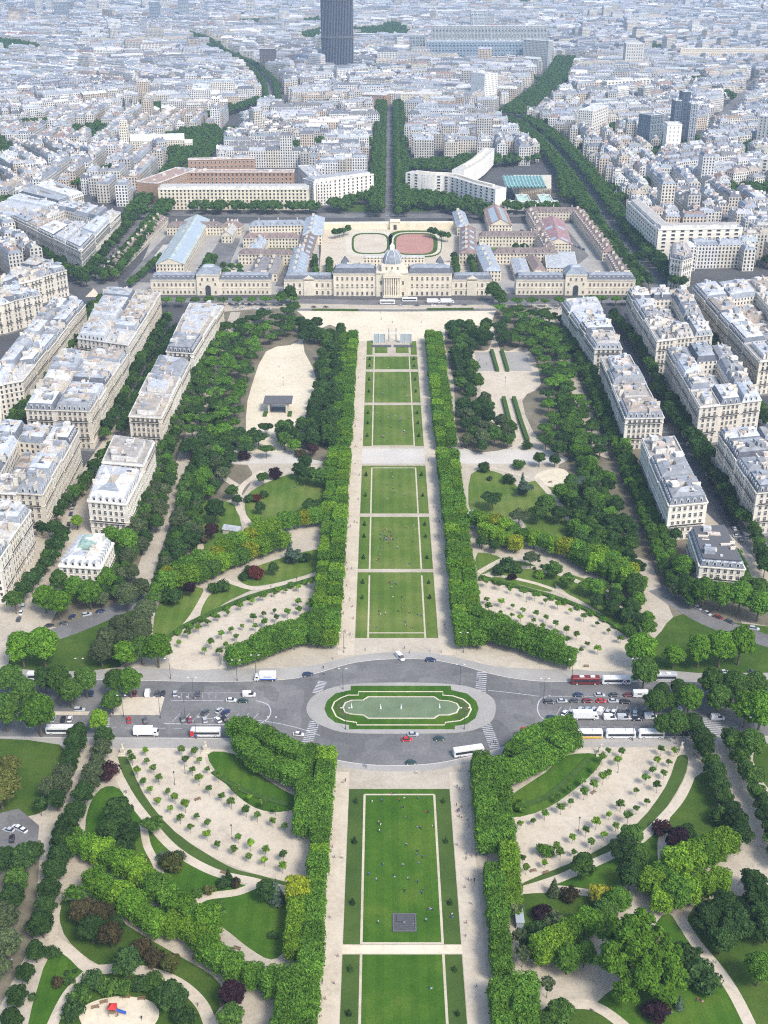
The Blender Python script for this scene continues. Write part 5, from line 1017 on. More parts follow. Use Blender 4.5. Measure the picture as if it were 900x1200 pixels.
# the two long outer wings with a gate pavilion each
def wing(xa, xb, ga, gb, lab):
    r = empty('school_wing', (P((xa+xb)/2, 345)[0], YP(345.5), 0), label=lab, cat='barracks', group='outer wings of the old school'); k0 = r.location.x; f = lambda x: P(x, 345)[0]-k0
    wb, rb, rb1, rb2 = MB(), MB(), MB(), MB(); massif(wb, f(xa), f(ga)-.02, 0, 13, 0, 12.5, rb1, 3.2, 5); massif(wb, f(gb)+.02, f(xb), 0, 13, 0, 12.5, rb2, 3.2, 5); rb1.build('roof', M['roof_attr'], r); rb2.build('roof', M['roof_attr'], r)
    g = [(f(ga), -1.5), (f(gb), -1.5), (f(gb), 16), (f(ga), 16)]; wb.prism(g, 0, 17); wb.box(((f(ga)+f(gb))/2, -1.8), (1, 0), f(gb)-f(ga), .6, .8, 0, 16.4)
    rb.frustum(offset(g, -.4), 17.1, offset(g, 4.5), 22, 0, c=(.25, .30, .37)); rb.frustum(offset(g, 4.5), 22, offset(g, 6.5), 23, 0, c=(.42, .47, .54))
    wb.build('wall', M['facade'], r, color=(.98, .93, .83)); rf = rb.build('roof', M['roof_attr'], r)
    facade(r, (f(xa), 0), (f(ga), 0), 0, 12.5, 2, 'tall', 3.3, fh=6, color=(1, .9, .75), z_off=1.3); facade(r, (f(gb), 0), (f(xb), 0), 0, 12.5, 2, 'tall', 3.3, fh=6, color=(1, .9, .75), z_off=1.3)
    b = MB(); b.box((0, 0), (1, 0), 4.2, .5, 6.4, 0, 0); q = [(math.cos(math.pi*i/8)*2.1, 6.4+math.sin(math.pi*i/8)*2.1) for i in range(9)]; b.face([(x, -.25, z) for x, z in q], 0); b.build('gateway', M['window_glass'], r, ((f(ga)+f(gb))/2, -1.6, 0))
    for s in (-1, 1):
        for zz in (1.5, 8.2): link('window', WIN['tall'], r, ((f(ga)+f(gb))/2+s*6, -1.5, zz), 0, (1, .9, .75))
    for i in range(3): link('window', WIN['tall'], r, ((f(ga)+f(gb))/2+(i-1)*4.5, -1.5, 12), 0, (1, .9, .75))
    roof_dorms(rf, f(xa)+1, f(ga)-1, .2, 12.8, 9, None, ZINC); roof_dorms(rf, f(gb)+1, f(xb)-1, .2, 12.8, 10, None, ZINC)
    for i in range(8): link('chimney', CHIM[i % 2], rf, (f(xa)+(f(xb)-f(xa))*(i+.5)/8, 8, 15), 0, (1, .95, .85))
wing(178, 318, 232, 258, 'left outer school wing with its own arched gate pavilion'); wing(604, 743, 661, 686, 'right outer school wing with its own arched gate pavilion')
def range_(px, wdt, h, rh, c, lab, name='barracks_range', wc=(.95, .90, .78), hip=True, dorm=True, cat='barracks', group=SG, glass=None, traced=0, chim=True):
    """a long pitched-roof range along the traced ground line"""
    (xa, ya), (xb, yb) = [P(x, y, h+rh*traced if traced else 0) for x, y in px]; L = math.dist((xa, ya), (xb, yb)); a = math.atan2(yb-ya, xb-xa); r = empty(name, ((xa+xb)/2, (ya+yb)/2, 0), a, label=lab, cat=cat, group=group)
    p = [(-L/2, -wdt/2), (L/2, -wdt/2), (L/2, wdt/2), (-L/2, wdt/2)]; b = MB(); b.prism(p, 0, h, 0); b.box((0, -wdt/2-.2), (1, 0), L, .4, .4, 0, h-.35); b.box((0, wdt/2+.2), (1, 0), L, .4, .4, 0, h-.35)
    hx = wdt*.4 if hip else 0; rb = MB(); o = .4; e = [(-L/2-o, -wdt/2-o), (L/2+o, -wdt/2-o), (L/2+o, wdt/2+o), (-L/2-o, wdt/2+o)]; r0, r1 = (-L/2+hx-o*(not hip), 0, h+rh), (L/2-hx+o*(not hip), 0, h+rh)
    rb.face([(*e[0], h), (*e[1], h), r1, r0], 0, None, c); rb.face([(*e[2], h), (*e[3], h), r0, r1], 0, None, c)
    if hip: rb.face([(*e[1], h), (*e[2], h), r1], 0, None, c); rb.face([(*e[3], h), (*e[0], h), r0], 0, None, c)
    else:
        b.face([(L/2, -wdt/2, h), (L/2, wdt/2, h), (L/2, 0, h+rh*.98)]); b.face([(-L/2, wdt/2, h), (-L/2, -wdt/2, h), (-L/2, 0, h+rh*.98)]); rb.face([(*e[0], h-.02), (*e[3], h-.02), (*e[2], h-.02), (*e[1], h-.02)], 0, None, c)
    b.build('wall', M['facade_rows'], r, color=wc); rf = rb.build('roof', M['roof_attr'], r)
    if glass:
        gb = MB(); s = math.atan2(rh, wdt/2)
        for sgn in (-1, 1):
            for q in range(glass[0]):
                x0 = -L/2+hx+2+(L-2*hx-4)*q/glass[0]; x1 = x0+(L-2*hx-4)/glass[0]*glass[1]
                f0, f1 = .2, .8
                pts = [(x0, sgn*wdt/2*(1-f0), h+rh*f0+.15), (x1, sgn*wdt/2*(1-f0), h+rh*f0+.15), (x1, sgn*wdt/2*(1-f1), h+rh*f1+.15), (x0, sgn*wdt/2*(1-f1), h+rh*f1+.15)]
                gb.face(pts if sgn < 0 else pts[::-1], 0)
        gb.build('skylight', M[glass[2]], rf)
    if dorm:
        n = int(L/7)
        for i in range(n):
            t = -L/2+hx*.6+(L-hx*1.2)*(i+.5)/n
            link('dormer', DORM, rf, (t, -wdt/2*.8, h+rh*.12), 0, c); link('dormer', DORM, rf, (t, wdt/2*.8, h+rh*.12), math.pi, c)
    if chim:
        n = max(2, int(L/16))
        for i in range(n): link('chimney', CHIM[2], rf, (-L/2+L*(i+.5)/n, 1.5, h+rh*.6), math.pi/2, (1, .95, .85))
    return r
BR = (.24, .175, .155); BR2 = (.29, .19, .16)
range_([(128, 325), (190, 262)], 13, 6, 4.5, BR2, 'long brown-roofed stable along the left boulevard')
range_([(200, 322), (232, 268)], 24, 9, 5, (.42, .52, .50), 'long hall with a pale teal metal roof and glazed strips', name='metal_roofed_hall', hip=False, dorm=False, chim=False, cat='hall', glass=(1, 1, 'clear_pane'), group=None)
range_([(197, 274), (262, 274)], 12, 8, 4, BR, 'brown-roofed range at the back left of the old school')
range_([(262, 273), (284, 274)], 12, 8, 4, BR2, 'short brown-roofed range beside the left slate range')
range_([(216, 290), (233, 270)], 11, 8, 4, BR2, 'short brown-roofed range above the teal hall')
range_([(293, 274), (360, 273)], 13, 9, 4, (.28, .33, .40), 'slate-roofed range before the beige ministry', dorm=True)
range_([(366, 287), (370, 266)], 18, 9, 5, (.40, .47, .56), 'pale blue-roofed cross range at the left yard corner', dorm=False)
range_([(286, 289), (350, 289)], 12, 9, 4, BR2, 'first brown-roofed range left of the sports yard')
range_([(281, 308), (346, 309)], 12, 9, 4, BR, 'second brown-roofed range left of the sports yard')
range_([(356, 312), (366, 280)], 14, 8, 4, BR, 'brown-roofed cross range along the left edge of the sports yard', glass=(5, .4, 'clear_pane'), dorm=False)
range_([(347, 336), (355, 302)], 15, 9, 4, (.33, .39, .47), 'skylit slate range behind the left low wing', glass=(9, .55, 'clear_pane'), dorm=False)
range_([(302, 330), (310, 312)], 14, 7, 4, (.25, .24, .25), 'grey shed with a pitched roof behind the left outer wing', dorm=False)
range_([(318, 330), (325, 312)], 10, 7, 3.5, (.27, .25, .25), 'second grey shed beside the yard behind the left outer wing', dorm=False)
range_([(300, 300), (309, 288)], 12, 7, 4, (.36, .42, .50), 'pale slate pavilion with small turrets left of the school yards', dorm=True)
range_([(266, 285), (276, 270)], 10, 7, 4, (.50, .47, .42), 'cream gabled chapel left of the school yards', hip=False, dorm=False)
range_([(186, 312), (201, 292)], 14, 4, 2, (.66, .62, .54), 'low cream rounded shed in the left car park', dorm=False, chim=False)
# right side
range_([(543, 276), (537, 258)], 12, 8, 4, (.36, .42, .50), 'blue-grey roofed lodge by the back wall', dorm=False)
range_([(548, 309), (548, 278)], 15, 9, 4, BR2, 'brown-roofed cross range along the right edge of the sports yard', dorm=False, glass=(4, .4, 'clear_pane'))
range_([(561, 287), (634, 287)], 11, 9, 4, BR, 'brown-roofed range above the green court')
range_([(577, 307), (652, 307)], 12, 9, 4, BR, 'brown-roofed range below the green court')
range_([(643, 302), (631, 282)], 11, 9, 4, BR, 'brown-roofed cross range right of the green court')
range_([(577, 330), (564, 300)], 14, 9, 4, (.38, .44, .52), 'skylit slate range behind the right low wing', glass=(9, .55, 'clear_pane'), dorm=False)
range_([(586, 275), (579, 256)], 22, 9, 6, (.38, .20, .14), 'drill hall with a rust-red gabled roof and glazed ridge', hip=False, dorm=False, chim=False, glass=(1, .9, 'clear_pane'), name='drill_hall', cat='hall', group='red roofed halls')
range_([(654, 296), (646, 268)], 23, 8, 5, (.40, .19, .19), 'drill hall with a pinkish red hipped roof', hip=False, dorm=False, chim=False, glass=(2, .2, 'clear_pane'), name='drill_hall', cat='hall', group='red roofed halls')
range_([(616, 256), (680, 257)], 11, 8, 4, BR, 'thin brown-roofed range at the very back right of the school')
range_([(632, 277), (622, 258)], 11, 8, 4, BR, 'brown-roofed cross range between the two red halls')
range_([(714, 306), (676, 256)], 13, 8, 4.5, BR2, 'long slanting brown-roofed range along the right boulevard')
range_([(732, 333), (718, 308)], 14, 7, 4, BR, 'near slanting brown-roofed range behind the right outer wing')
range_([(658, 325), (655, 305)], 26, 8, .8, (.50, .53, .55), 'flat pale grey-roofed hall behind the right gate', dorm=False, chim=False)
range_([(612, 330), (606, 312)], 13, 7, 2, (.40, .44, .50), 'low grey flat-roofed shed behind the right outer wing', dorm=False, chim=False)
range_([(632, 326), (622, 310)], 10, 7, 3, BR2, 'brown shed beside the flat grey-roofed hall', dorm=False, chim=False)
range_([(426, 311), (497, 311)], 8, 8, .6, (.60, .58, .52), 'low cream terrace range behind the domed centre', dorm=False, chim=False)
# boundary wall with its gatehouse behind the sports yard
b = MB(); w0, w1 = P(380, 269), P(537, 268); b.prism([(w0[0], w0[1]), (w1[0], w1[1]), (w1[0], w1[1]+9), (w0[0], w0[1]+9)], 0, 5.5)
gh = b.build('boundary_wall', M['facade'], color=(1, .93, .78)); tag(gh, 'long low cream wall closing the back of the sports yard', 'wall')
b = MB(); g = P(463, 269); b.prism([(g[0]-5, g[1]-1.5), (g[0]+5, g[1]-1.5), (g[0]+5, g[1]+10), (g[0]-5, g[1]+10)], 0, 8); b.box((g[0], g[1]-1.8), (1, 0), 11, .6, .6, 0, 7.5); b.build('gatehouse', M['facade'], gh, color=(1, .93, .78)); b = MB(); b.box((g[0], g[1]-1.6), (1, 0), 3, .3, 5, 0, 0); b.build('gateway', M['window_glass'], gh)
# sports yard
sheet('yard', pxp([(150, 345), (186, 262), (372, 262), (376, 345)]), .022, 'pavement'); sheet('yard', pxp([(545, 345), (541, 262), (684, 262), (740, 340)]), .022, 'pavement')
sheet('yard', pxp([(374, 322), (545, 322), (540, 268), (378, 268)]), .04, 'fan_sand'); sheet('road', pxp([(457, 305), (463, 305), (462, 272), (457, 272)]), .06, 'asphalt')
def oval(name, cx_, cy_, rx, ry, z, mat):
    pts = []
    for i in range(28):
        t = 2*math.pi*i/28; k = .55; pts.append((cx_+rx*math.copysign(abs(math.cos(t))**k, math.cos(t)), cy_+ry*math.copysign(abs(math.sin(t))**k, math.sin(t))))
    sheet(name, pxp(pts), z, mat)
sheet('path', pxp([(382, 285), (392, 272), (412, 268), (460, 269), (508, 268), (528, 274), (536, 287), (530, 299), (508, 304), (460, 302), (410, 303), (390, 298)], 0, 3), .075, 'fan_sand')
oval('running_track', 433, 285.5, 28, 15.5, .085, 'stone'); oval('grass', 434, 285.5, 22, 12.5, .095, 'rough_grass'); oval('gravel_ground', 434, 285.5, 19.5, 11, .105, 'fan_sand')
oval('grass', 486, 286, 32, 16, .085, 'rough_grass'); oval('running_track', 488, 286, 29, 14, .095, 'stone'); oval('grass', 487, 286, 26, 13, .105, 'rough_grass'); oval('running_track', 486, 286, 22, 11.5, .115, 'running_track')
sheet('parking_lot', pxp([(145, 330), (200, 270), (222, 270), (190, 332)]), .03, 'asphalt'); sheet('parking_lot', pxp([(228, 326), (262, 275), (282, 280), (262, 326)]), .03, 'asphalt'); sheet('parking_lot', pxp([(636, 300), (664, 268), (690, 300), (675, 312)]), .03, 'asphalt'); sheet('parking_lot', pxp([(322, 335), (338, 300), (352, 300), (338, 338)]), .03, 'asphalt')
sheet('court_ground', pxp([(566, 296), (604, 296), (604, 290), (565, 290)]), .05, 'far_lawn'); sheet('grass', pxp([(300, 296), (350, 296), (350, 290), (303, 290)]), .05, 'rough_grass')
# the big neighbours behind the school
def slab(px, depth, h, lab, name='office_building', wkey='small', rows=6, pitch=3.3, wc=(1, .97, .9), rc=(.5, .5, .5), cat='building', group=None, z_off=1.2, side=True, cols_cap=98, traced=False, pent=None, mat='facade', fh=None, margin=1.5):
    """a straight slab standing behind the traced ground line of its front"""
    (xa, ya), (xb, yb) = [P(x, y, h if traced else 0) for x, y in px]; L = math.dist((xa, ya), (xb, yb)); a = math.atan2(yb-ya, xb-xa); r = empty(name, (xa, ya, 0), a, label=lab, cat=cat, group=group)
    p = [(0, 0), (L, 0), (L, depth), (0, depth)]; b = MB(); m2 = 1 if mat == 'facade' else 0
    b.wall(p[0], p[1], 0, h, 0)
    for i in (1, 2, 3): b.wall(p[i], p[(i+1) % 4], 0, h, m2)
    b.box((L/2, -.2), (1, 0), L, .4, .5, 0, h-.3)
    b.build('wall', [M[mat], M['facade_rows']] if m2 else M[mat], r, color=wc)
    rb = MB(); i0 = offset(p, .5)
    for i in range(4):
        j = (i+1) % 4; rb.wall(p[i], p[j], h+.001, h+1, 0, (.8, .79, .75)); rb.wall(i0[j], i0[i], h+.1, h+1, 0, (.7, .69, .66)); rb.face([(*p[i], h+1), (*p[j], h+1), (*i0[j], h+1), (*i0[i], h+1)], 0, None, (.8, .79, .75))
    rb.face([(*q, h+.12) for q in i0], 0, None, rc); rg = random.Random(int(L*100))
    for k in range(int(max(2, L/12))): rb.box((rg.uniform(3, L-3), rg.uniform(2, max(2.1, depth-2))), (1, 0), rg.uniform(1.5, 5), rg.uniform(1, 3), rg.uniform(.8, 2.6), 0, h+.12, rg.choice([(.7, .7, .68), (.45, .47, .5), (.8, .78, .74)]))
    if pent: rb.prism(offset(p, pent[0]), h+.12, h+pent[1], 0, 0, False, (.8, .78, .72), rc)
    rb.build('roof', M['roof_attr'], r)
    if wkey: facade(r, (0, 0), (L, 0), 0, h, rows, wkey, pitch, fh=fh or h/rows, color=wc, cnt=[0], cap=cols_cap, z_off=z_off, margin=margin)
    return r
slab([(187, 246), (362, 246)], 18, 21, 'long beige ministry block with seven even rows of windows', wkey='slot', rows=6, pitch=4.0, wc=(1.05, .99, .84), rc=(.55, .53, .49), cols_cap=100, pent=(2.5, 3.0))
for (xa, ya, xb, yb, d, h, lab) in ((192, 236, 218, 205, 26, 22, 'left orange-brick courtyard wing behind the beige ministry'), (222, 226, 345, 226, 14, 22, 'long orange-brick wing just behind the beige ministry'), (222, 214, 300, 212, 10, 25, 'stepped upper brick wing of the ministry with terracotta terraces')):
    r = slab([(xa, ya), (xb, yb)] if xa > 200 else [(187, 240), (232, 222)], d, h, lab, wkey='slot', rows=5, pitch=4.5, wc=(1, 1, 1), rc=(.44, .27, .19), mat='brick_red', group='brick wings of the ministry')
slab([(368, 241), (438, 231)], 22, 24, 'white angular office block with square windows beside the left avenue', wkey='slot', rows=7, pitch=5.5, wc=(1.12, 1.12, 1.12), rc=(.42, .43, .45), z_off=.9, pent=(3, 2.6)); slab([(350, 218), (372, 241)], 16, 22, 'slanting white side wing joining the angular office block', wkey='slot', rows=6, pitch=4.5, wc=(1.08, 1.08, 1.06), rc=(.5, .5, .5))
# the Y-shaped office: three curved arms
yo = empty('y_shaped_office', (*P(530, 232), 0), label='white Y-shaped office with three curved arms and rows of dark windows', cat='office'); oc = P(530, 232)
def arm(pts, wdt, h, nw, rows, cap, side=1):
    q = [(x-oc[0], y-oc[1]) for x, y in catmull([P(*p) for p in pts], 5, False)]; L, Rr = ribbon(q, wdt); b, rb = MB(), MB()
    for i in range(len(q)-1):
        b.wall(Rr[i], Rr[i+1], 4, h, 0); b.wall(L[i+1], L[i], 4, h, 0); rb.face([(*Rr[i], h+.02), (*Rr[i+1], h+.02), (*L[i+1], h+.02), (*L[i], h+.02)], 0, None, (.60, .57, .52)); b.face([(*L[i], 4), (*L[i+1], 4), (*Rr[i+1], 4), (*Rr[i], 4)])
    b.wall(L[0], Rr[0], 4, h, 0); b.wall(Rr[-1], L[-1], 4, h, 0); b.build('wall', M['facade'], yo, color=(1.2, 1.2, 1.2)); rf = rb.build('roof', M['roof_attr'], yo)
    l2, r2 = ribbon(q[2:-2], 3.5); b = MB()
    for i in range(len(l2)-1): b.prism([r2[i], r2[i+1], l2[i+1], l2[i]], h+.05, h+2.2)
    b.build('roof_room', M['facade'], rf, color=(1, .98, .92))
    for k in range(0, len(q), 3):
        b = MB(); b.box(q[k], (1, 0), 2.0, wdt*.6, 4, 0, 0); b.build('pier', M['stone'], yo)
    for p_, s_ in ((Rr, 1),) if side == 1 else (((L, -1),) if side == -1 else ((Rr, 1), (L, -1))):
        al = along(p_, n=nw+1); c = 0
        for i in range(nw):
            a, d = al[i], al[i+1]; m_ = lerp2(a, d, .5); an = math.atan2(d[1]-a[1], d[0]-a[0])+(math.pi if s_ < 0 else 0)
            for k in range(rows): link('window', WIN['wide'], yo, (m_[0], m_[1], 5.6+k*(h-4.5)/rows), an, (1.2, 1.2, 1.2)) 
arm([(479, 226), (505, 229), (532, 231), (560, 240), (586, 247)], 15, 23, 15, 6, 100); arm([(536, 224), (556, 212), (566, 203), (572, 196)], 14, 23, 1, 6, 12, 1)
# turquoise-roofed conference hall and the low green-roofed wings
th = empty('conference_hall', (*P(620, 235), 0), label='conference hall with a folded turquoise roof and brown ribbed front', cat='hall'); o = P(620, 235)
q = [(x-o[0], y-o[1]) for x, y in (P(608, 237), P(645, 238), P(645, 222), P(600, 222))]; b = MB(); b.prism(ccw(q), 0, 16); b.build('wall', M['stone'], th)
b = MB(); e0, e1 = P(598, 232, 16)[0]-o[0], P(648, 232, 16)[0]-o[0]; y0_, y1_ = q[0][1]-4, q[0][1]+42
for k in range(12):
    xa, xb, xm = e0+(e1-e0)*k/12, e0+(e1-e0)*(k+1)/12, e0+(e1-e0)*(k+.5)/12
    b.face([(xa, y0_, 16.2), (xm, y0_, 18), (xm, y1_, 21), (xa, y1_, 19.2)]); b.face([(xm, y0_, 18), (xb, y0_, 16.2), (xb, y1_, 19.2), (xm, y1_, 21)])
b.face([(e0, y0_, 16), (e1, y0_, 16), (e1, y1_, 19), (e0, y1_, 19)][::-1]); b.build('folded_roof', M['roof_tint'], th, color=(.24, .52, .50))
b = MB()
for k in range(18): b.box((q[0][0]+(q[1][0]-q[0][0])*(k+.5)/18, min(q[0][1], q[1][1])-.5), (1, 0), .5, .8, 15, 0, 0)
b.build('ribs', M['wood'], th)
for px_, d, lab in (([(607, 247), (622, 247)], 34, 'low wing with a pale green roof left of the turquoise-roofed hall'), ([(633, 247), (648, 247)], 34, 'low wing with a pale green roof right of the turquoise-roofed hall')):
    slab(px_, d, 9, lab, wkey='small', rows=2, pitch=3, rc=(.42, .66, .52), wc=(1.1, 1.12, 1.1), group='green-roofed low wings')
slab([(586, 246), (654, 246)], 7, 7.5, 'low white glazed link in front of the turquoise-roofed hall', wkey='slot', rows=2, pitch=4, rc=(.42, .66, .52), wc=(1.1, 1.12, 1.12))
# modern balconied blocks at right
slab([(768, 305), (866, 303)], 16, 27, 'wide white balconied block facing the park at right', wkey='wide', rows=8, pitch=7.5, wc=(1.15, 1.13, 1.08), rc=(.5, .47, .42), pent=(3, 3)); slab([(732, 268), (766, 304)], 15, 26, 'slanting white balconied block along the right boulevard', wkey='wide', rows=7, pitch=8, wc=(1.1, 1.08, 1.02), rc=(.5, .47, .42), pent=(3, 3))
r = slab([(886, 223), (915, 226)], 25, 34, 'rounded white balconied tower at the right edge', wkey='wide', rows=10, pitch=7, wc=(1.15, 1.14, 1.1))
# corner house with a cone roof at the boulevard end
ap = [P(x, y, 24) for x, y in ((786, 303), (800, 306), (812, 302), (806, 289), (786, 289))]
apartment(ap, 24, 'narrow rounded corner house at the meeting of two right-hand streets', BG, (1, 1, 1, 1, 1), (0, 1, 4), 'mansard', 7, seed=61)
# the triangular block and its neighbours at far left
block([(15, 257), (95, 296), (141, 248), (80, 238)], 22, 5, 3, 'the wedge-shaped block', BG, (0, 1), seed=62, well=True)
block([(-60, 262), (4, 262), (98, 230), (60, 214)], 20, 1, 6, 'the long white far-left block', BG, (0, 1), seed=63, floors=6)
block([(-10, 340), (34, 330), (78, 318), (40, 303)], 20, 2, 3, 'the corner block below the wedge-shaped block', BG, (0, 1), seed=64, floors=6)
# towers
mt = empty('skyscraper', (*P(396, 87), 0), R(0), label='dark ribbed skyscraper rising beyond the top edge', cat='tower')
b = MB(); TW, TD, TH_ = 60, 32, 209
prof = [(-TW/2, -TD*.32), (-TW*.22, -TD/2), (TW*.22, -TD/2), (TW/2, -TD*.32), (TW/2, TD*.32), (TW*.22, TD/2), (-TW*.22, TD/2), (-TW/2, TD*.32)]
b.prism(prof, 0, TH_); b.build('shaft', M['tower_skin'], mt); rib = MB(); rib.box((0, 0), (0, 1), 1.3, 1.0, 205, 0, 0); rm = rib.mesh('rib', [M['tower_rib']])
al = along(prof+prof[:1], n=57)
for x, y, a in al[:-1]: link('rib', rm, mt, (x, y, 2), a)
for zz in (66, 132, 203):
    b = MB(); b.prism(offset(prof, -1.2), zz, zz+4); b.build('service_floor', M['flat_grey'], mt)
for px_, dpt, h, lab, wc, mat, wk, rows in (
    ([(305, 75), (323, 75)], 30, 42, 'dark brown cubic office tower left of the dark skyscraper', (.22, .21, .24), 'facade_rows', None, 1), ([(551, 44), (570, 44)], 25, 75, 'pair of pale blue slim tower slabs behind the blue glass block', (.72, .80, .90), 'facade_rows', 'slot', 8),
    ([(551, 116), (567, 119)], 26, 50, 'blank white tower block before the blue glass block', (1.25, 1.27, 1.3), 'facade', 'small', 3), ([(480, 66), (498, 66)], 30, 55, 'pale blue-grey slab tower left of the blue glass block', (.50, .58, .66), 'facade_rows', 'slot', 8),
    ([(612, 70), (641, 72)], 22, 52, 'pale grey wedge-shaped end block of the blue glass block', (.62, .68, .74), 'facade_rows', None, 1), ([(500, 68), (612, 68)], 30, 46, 'long blue glass and steel hospital-like block', (.42, .55, .72), 'facade_rows', 'wide', 5),
    ([(505, 58), (640, 58)], 14, 62, 'upper dark-banded storey block behind the blue glass block', (.60, .66, .72), 'facade_rows', 'wide', 6),
    ([(786, 170), (793, 170)], 22, 62, 'first dark glass tower of the right cluster', (.20, .27, .36), 'facade_rows', 'slot', 12), ([(793.5, 166), (803, 166)], 20, 70, 'tallest dark glass tower of the right cluster', (.16, .22, .32), 'facade_rows', 'slot', 12),
    ([(759, 172), (774, 170)], 22, 46, 'blue glass block left of the right cluster', (.28, .36, .46), 'facade_rows', 'slot', 9), ([(778, 182), (795, 182)], 20, 44, 'white tower before the dark glass cluster', (1.25, 1.27, 1.3), 'facade', 'small', 9), ([(804, 172), (812, 172)], 18, 60, 'blue and white tower right of the dark glass cluster', (.5, .58, .68), 'facade_rows', 'slot', 12),
    ([(731, 78), (752, 78)], 25, 55, 'pale grey tower slab in the far right city', (.85, .87, .88), 'facade', 'slot', 10), ([(796, 65), (900, 66)], 16, 28, 'very long cream housing slab in the far right city', (1.05, .97, .86), 'facade', 'small', 5),
    ([(692, 160), (710, 152)], 20, 40, 'white and grey striped tower by the right boulevard', (1.05, 1.05, 1.05), 'facade', 'wide', 10), ([(884, 170), (900, 172)], 20, 44, 'tall white striped tower at the right edge', (1.05, 1.05, 1.05), 'facade', 'slot', 12),
    ([(65, 19), (80, 19)], 28, 58, 'blue-grey cube tower in the far left city', (.45, .52, .62), 'facade_rows', 'slot', 8), ([(176, 22), (187, 22)], 28, 62, 'dark blue slab tower in the far left city', (.42, .50, .62), 'facade_rows', 'slot', 8),
    ([(44, 16), (50, 16)], 20, 95, 'slim pale tower near the top left corner', (.85, .88, .92), 'facade_rows', 'slot', 8), ([(55, 11), (61, 11)], 20, 95, 'second slim pale tower near the top left corner', (.80, .84, .90), 'facade_rows', 'slot', 8), ([(103, 12), (113, 12)], 24, 80, 'pale tower in the far left city centre', (.85, .88, .92), 'facade_rows', 'slot', 8),
    ([(118, 16), (128, 16)], 24, 55, 'white block tower in the far left city', (.95, .95, .95), 'facade_rows', 'slot', 8), ([(210, 17), (221, 17)], 24, 75, 'blue tower right of the dark blue slab', (.50, .58, .68), 'facade_rows', 'slot', 8), ([(289, 16), (299, 16)], 22, 70, 'pale grey tower above the far left avenue', (.85, .87, .9), 'facade_rows', 'slot', 8), ([(190, 10), (200, 10)], 22, 85, 'pale tower against the top edge', (.88, .9, .92), 'facade_rows', 'slot', 8),
    ([(403, 115), (421, 115)], 40, 18, 'dark low cube below the dark skyscraper', (.22, .27, .30), 'facade_rows', None, 1), ([(424, 117), (452, 118)], 30, 17, 'red-brick block beside the dark low cube', (1, 1, 1), 'brick_red', 'slot', 4), ([(450, 114), (466, 114)], 30, 14, 'red-brown block beside the straight avenue', (1, 1, 1), 'brick_red', 'slot', 3),
    ([(710, 107), (765, 103)], 14, 24, 'pale modern block in the mid right city', (1.1, 1.1, 1.08), 'facade', 'wide', 7), ([(470, 120), (515, 121)], 16, 22, 'long cream office row behind the Y-shaped office', (1.05, 1.0, .92), 'facade', 'small', 6)):
    px_ = [(x_, y_+(9 if y_ < 100 else 7)) for x_, y_ in px_]
    slab(px_, dpt, h, lab, 'tower_block', wk, rows, (4.2 if wk == 'slot' else 7 if wk == 'wide' else 4), wc, tuple(min(.7, c*.55+.1) for c in wc), 'tower' if h > 30 else 'building', 'tall and single city blocks', mat=mat, z_off=.8)
# the church with two square towers
ch = empty('church', (*P(160, 183), 0), R(8), label='pale stone church with twin square towers and a long pitched roof', cat='church')
b = MB(); b.prism([(-6, -8), (62, -8), (62, 8), (-6, 8)], 0, 20); b.prism([(62, -16), (72, -16), (72, 16), (62, 16)], 0, 17); b.build('nave', M['facade_rows'], ch, color=(1, .97, .88))
b = MB(); b.face([(-6, -8.4, 20), (62, -8.4, 20), (62, 0, 27), (-6, 0, 27)]); b.face([(62, 8.4, 20), (-6, 8.4, 20), (-6, 0, 27), (62, 0, 27)]); b.face([(62, -8, 20), (62, 8, 20), (62, 0, 27)]); b.build('roof', M['roof_tint'], ch, color=(.66, .70, .74))
for y_ in (-6.5, 6.5):
    b = MB(); b.prism([(-18, y_-5), (-7, y_-5), (-7, y_+5), (-18, y_+5)], 0, 38); b.prism([(-17, y_-4), (-8, y_-4), (-8, y_+4), (-17, y_+4)], 38, 43); b.build('bell_tower', M['facade_rows'], ch, color=(1, .97, .88))
# ================================================================== THE CITY BEYOND
EXW = []                                   # footprints already built on
for ob in list(col.objects):
    if ob.parent is None and ob.get('category') in ('building', 'barracks', 'tower', 'palace', 'church', 'hall', 'office') :
        pts = [ (ob.matrix_basis @ Vector(c)) for ch in ob.children if ch.name.split('.')[0] in ('wall', 'shaft', 'nave') for c in ch.bound_box]
        if pts: EXW.append((min(p.x for p in pts)-4, min(p.y for p in pts)-4, max(p.x for p in pts)+4, max(p.y for p in pts)+4) if ob.get('category') in ('tower', 'church') or ob.name.startswith('tower_block') else (1, 1, 0, 0))
EXP = [[(120, 364), (120, 318), (180, 256), (184, 200), (365, 198), (372, 214), (440, 203), (476, 208), (478, 188), (560, 183), (600, 192), (655, 196), (668, 240), (735, 335), (760, 364)], [(4, 258), (95, 312), (152, 248), (84, 222)],
       [(724, 258), (768, 312), (872, 310), (870, 282), (780, 278), (748, 256)], [(780, 312), (815, 312), (815, 282), (780, 282)], [(-200, 1400), (-200, 326), (50, 322), (125, 330), (125, 364), (750, 364), (735, 328), (812, 316), (1100, 316), (1100, 1400)]]
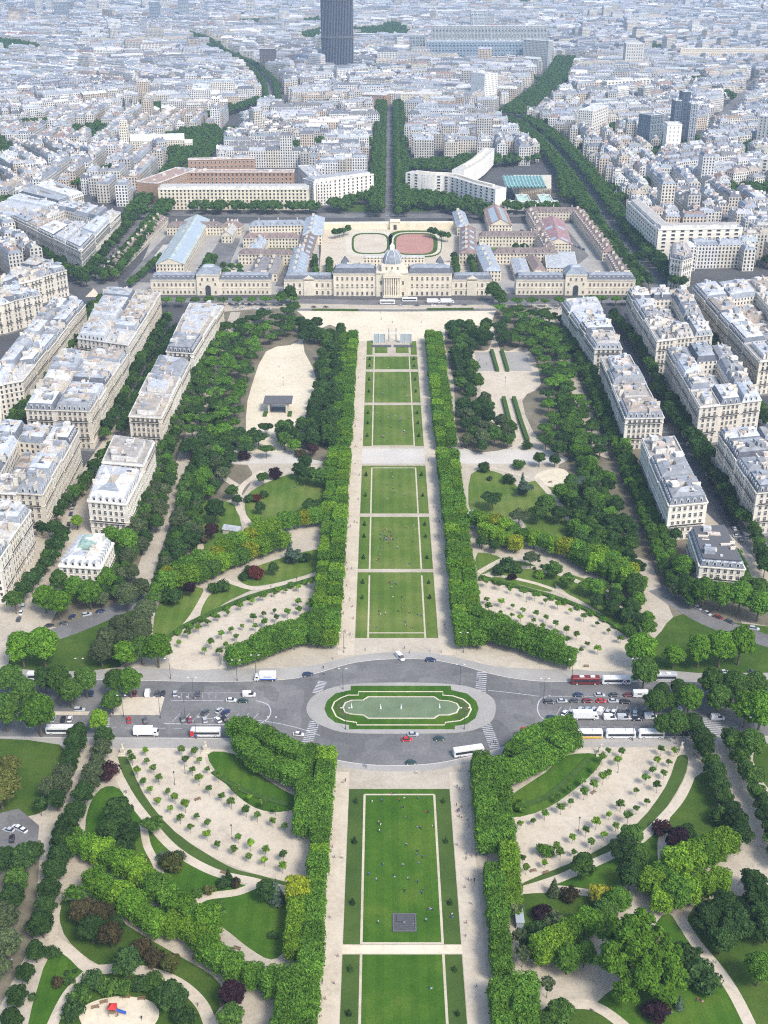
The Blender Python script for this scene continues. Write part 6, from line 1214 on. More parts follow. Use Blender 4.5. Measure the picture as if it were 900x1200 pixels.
AV = [([(112, 330), (150, 285), (200, 222), (240, 175), (262, 158)], 25), ([(235, 143), (275, 133), (305, 122)], 13), ([(319, 122), (314, 100), (300, 85), (289, 78), (262, 66), (240, 50), (215, 42)], 17), ([(456, 255), (457, 126)], 22),
      ([(606, 146), (640, 168), (680, 215), (720, 275), (775, 340)], 23), ([(598, 138), (625, 118), (645, 100), (662, 72)], 31), ([(-20, 245), (40, 283), (90, 322), (112, 335)], 14), ([(805, 182), (845, 140), (885, 95)], 9), ([(180, 250), (680, 250)], 13),
      ([(262, 158), (300, 128)], 10), ([(606, 146), (520, 130), (470, 126), (350, 132), (318, 122)], 9), ([(0, 150), (120, 128), (235, 143)], 8), ([(660, 130), (760, 120), (900, 118)], 9), ([(320, 118), (396, 100), (500, 90)], 9)]
AVW = [([P(*p) for p in q], h) for q, h in AV]
def segd(p, a, b):
    dx, dy = b[0]-a[0], b[1]-a[1]; t = max(0, min(1, ((p[0]-a[0])*dx+(p[1]-a[1])*dy)/(dx*dx+dy*dy))); return math.hypot(p[0]-a[0]-dx*t, p[1]-a[1]-dy*t)
GREEN = [[(-5, 51), (30, 54), (58, 61), (42, 67), (-5, 69)], [(345, 46), (380, 38), (380, 57), (352, 52)], [(413, 38), (475, 34), (480, 45), (415, 51)], [(450, 30), (478, 34), (476, 48), (450, 48)], [(585, 3), (690, -2), (660, 8), (600, 9)], [(138, 136), (192, 128), (185, 136), (140, 143)], [(82, 158), (128, 150), (126, 170), (86, 170)],
         [(186, 172), (205, 162), (252, 156), (240, 182), (205, 200)], [(325, 180), (388, 170), (385, 186), (330, 190)], [(15, 152), (66, 148), (60, 158), (20, 162)], [(848, 228), (905, 226), (905, 246), (860, 245)], [(712, 155), (726, 150), (726, 165), (714, 166)], [(275, 29), (330, 26), (330, 33), (280, 33)], [(350, 28), (378, 24), (378, 34), (352, 33)],
         [(790, 100), (830, 97), (830, 104), (792, 106)], [(750, 58), (800, 60), (790, 66), (752, 64)], [(760, 195), (775, 168), (785, 175), (770, 205)], [(862, 180), (880, 175), (880, 200), (865, 205)], [(640, 92), (660, 90), (665, 100), (645, 104)], [(95, 212), (130, 206), (128, 222), (100, 224)], [(378, 122), (402, 114), (402, 122), (382, 130)], [(-5, 168), (20, 176), (10, 192), (-5, 190)], [(-5, 242), (20, 245), (30, 262), (0, 262)]]
GW = [[P(*p) for p in q] for q in GREEN]
PARKY = [[(478, 198), (545, 190), (600, 190), (640, 192), (600, 196), (560, 200), (545, 204), (480, 206)], [(468, 232), (500, 234), (545, 240), (575, 252), (590, 268), (560, 258), (520, 250), (475, 246)], [(385, 246), (436, 234), (440, 240), (395, 252)], [(220, 252), (372, 252), (372, 248), (222, 248)], [(590, 248), (655, 249), (655, 252), (590, 252)], [(652, 205), (662, 215), (672, 240), (658, 238)], [(250, 249), (262, 246), (262, 252), (252, 253)], [(440, 206), (442, 232), (436, 232), (434, 212)]]
def sang(a, b): a, b = P(*a), P(*b); return math.atan2(b[1]-a[1], b[0]-a[0])
SEEDS = [((100, 215), sang((112, 330), (240, 175))), ((30, 210), sang((-20, 245), (90, 322))), ((190, 160), sang((112, 330), (240, 175))), ((60, 315), sang((-20, 245), (90, 322))), ((350, 185), 0.0), ((400, 150), .12), ((520, 165), 0), ((570, 150), -.1), ((700, 190), sang((640, 168), (720, 275))), ((800, 250), sang((680, 215), (775, 340))), ((860, 300), 0.05), ((860, 200), .5), ((770, 140), .35), ((650, 130), sang((598, 136), (645, 100))), ((270, 165), .7)]
rg = random.Random(11)
for yy, nn in ((120, 6), (95, 7), (75, 8), (55, 9), (38, 10), (22, 11), (8, 12), (-6, 12)):
    for i in range(nn): SEEDS.append(((900*(i+.5)/nn+rg.uniform(-35, 35), yy+rg.uniform(-7, 7)), rg.uniform(-.75, .75)))
SW = [(P(*p), a) for p, a in SEEDS]
SARR = np.array([s[0] for s in SW])
WALLC = [(.86, .81, .71), (.90, .87, .79), (.78, .74, .66), (.93, .91, .87), (.74, .72, .67), (.97, .97, .96), (.82, .71, .59), (.95, .95, .93)]
ROOFC = [(.34, .37, .42), (.42, .45, .49), (.50, .52, .55), (.25, .28, .33), (.16, .18, .22), (.60, .60, .60), (.42, .36, .29), (.33, .21, .16), (.72, .71, .69), (.22, .22, .23)]
def house(wb, rb, c, a, w_, d, h, rg, fine, m0=0, m1=0, ox=0, oy=0, bid=None):
    ca, sa = math.cos(a), math.sin(a); q = [(c[0]-ox+ca*i*w_/2-sa*j*d/2, c[1]-oy+sa*i*w_/2+ca*j*d/2) for i, j in ((-1, -1), (1, -1), (1, 1), (-1, 1))]
    wc = rg.choice(WALLC); k = rg.uniform(.88, 1.05); wc = tuple(x*k for x in wc); rc = rg.choices(ROOFC, [5, 5, 4, 5, 5, 3, 3.5, 2.2, 2.5, 4])[0]
    t = rg.random()
    if bid is not None:
        r2 = random.Random(bid)
        if rg.random() < .68: rc = tuple(x*rg.uniform(.93, 1.07) for x in [r2.choices(ROOFC, [5, 5, 4, 5, 5, 3, 3.5, 2.2, 2.5, 4])[0]][0])
        if rg.random() < .6: wc = tuple(x*k for x in r2.choice(WALLC))
        t2 = r2.random(); t = t2 if rg.random() < .7 else t
    for i in range(4): wb.wall(q[i], q[(i+1) % 4], 0, h, m0, wc)
    if t < .22:
        rb.face([(*p, h) for p in q], m1, None, rc); zt = h
        if fine: rb.prism([lerp2(cen(q), p, .55) for p in q], h, h+2.6, m1, m1, False, wc, rc); zt = h+2.6
    elif t < .75:
        p1 = offset(q, 1.4); rb.frustum(q, h, p1, h+2.8, m1, c=rg.choice([rc, (.26, .30, .37), (.36, .41, .48)]), cap=False)
        p2 = [lerp2(cen(q), p, .35) for p in q]; rb.frustum(p1, h+2.8, p2, h+3.9, m1, c=rc, ct=rc); zt = h+3.6
    else:
        e0, e1 = lerp2(q[0], q[3], .5), lerp2(q[1], q[2], .5); zr = h+3.4
        rb.face([(*q[0], h), (*q[1], h), (*e1, zr), (*e0, zr)], m1, None, rc); rb.face([(*q[2], h), (*q[3], h), (*e0, zr), (*e1, zr)], m1, None, rc); wb.face([(*q[1], h), (*q[2], h), (*e1, zr)], m0, None, wc); wb.face([(*q[3], h), (*q[0], h), (*e0, zr)], m0, None, wc); zt = zr-.8
    for s in ((.12,) if not fine else (.08, .5, .92)):                          # party-wall chimneys
        p = lerp2(lerp2(q[0], q[1], s), lerp2(q[3], q[2], s), rg.uniform(.3, .7)); rb.box(p, (-sa, ca), rg.uniform(2, 4.5), .7, rg.uniform(1.6, 2.8), m1, zt-.8, rg.choice([(.84, .79, .70), (.62, .42, .32), (.9, .88, .84)]))
    if fine:
        for _ in range(3): rb.box(lerp2(cen(q), rg.choice(q), rg.uniform(0, .45)), (ca, sa), rg.uniform(1, 2.6), rg.uniform(.8, 1.8), rg.uniform(.5, 1.6), m1, zt, rg.choice([(.28, .34, .42), (.78, .78, .77), (.34, .33, .33)]))
cand = []
for si, ((sx, sy), ang) in enumerate(SW):
    rg = random.Random(si+100); ca, sa = math.cos(ang), math.sin(ang); px_, py_ = toPx(sx, sy); far = py_ < 50
    near = sorted(math.dist((sx, sy), s[0]) for s in SW)[1:5]; Rr_ = max(near)*.95
    t = -Rr_
    while t < Rr_:
        s = -Rr_+rg.uniform(0, 20)
        while s < Rr_:
            BL = rg.uniform(75, 135); BD = rg.uniform(34, 44); hb = rg.choice([17, 18.5, 20, 20, 21.5, 23]); bid = rg.randrange(10**6)
            for row_ in (0, 1):
                u = s
                dd = rg.uniform(11.5, 14)
                while u < s+BL-8:
                    w_ = min(rg.uniform(13, 26) if py_ > 150 else rg.uniform(18, 44), s+BL-u)
                    if w_ < 9: break
                    cx_, cy_ = u+w_/2, t+(dd/2 if row_ == 0 else BD-dd/2)
                    X, Y = sx+cx_*ca-cy_*sa, sy+cx_*sa+cy_*ca
                    h = hb+rg.uniform(-.9, .9)+(rg.uniform(-3, 2) if rg.random() < .2 else 0)
                    if rg.random() < .045: h = rg.uniform(8, 13)
                    if rg.random() < .022: h = rg.uniform(28, 42)
                    cand.append((X, Y, ang, w_, dd, h, si, py_, bid)); u += w_
            # wings closing the ends of the block
            for e in (6, BL-6):
                X, Y = sx+(s+e)*ca-(t+BD/2)*sa, sy+(s+e)*sa+(t+BD/2)*ca; cand.append((X, Y, ang+math.pi/2, max(6, BD-26), 10, hb-rg.uniform(0, 2), si, py_, bid))
            s += BL+rg.uniform(9, 14)
        t += 40+rg.uniform(9, 13)
cx_ = np.array([(c[0], c[1]) for c in cand]); owner = np.empty(len(cand), int)
for i0 in range(0, len(cand), 4000): owner[i0:i0+4000] = ((cx_[i0:i0+4000, None, :]-SARR[None])**2).sum(2).argmin(1)
keep = []
for i, c in enumerate(cand):
    if owner[i] != c[6]: continue
    X, Y = c[0], c[1]
    if Y < 300: continue
    px_, py_ = toPx(X, Y)
    if not (-70 < px_ < 970 and -45 < py_ < 340): continue
    if any(inpoly(px_, py_, q) for q in EXP) or any(inpoly(X, Y, q) for q in GW): continue
    if any(a_ <= X <= c_ and b_ <= Y <= d_ for a_, b_, c_, d_ in EXW): continue
    if any(segd((X, Y), q[j], q[j+1]) < h+c[4]*.5+3 for q, h in AVW for j in range(len(q)-1)): continue
    keep.append((math.hypot(X, Y), c, px_, py_))
hash_ = {}
def put(x, y, r): hash_.setdefault((int(x//30), int(y//30)), []).append((x, y, r))
for _, c, _, _ in keep: put(c[0], c[1], (c[3]+c[4])*.27)
rg = random.Random(77)
for _ in range(26000):                                                           # small houses closing the gaps left between the blocks
    px_, py_ = rg.uniform(-60, 960), 60+280*rg.random()
    X, Y = P(px_, py_); w_ = rg.uniform(10, 17); d0 = rg.uniform(10, 13); r = (w_+d0)*.27
    if any(inpoly(px_, py_, q) for q in EXP) or any(inpoly(X, Y, q) for q in GW) or any(a_ <= X <= c_ and b_ <= Y <= d_ for a_, b_, c_, d_ in EXW): continue
    if any(segd((X, Y), q[j], q[j+1]) < h+w_*.5+2 for q, h in AVW for j in range(len(q)-1)): continue
    gx, gy = int(X//30), int(Y//30)
    if any(math.hypot(X-x, Y-y) < r+rr_+1.5 for i_ in (-1, 0, 1) for j_ in (-1, 0, 1) for x, y, rr_ in hash_.get((gx+i_, gy+j_), ())): continue
    si = int(((SARR-np.array([X, Y]))**2).sum(1).argmin()); put(X, Y, r); keep.append((math.hypot(X, Y), (X, Y, SW[si][1], w_, d0, rg.uniform(14, 22), si, py_, rg.randrange(10**6)), px_, py_))
keep.sort(key=lambda k: k[0])
inview = 0; fb = MB(); rg = random.Random(5)
for d_, c, px_, py_ in keep:
    X, Y, ang, w_, dd, h, si, _, bid = c
    if inview < 285 and -5 < px_ < 905:
        inview += 1; wb, rb = MB(), MB(); house(wb, rb, (X, Y), ang, w_, dd, h, rg, True, ox=X, oy=Y, bid=bid)
        nm = 'town house' if h < 25 else 'high town block'
        e = empty('town_house', (X, Y, 0), 0, label=f'{"low" if h < 14 else "tall" if h > 25 else "pale"} town house {where(X, Y, 5, "th")}', cat='house', group='town houses beyond the park')
        wb.build('wall', M['town_wall'], e); rb.build('roof', M['roof_attr'], e)
    else: house(fb, fb, (X, Y), ang, w_, dd, h, rg, d_ < 2300, 0, 1, bid=bid)
print('CITY', len(keep), inview)
tag(fb.build('distant_city', [M['town_wall'], M['roof_attr']]), 'endless pale city of stone houses and zinc roofs fading into the haze', 'houses', kind='stuff')
# trees of the streets: the nearest as things, the rest of the far avenues as one mass
far = []
for q, h, offs, st in ((AV[0][0], 25, (-17, -9, 9, 17), 10), (AV[1][0], 13, (-5, 5), 11), (AV[2][0], 24, (-10, 10), 11), (AV[3][0], 22, (-17, -10, 10, 17), 10), (AV[4][0], 23, (-18, -10.5, 10, 17), 10), (AV[5][0], 34, (-17, -7, 4, 15), 13), (AV[6][0], 14, (-8, 8), 10)):
    w_ = catmull([P(*p) for p in q], 4, False)
    for o in offs:
        L, Rr = ribbon(w_, abs(o)*2)
        for x, y, a in along(L if o > 0 else Rr, st): far.append((x+random.uniform(-1, 1), y+random.uniform(-1, 1), 1))
rg = random.Random(3)
for q, dist_, s in [(g, 11, 1.15) for g in GW]+[([P(*p) for p in g], 8, .95) for g in PARKY]:
    xs = [p[0] for p in q]; ys = [p[1] for p in q]; pts = []
    for _ in range(min(4000, int((max(xs)-min(xs))*(max(ys)-min(ys))/40)+60)):
        p = (rg.uniform(min(xs), max(xs)), rg.uniform(min(ys), max(ys)))
        if inpoly(*p, q) and all(abs(p[0]-r[0])+abs(p[1]-r[1]) > dist_ for r in pts[-400:]): pts.append(p)
    far += [(x, y, s) for x, y in pts]
for _ in range(620):                                                             # single trees in courtyards
    px_, py_ = rg.uniform(-20, 920), 20+320*rg.random()**1.5
    if any(inpoly(px_, py_, q) for q in EXP): continue
    far.append((*P(px_, py_), rg.uniform(.9, 1.3)))
def occupied(x, y):
    return any(abs(x-k[1][0])+abs(y-k[1][1]) < 9 for k in occ.get((int(x//40), int(y//40)), ()))
occ = {}
for k in keep: occ.setdefault((int(k[1][0]//40), int(k[1][1]//40)), []).append(k)
far = [f for f in far if f[1] > 300 and -30 < toPx(f[0], f[1])[0] < 930]
far.sort(key=lambda f: math.hypot(f[0], f[1]))
for x, y, s in far[:290]:
    c = random.choice(['mid', 'deep', 'mid', 'dark']); tree('street_tree', x, y, c, s*1.05, f'{CNAME[c]} boulevard tree {where(x, y, 5, "b")}', 'tree', 'trees of the city boulevards', 'boulevard_tree', z=.05)
cr = PROTO['street_tree'][0][0]; base = crown_mesh('crown', round_lobes(4.4, 7.2, 4.6, 6, .5)(random.Random(2)), 150, 1.3, 9)
nv = len(base.vertices); bv = np.empty(nv*3, 'f'); base.vertices.foreach_get('co', bv); bv = bv.reshape(-1, 3); bf = [tuple(p.vertices) for p in base.polygons]; vs, fs = [], []
for i, (x, y, s) in enumerate(far[290:]):
    a = i*1.7; ca, sa = math.cos(a), math.sin(a); s *= 1.15; v = bv*s; v = np.stack([v[:, 0]*ca-v[:, 1]*sa+x, v[:, 0]*sa+v[:, 1]*ca+y, v[:, 2]], 1); o = nv*i; vs.append(v); fs += [tuple(k+o for k in f) for f in bf]
me = bpy.data.meshes.new('distant_trees'); me.from_pydata(np.concatenate(vs).tolist(), [], fs); me.materials.append(M['foliage']); ca_ = me.color_attributes.new('Col', 'FLOAT_COLOR', 'CORNER'); ca_.data.foreach_set('color', np.ones(len(me.loops)*4, 'f')); me.update()
tag(link('distant_trees', me, color=GCOL['mid']), 'far avenues, squares and cemeteries of dark green trees among the houses', 'trees', kind='stuff')
# trees in the streets between the near blocks
ST_ = 'street trees between the apartment blocks'
for px_, st, lab in (([(196, 372), (182, 398), (165, 425), (150, 452), (136, 480), (122, 506)], 7.5, 'dark street tree from the villas, big-block side of the left street'), ([(65, 600), (80, 585), (97, 568), (110, 550), (120, 538), (130, 524)], 7.5, 'dark street tree, near part of the left street'), ([(143, 500), (158, 470), (172, 445), (190, 410), (206, 384)], 7.5, 'dark street tree beside the narrow left rows'),
                     ([(62, 640), (48, 665), (30, 690), (18, 705)], 8, 'dark street tree beside the nearest left block'), ([(50, 615), (75, 625), (62, 650)], 8, 'dark street tree by the left zebra crossing'), ([(118, 350), (95, 385), (72, 420), (45, 460), (15, 505), (-5, 540)], 8, 'green tree of the double row along the left boulevard'), ([(108, 358), (60, 428), (30, 470), (5, 505)], 8, 'green tree of the second row along the left boulevard'),
                     ([(52, 340), (20, 360), (-10, 378)], 8, 'green tree before the pale far left block'), ([(718, 368), (735, 387), (748, 402), (757, 420), (768, 438), (776, 458)], 7.5, 'dark street tree along the far right street'), ([(782, 474), (792, 490), (806, 506), (815, 522), (826, 540), (838, 560)], 7.5, 'dark street tree of the near right street'), ([(846, 565), (852, 578), (862, 595), (868, 606)], 7.5, 'dark street tree beside the rounded right block'), ([(768, 455), (790, 468), (812, 500), (832, 530)], 8.5, 'dark street tree on the near big block side'),
                     ([(818, 375), (838, 405), (862, 440), (890, 478), (905, 500)], 8, 'dark tree of the street beyond the big right blocks'), ([(880, 610), (890, 640), (896, 665)], 8.5, 'dark tree by the right edge junction'), ([(862, 650), (872, 680), (888, 695)], 8.5, 'dark tree right of the flat grey-roofed villa'),
                     ([(200, 495), (212, 470), (232, 430), (250, 395)], 8, 'garden tree behind the narrow left row'), ([(150, 600), (168, 585), (185, 545)], 8, 'garden tree behind the narrow left pair'), ([(672, 400), (690, 440), (705, 480), (720, 505)], 8, 'garden tree behind the narrow right row'), ([(735, 530), (750, 565), (768, 600), (790, 625)], 8, 'garden tree behind the near narrow right row'),
                     ([(245, 300), (232, 325)], 7, 'round tree in the school car park'), ([(252, 300), (240, 322)], 7, 'round tree in the second school car park row'), ([(188, 300), (152, 330)], 6.5, 'clipped tree beside the brown stable'), ([(262, 310), (280, 312)], 6, 'tree in the small left school yard'), ([(264, 318), (282, 318)], 6, 'tree in the second row of the left school yard'), ([(604, 288), (608, 296)], 6, 'tree in the green court'), ([(614, 288), (618, 296)], 6, 'second tree in the green court'),
                     ([(178, 345), (150, 350), (130, 352)], 8, 'tree at the corner left of the left school wing'), ([(745, 330), (752, 348), (770, 362)], 8, 'tree at the corner right of the right school wing'), ([(532, 300), (536, 318)], 6, 'tree in the garden right of the dome'), ([(552, 300), (555, 318)], 6, 'tree in the second garden row right of the dome'), ([(368, 300), (370, 318)], 6, 'tree in the garden left of the dome'), ([(386, 304), (386, 318)], 6, 'tree in the second garden row left of the dome'), ([(310, 262), (345, 262)], 9, 'tree in the court behind the slate range'), ([(392, 272), (408, 268)], 7, 'shrub tree at the back of the sports yard'), ([(505, 270), (525, 276)], 7, 'shrub tree at the right back of the sports yard')):
    row('street_tree', px_, st, lab, 'dark' if 'dark' in lab else 'mid', .95 if 'dark' in lab or 'boulevard' in lab else .8, 6.5, ST_, cmix=(['mid', 'deep'], [.25, .2]), name='yard_tree' if 'school' in lab or 'garden' in lab or 'court' in lab or 'yard' in lab or 'stable' in lab else 'street_tree')
# ------------------------------------------------------------------ the air
hz = MB(); hz.prism([(-16500, -12500), (16500, -12500), (16500, 18500), (-16500, 18500)], -1, 283, 0, None, True)
hm = bpy.data.materials.new('haze'); hm.use_nodes = True; hn = hm.node_tree; hn.nodes.clear()
pv = hn.nodes.new('ShaderNodeVolumePrincipled'); pv.inputs['Color'].default_value = (.54, .75, 1.0, 1); pv.inputs['Density'].default_value = HAZE; pv.inputs['Anisotropy'].default_value = .1
ho = hn.nodes.new('ShaderNodeOutputMaterial'); hn.links.new(pv.outputs[0], ho.inputs['Volume'])
tag(hz.build('haze', hm), kind='stuff')
# ================================================================== VEHICLES
def loft(b, secs, m=0, caps=True):
    """skin through a list of closed sections (lists of 3d points of equal length)"""
    for s0, s1 in zip(secs, secs[1:]):
        n = len(s0)
        for i in range(n): b.face([s0[i], s0[(i+1) % n], s1[(i+1) % n], s1[i]], m)
    if caps: b.face(list(reversed(secs[0])), m); b.face(secs[-1], m)
def rect(x, hw, z0, z1, ch=.08): return [(x, -hw+ch, z0), (x, hw-ch, z0), (x, hw, z0+ch), (x, hw, z1-ch), (x, hw-ch, z1), (x, -hw+ch, z1), (x, -hw, z1-ch), (x, -hw, z0+ch)]
def wheel_mesh(r, w_):
    b = MB(); n = 12
    for (r0, m, ww) in ((r, 0, w_), (r*.58, 1, w_+.03)):
        A_ = [(math.cos(2*math.pi*i/n)*r0, -ww/2, math.sin(2*math.pi*i/n)*r0) for i in range(n)]; B_ = [(p[0], ww/2, p[2]) for p in A_]; loft(b, [A_, B_], m)
    return b.mesh('wheel', [M['rubber'], M['white_trim']])
def car_meshes(kind):
    L, hw = {'car': (4.2, .86), 'estate': (4.5, .88), 'van': (5.2, .98)}[kind]; b, g = MB(), MB(); h1 = {'car': .86, 'estate': .9, 'van': 1.15}[kind]; ht = {'car': 1.43, 'estate': 1.5, 'van': 2.2}[kind]
    loft(b, [rect(-L/2, hw*.82, .35, h1-.12), rect(-L/2+.25, hw, .22, h1), rect(-L*.2, hw, .2, h1+.03), rect(L*.18, hw, .2, h1), rect(L/2-.5, hw*.97, .22, h1-.16), rect(L/2-.05, hw*.8, .32, h1-.32)])
    if kind == 'van': a0, a1, a2, a3 = -L/2+.05, -L/2+.12, L*.20, L*.34
    elif kind == 'estate': a0, a1, a2, a3 = -L/2+.1, -L/2+.45, L*.05, L*.24
    else: a0, a1, a2, a3 = -L/2+.35, -L/2+.95, L*.06, L*.25
    wl, wt = hw*.95, hw*.78
    lo = [(a0, -wl, h1-.02), (a3, -wl, h1-.02), (a3, wl, h1-.02), (a0, wl, h1-.02)]; hi = [(a1, -wt, ht-.06), (a2, -wt, ht-.06), (a2, wt, ht-.06), (a1, wt, ht-.06)]
    if kind == 'van':
        mid = a2-1.2; loft(b, [[(a0, -hw, h1-.1), (a0, hw, h1-.1), (a0, hw*.93, ht), (a0, -hw*.93, ht)], [(mid, -hw, h1-.1), (mid, hw, h1-.1), (mid, hw*.93, ht), (mid, -hw*.93, ht)]])
        lo = [(mid+.002, -wl, h1-.02), (a3, -wl, h1-.02), (a3, wl, h1-.02), (mid+.002, wl, h1-.02)]; hi = [(mid+.002, -hw*.9, ht-.1), (a2-.2, -hw*.88, ht-.1), (a2-.2, hw*.88, ht-.1), (mid+.002, hw*.9, ht-.1)]
    for i in range(4): j = (i+1) % 4; g.face([lo[i], lo[j], hi[j], hi[i]])
    top = [(x, y, z) for x, y, z in hi]; tp = [(x*(1) , y*.97, z+.07) for x, y, z in hi]
    for i in range(4): j = (i+1) % 4; b.face([top[i], top[j], tp[j], tp[i]])
    b.face(tp)
    for sx, sy in ((1, -1), (1, 1)): b.box((L/2-.22, sy*hw*.62), (1, 0), .25, .3, .14, 1, h1-.42)
    for sy in (-1, 1): b.box((-L/2+.08, sy*hw*.7), (1, 0), .12, .25, .16, 2, h1-.3)
    return b.mesh('body', [M['car_paint'], M['white_trim'], M['red_paint']]), g.mesh('windows', [M['car_glass']]), L, hw
CARM = {k: car_meshes(k) for k in ('car', 'estate', 'van')}; WH = wheel_mesh(.32, .22); WHB = wheel_mesh(.5, .3)
PC = {'white': (.80, .80, .79), 'silver': (.50, .52, .54), 'black': (.03, .03, .035), 'dark grey': (.09, .10, .11), 'navy blue': (.03, .05, .13), 'red': (.55, .03, .03), 'dark red': (.20, .03, .03), 'pale blue': (.30, .42, .52), 'dark green': (.03, .08, .07), 'maroon': (.25, .02, .06)}
def car(x, y, c, ang, lab, kind='car', z=.02, group='cars in the streets', name=None):
    bm_, gm, L, hw = CARM[kind]; p = P(x, y, .7); e = empty(name or ('delivery_van' if kind == 'van' else 'car'), (*p, z), R(ang), label=lab, cat='van' if kind == 'van' else 'car', group=group)
    link('body', bm_, e, color=PC[c]); link('windows', gm, e)
    for sx in (-1, 1):
        for sy in (-1, 1): link('wheel', WH, e, (sx*L*.31, sy*(hw-.09), .32))
    return e
def cars(items, where_):
    for i, it in enumerate(items):
        x, y, c, a = it[:4]; k = it[4] if len(it) > 4 else 'car'; car(x, y, c, a+random.uniform(-2, 2), f'{c} {"van" if k == "van" else "car"}, {ordn(i+1)} {where_}', k)
cars([(158, 812, 'dark red', 88), (173, 812, 'white', 95, 'van'), (184, 812, 'dark grey', 92), (191, 812, 'black', 90), (205, 812, 'silver', 100), (232, 812, 'dark grey', 92)], 'from the left along the upper edge of the left car park')
cars([(271, 820, 'white', 0), (285, 821, 'dark green', 2)], 'below the white van'); car(292, 814, 'white', 2, 'large white delivery van parked at the tip of the left car park', 'van')
cars([(241, 834, 'dark grey', 55), (257, 832, 'silver', 58), (265, 834, 'navy blue', 50)], 'in slanting bays of the left car park')
cars([(214, 843, 'dark grey', 110), (222, 843, 'maroon', 105), (240, 843, 'silver', 105), (255, 843, 'white', 125), (263, 842, 'black', 120), (279, 842, 'navy blue', 110), (289, 843, 'silver', 95)], 'from the left along the lower edge of the left car park')
cars([(151, 843, 'red', 105), (170, 844, 'dark grey', 110)], 'below the sandy parking rectangle'); cars([(62, 842, 'silver', 90), (74, 842, 'black', 95), (82, 842, 'white', 95)], 'in the short row under the left planes')
cars([(92, 812, 'pale blue', 100), (107, 812, 'navy blue', 92), (93, 831, 'silver', 0, 'estate')], 'between the left roadside planes')
car(350, 860, 'white', -4, 'white car driving alone left of the lower zebra crossing'); car(361, 790, 'navy blue', 12, 'dark blue car driving past the upper left zebra crossing', 'estate'); car(505, 773, 'navy blue', 2, 'dark blue car on the upper rim of the roundabout', 'estate')
car(477, 866, 'red', 2, 'red car just below the fountain island'); car(484, 860, 'silver', 0, 'silver car passing beside the red car below the island'); car(515, 865, 'dark green', 3, 'dark teal car behind the red car below the island'); car(482, 893, 'dark green', 0, 'dark teal car on the outer lane left of the white coach'); car(469, 770, 'white', -62, 'white wedding van stopped across the kerb above the fountain', 'van', group=None)
cars([(678, 814, 'navy blue', 0), (703, 814, 'silver', 0), (720, 814, 'dark grey', 0), (737, 814, 'dark red', 0), (772, 814, 'white', 10), (790, 814, 'dark red', 0)], 'in the upper kerb row of the right car park'); 
cars([(644, 822, 'dark grey', 2, 'estate'), (659, 821, 'silver', 0), (674, 821, 'dark grey', 0), (689, 821, 'dark red', 0, 'estate'), (705, 821, 'red', 0), (719, 821, 'silver', 0), (733, 822, 'black', 0, 'estate')], 'in the second kerb row of the right car park')
cars([(662, 835, 'white', 58), (670, 834, 'silver', 58), (680, 831, 'silver', 62), (688, 831, 'pale blue', 62), (696, 831, 'silver', 62), (704, 833, 'white', 60, 'van'), (712, 834, 'silver', 68), (719, 834, 'white', 65), (727, 834, 'dark grey', 66), (735, 834, 'black', 72), (744, 835, 'pale blue', 80), (752, 834, 'dark grey', 72)], 'in the slanting bays of the right car park')
cars([(647, 841, 'navy blue', 0, 'estate'), (715, 841, 'white', 0, 'van'), (731, 841, 'silver', 0, 'van'), (747, 842, 'black', 0, 'estate'), (763, 840, 'white', 0, 'van'), (816, 842, 'silver', 0), (841, 841, 'white', 0, 'van')], 'in the lower kerb row of the right car park'); car(795, 830, 'white', 92, 'white van between the right roadside planes', 'van'); car(805, 860, 'black', 0, 'black car on the lower carriageway under the right planes', 'estate')
cars([(849, 787, 'silver', 0), (883, 787, 'dark grey', 0)], 'on the upper road under the right plane trees')
def bus(x, y, ang, lab, L=11.4, body='white', top=None, stripes=(), W=2.55, H=3.3, cat='coach', name='coach', deck2=False):
    p = P(x, y, 1.6); e = empty(name, (*p, .02), R(ang), label=lab, cat=cat, group='coaches and buses'); b = MB(); hw = W/2
    loft(b, [rect(-L/2, hw-.1, .5, H-.25, .12), rect(-L/2+.25, hw, .35, H, .12), rect(L/2-.5, hw, .35, H, .12), rect(L/2, hw-.12, .5, H-.5, .12)]); 
    for i in range(2): b.box((-L/4+i*L/2.6, 0), (1, 0), 1.8, 1.4, .22, 1, H)
    b.build('body', [M['car_paint'], M['white_trim']], e, color=PC.get(body, body))
    g = MB()
    for z0, z1 in (((1.45, 2.45),) if not deck2 else ((1.3, 2.1), (2.95, 3.75))):
        for sy in (-1, 1): g.box((-.15, sy*(hw+.012)), (1, 0), L-1.2, .03, z1-z0, 0, z0)
        g.box((L/2-.02, 0), (0, 1), W-.5, .12, z1-z0+.1, 0, z0)
    g.build('windows', M['car_glass'], e)
    for n_, (m, x0, x1, z0, z1) in enumerate(stripes):
        s = MB()
        for sy in (-1, 1): s.box(((x0+x1)/2*L, sy*(hw+.03)), (1, 0), (x1-x0)*L, .03, z1-z0, 0, z0)
        s.build('livery_panel', M[m], e)
    for sx in (-.33, .30):
        for sy in (-1, 1): link('wheel', WHB, e, (sx*L, sy*(hw-.12), .5))
    return e
bus(241, 858, 180, 'white coach with red and blue rear panels on the lower left road', stripes=(('red_paint', .38, .5, .6, 3.0), ('blue_paint', .28, .38, .5, 1.3))); bus(72, 855, 0, 'white and black coach half hidden under the left planes'); bus(48, 792, 0, 'white coach on the upper left road behind the planes', 11)
bus(549, 880, 13, 'white coach turning at the lower right of the roundabout'); bus(686, 797, 180, 'dark red coach parked on the upper right road', body='dark red'); b_ = bus(722, 797, 180, 'white coach with blue, white and red rings on the upper right road')
rg_ = MB()
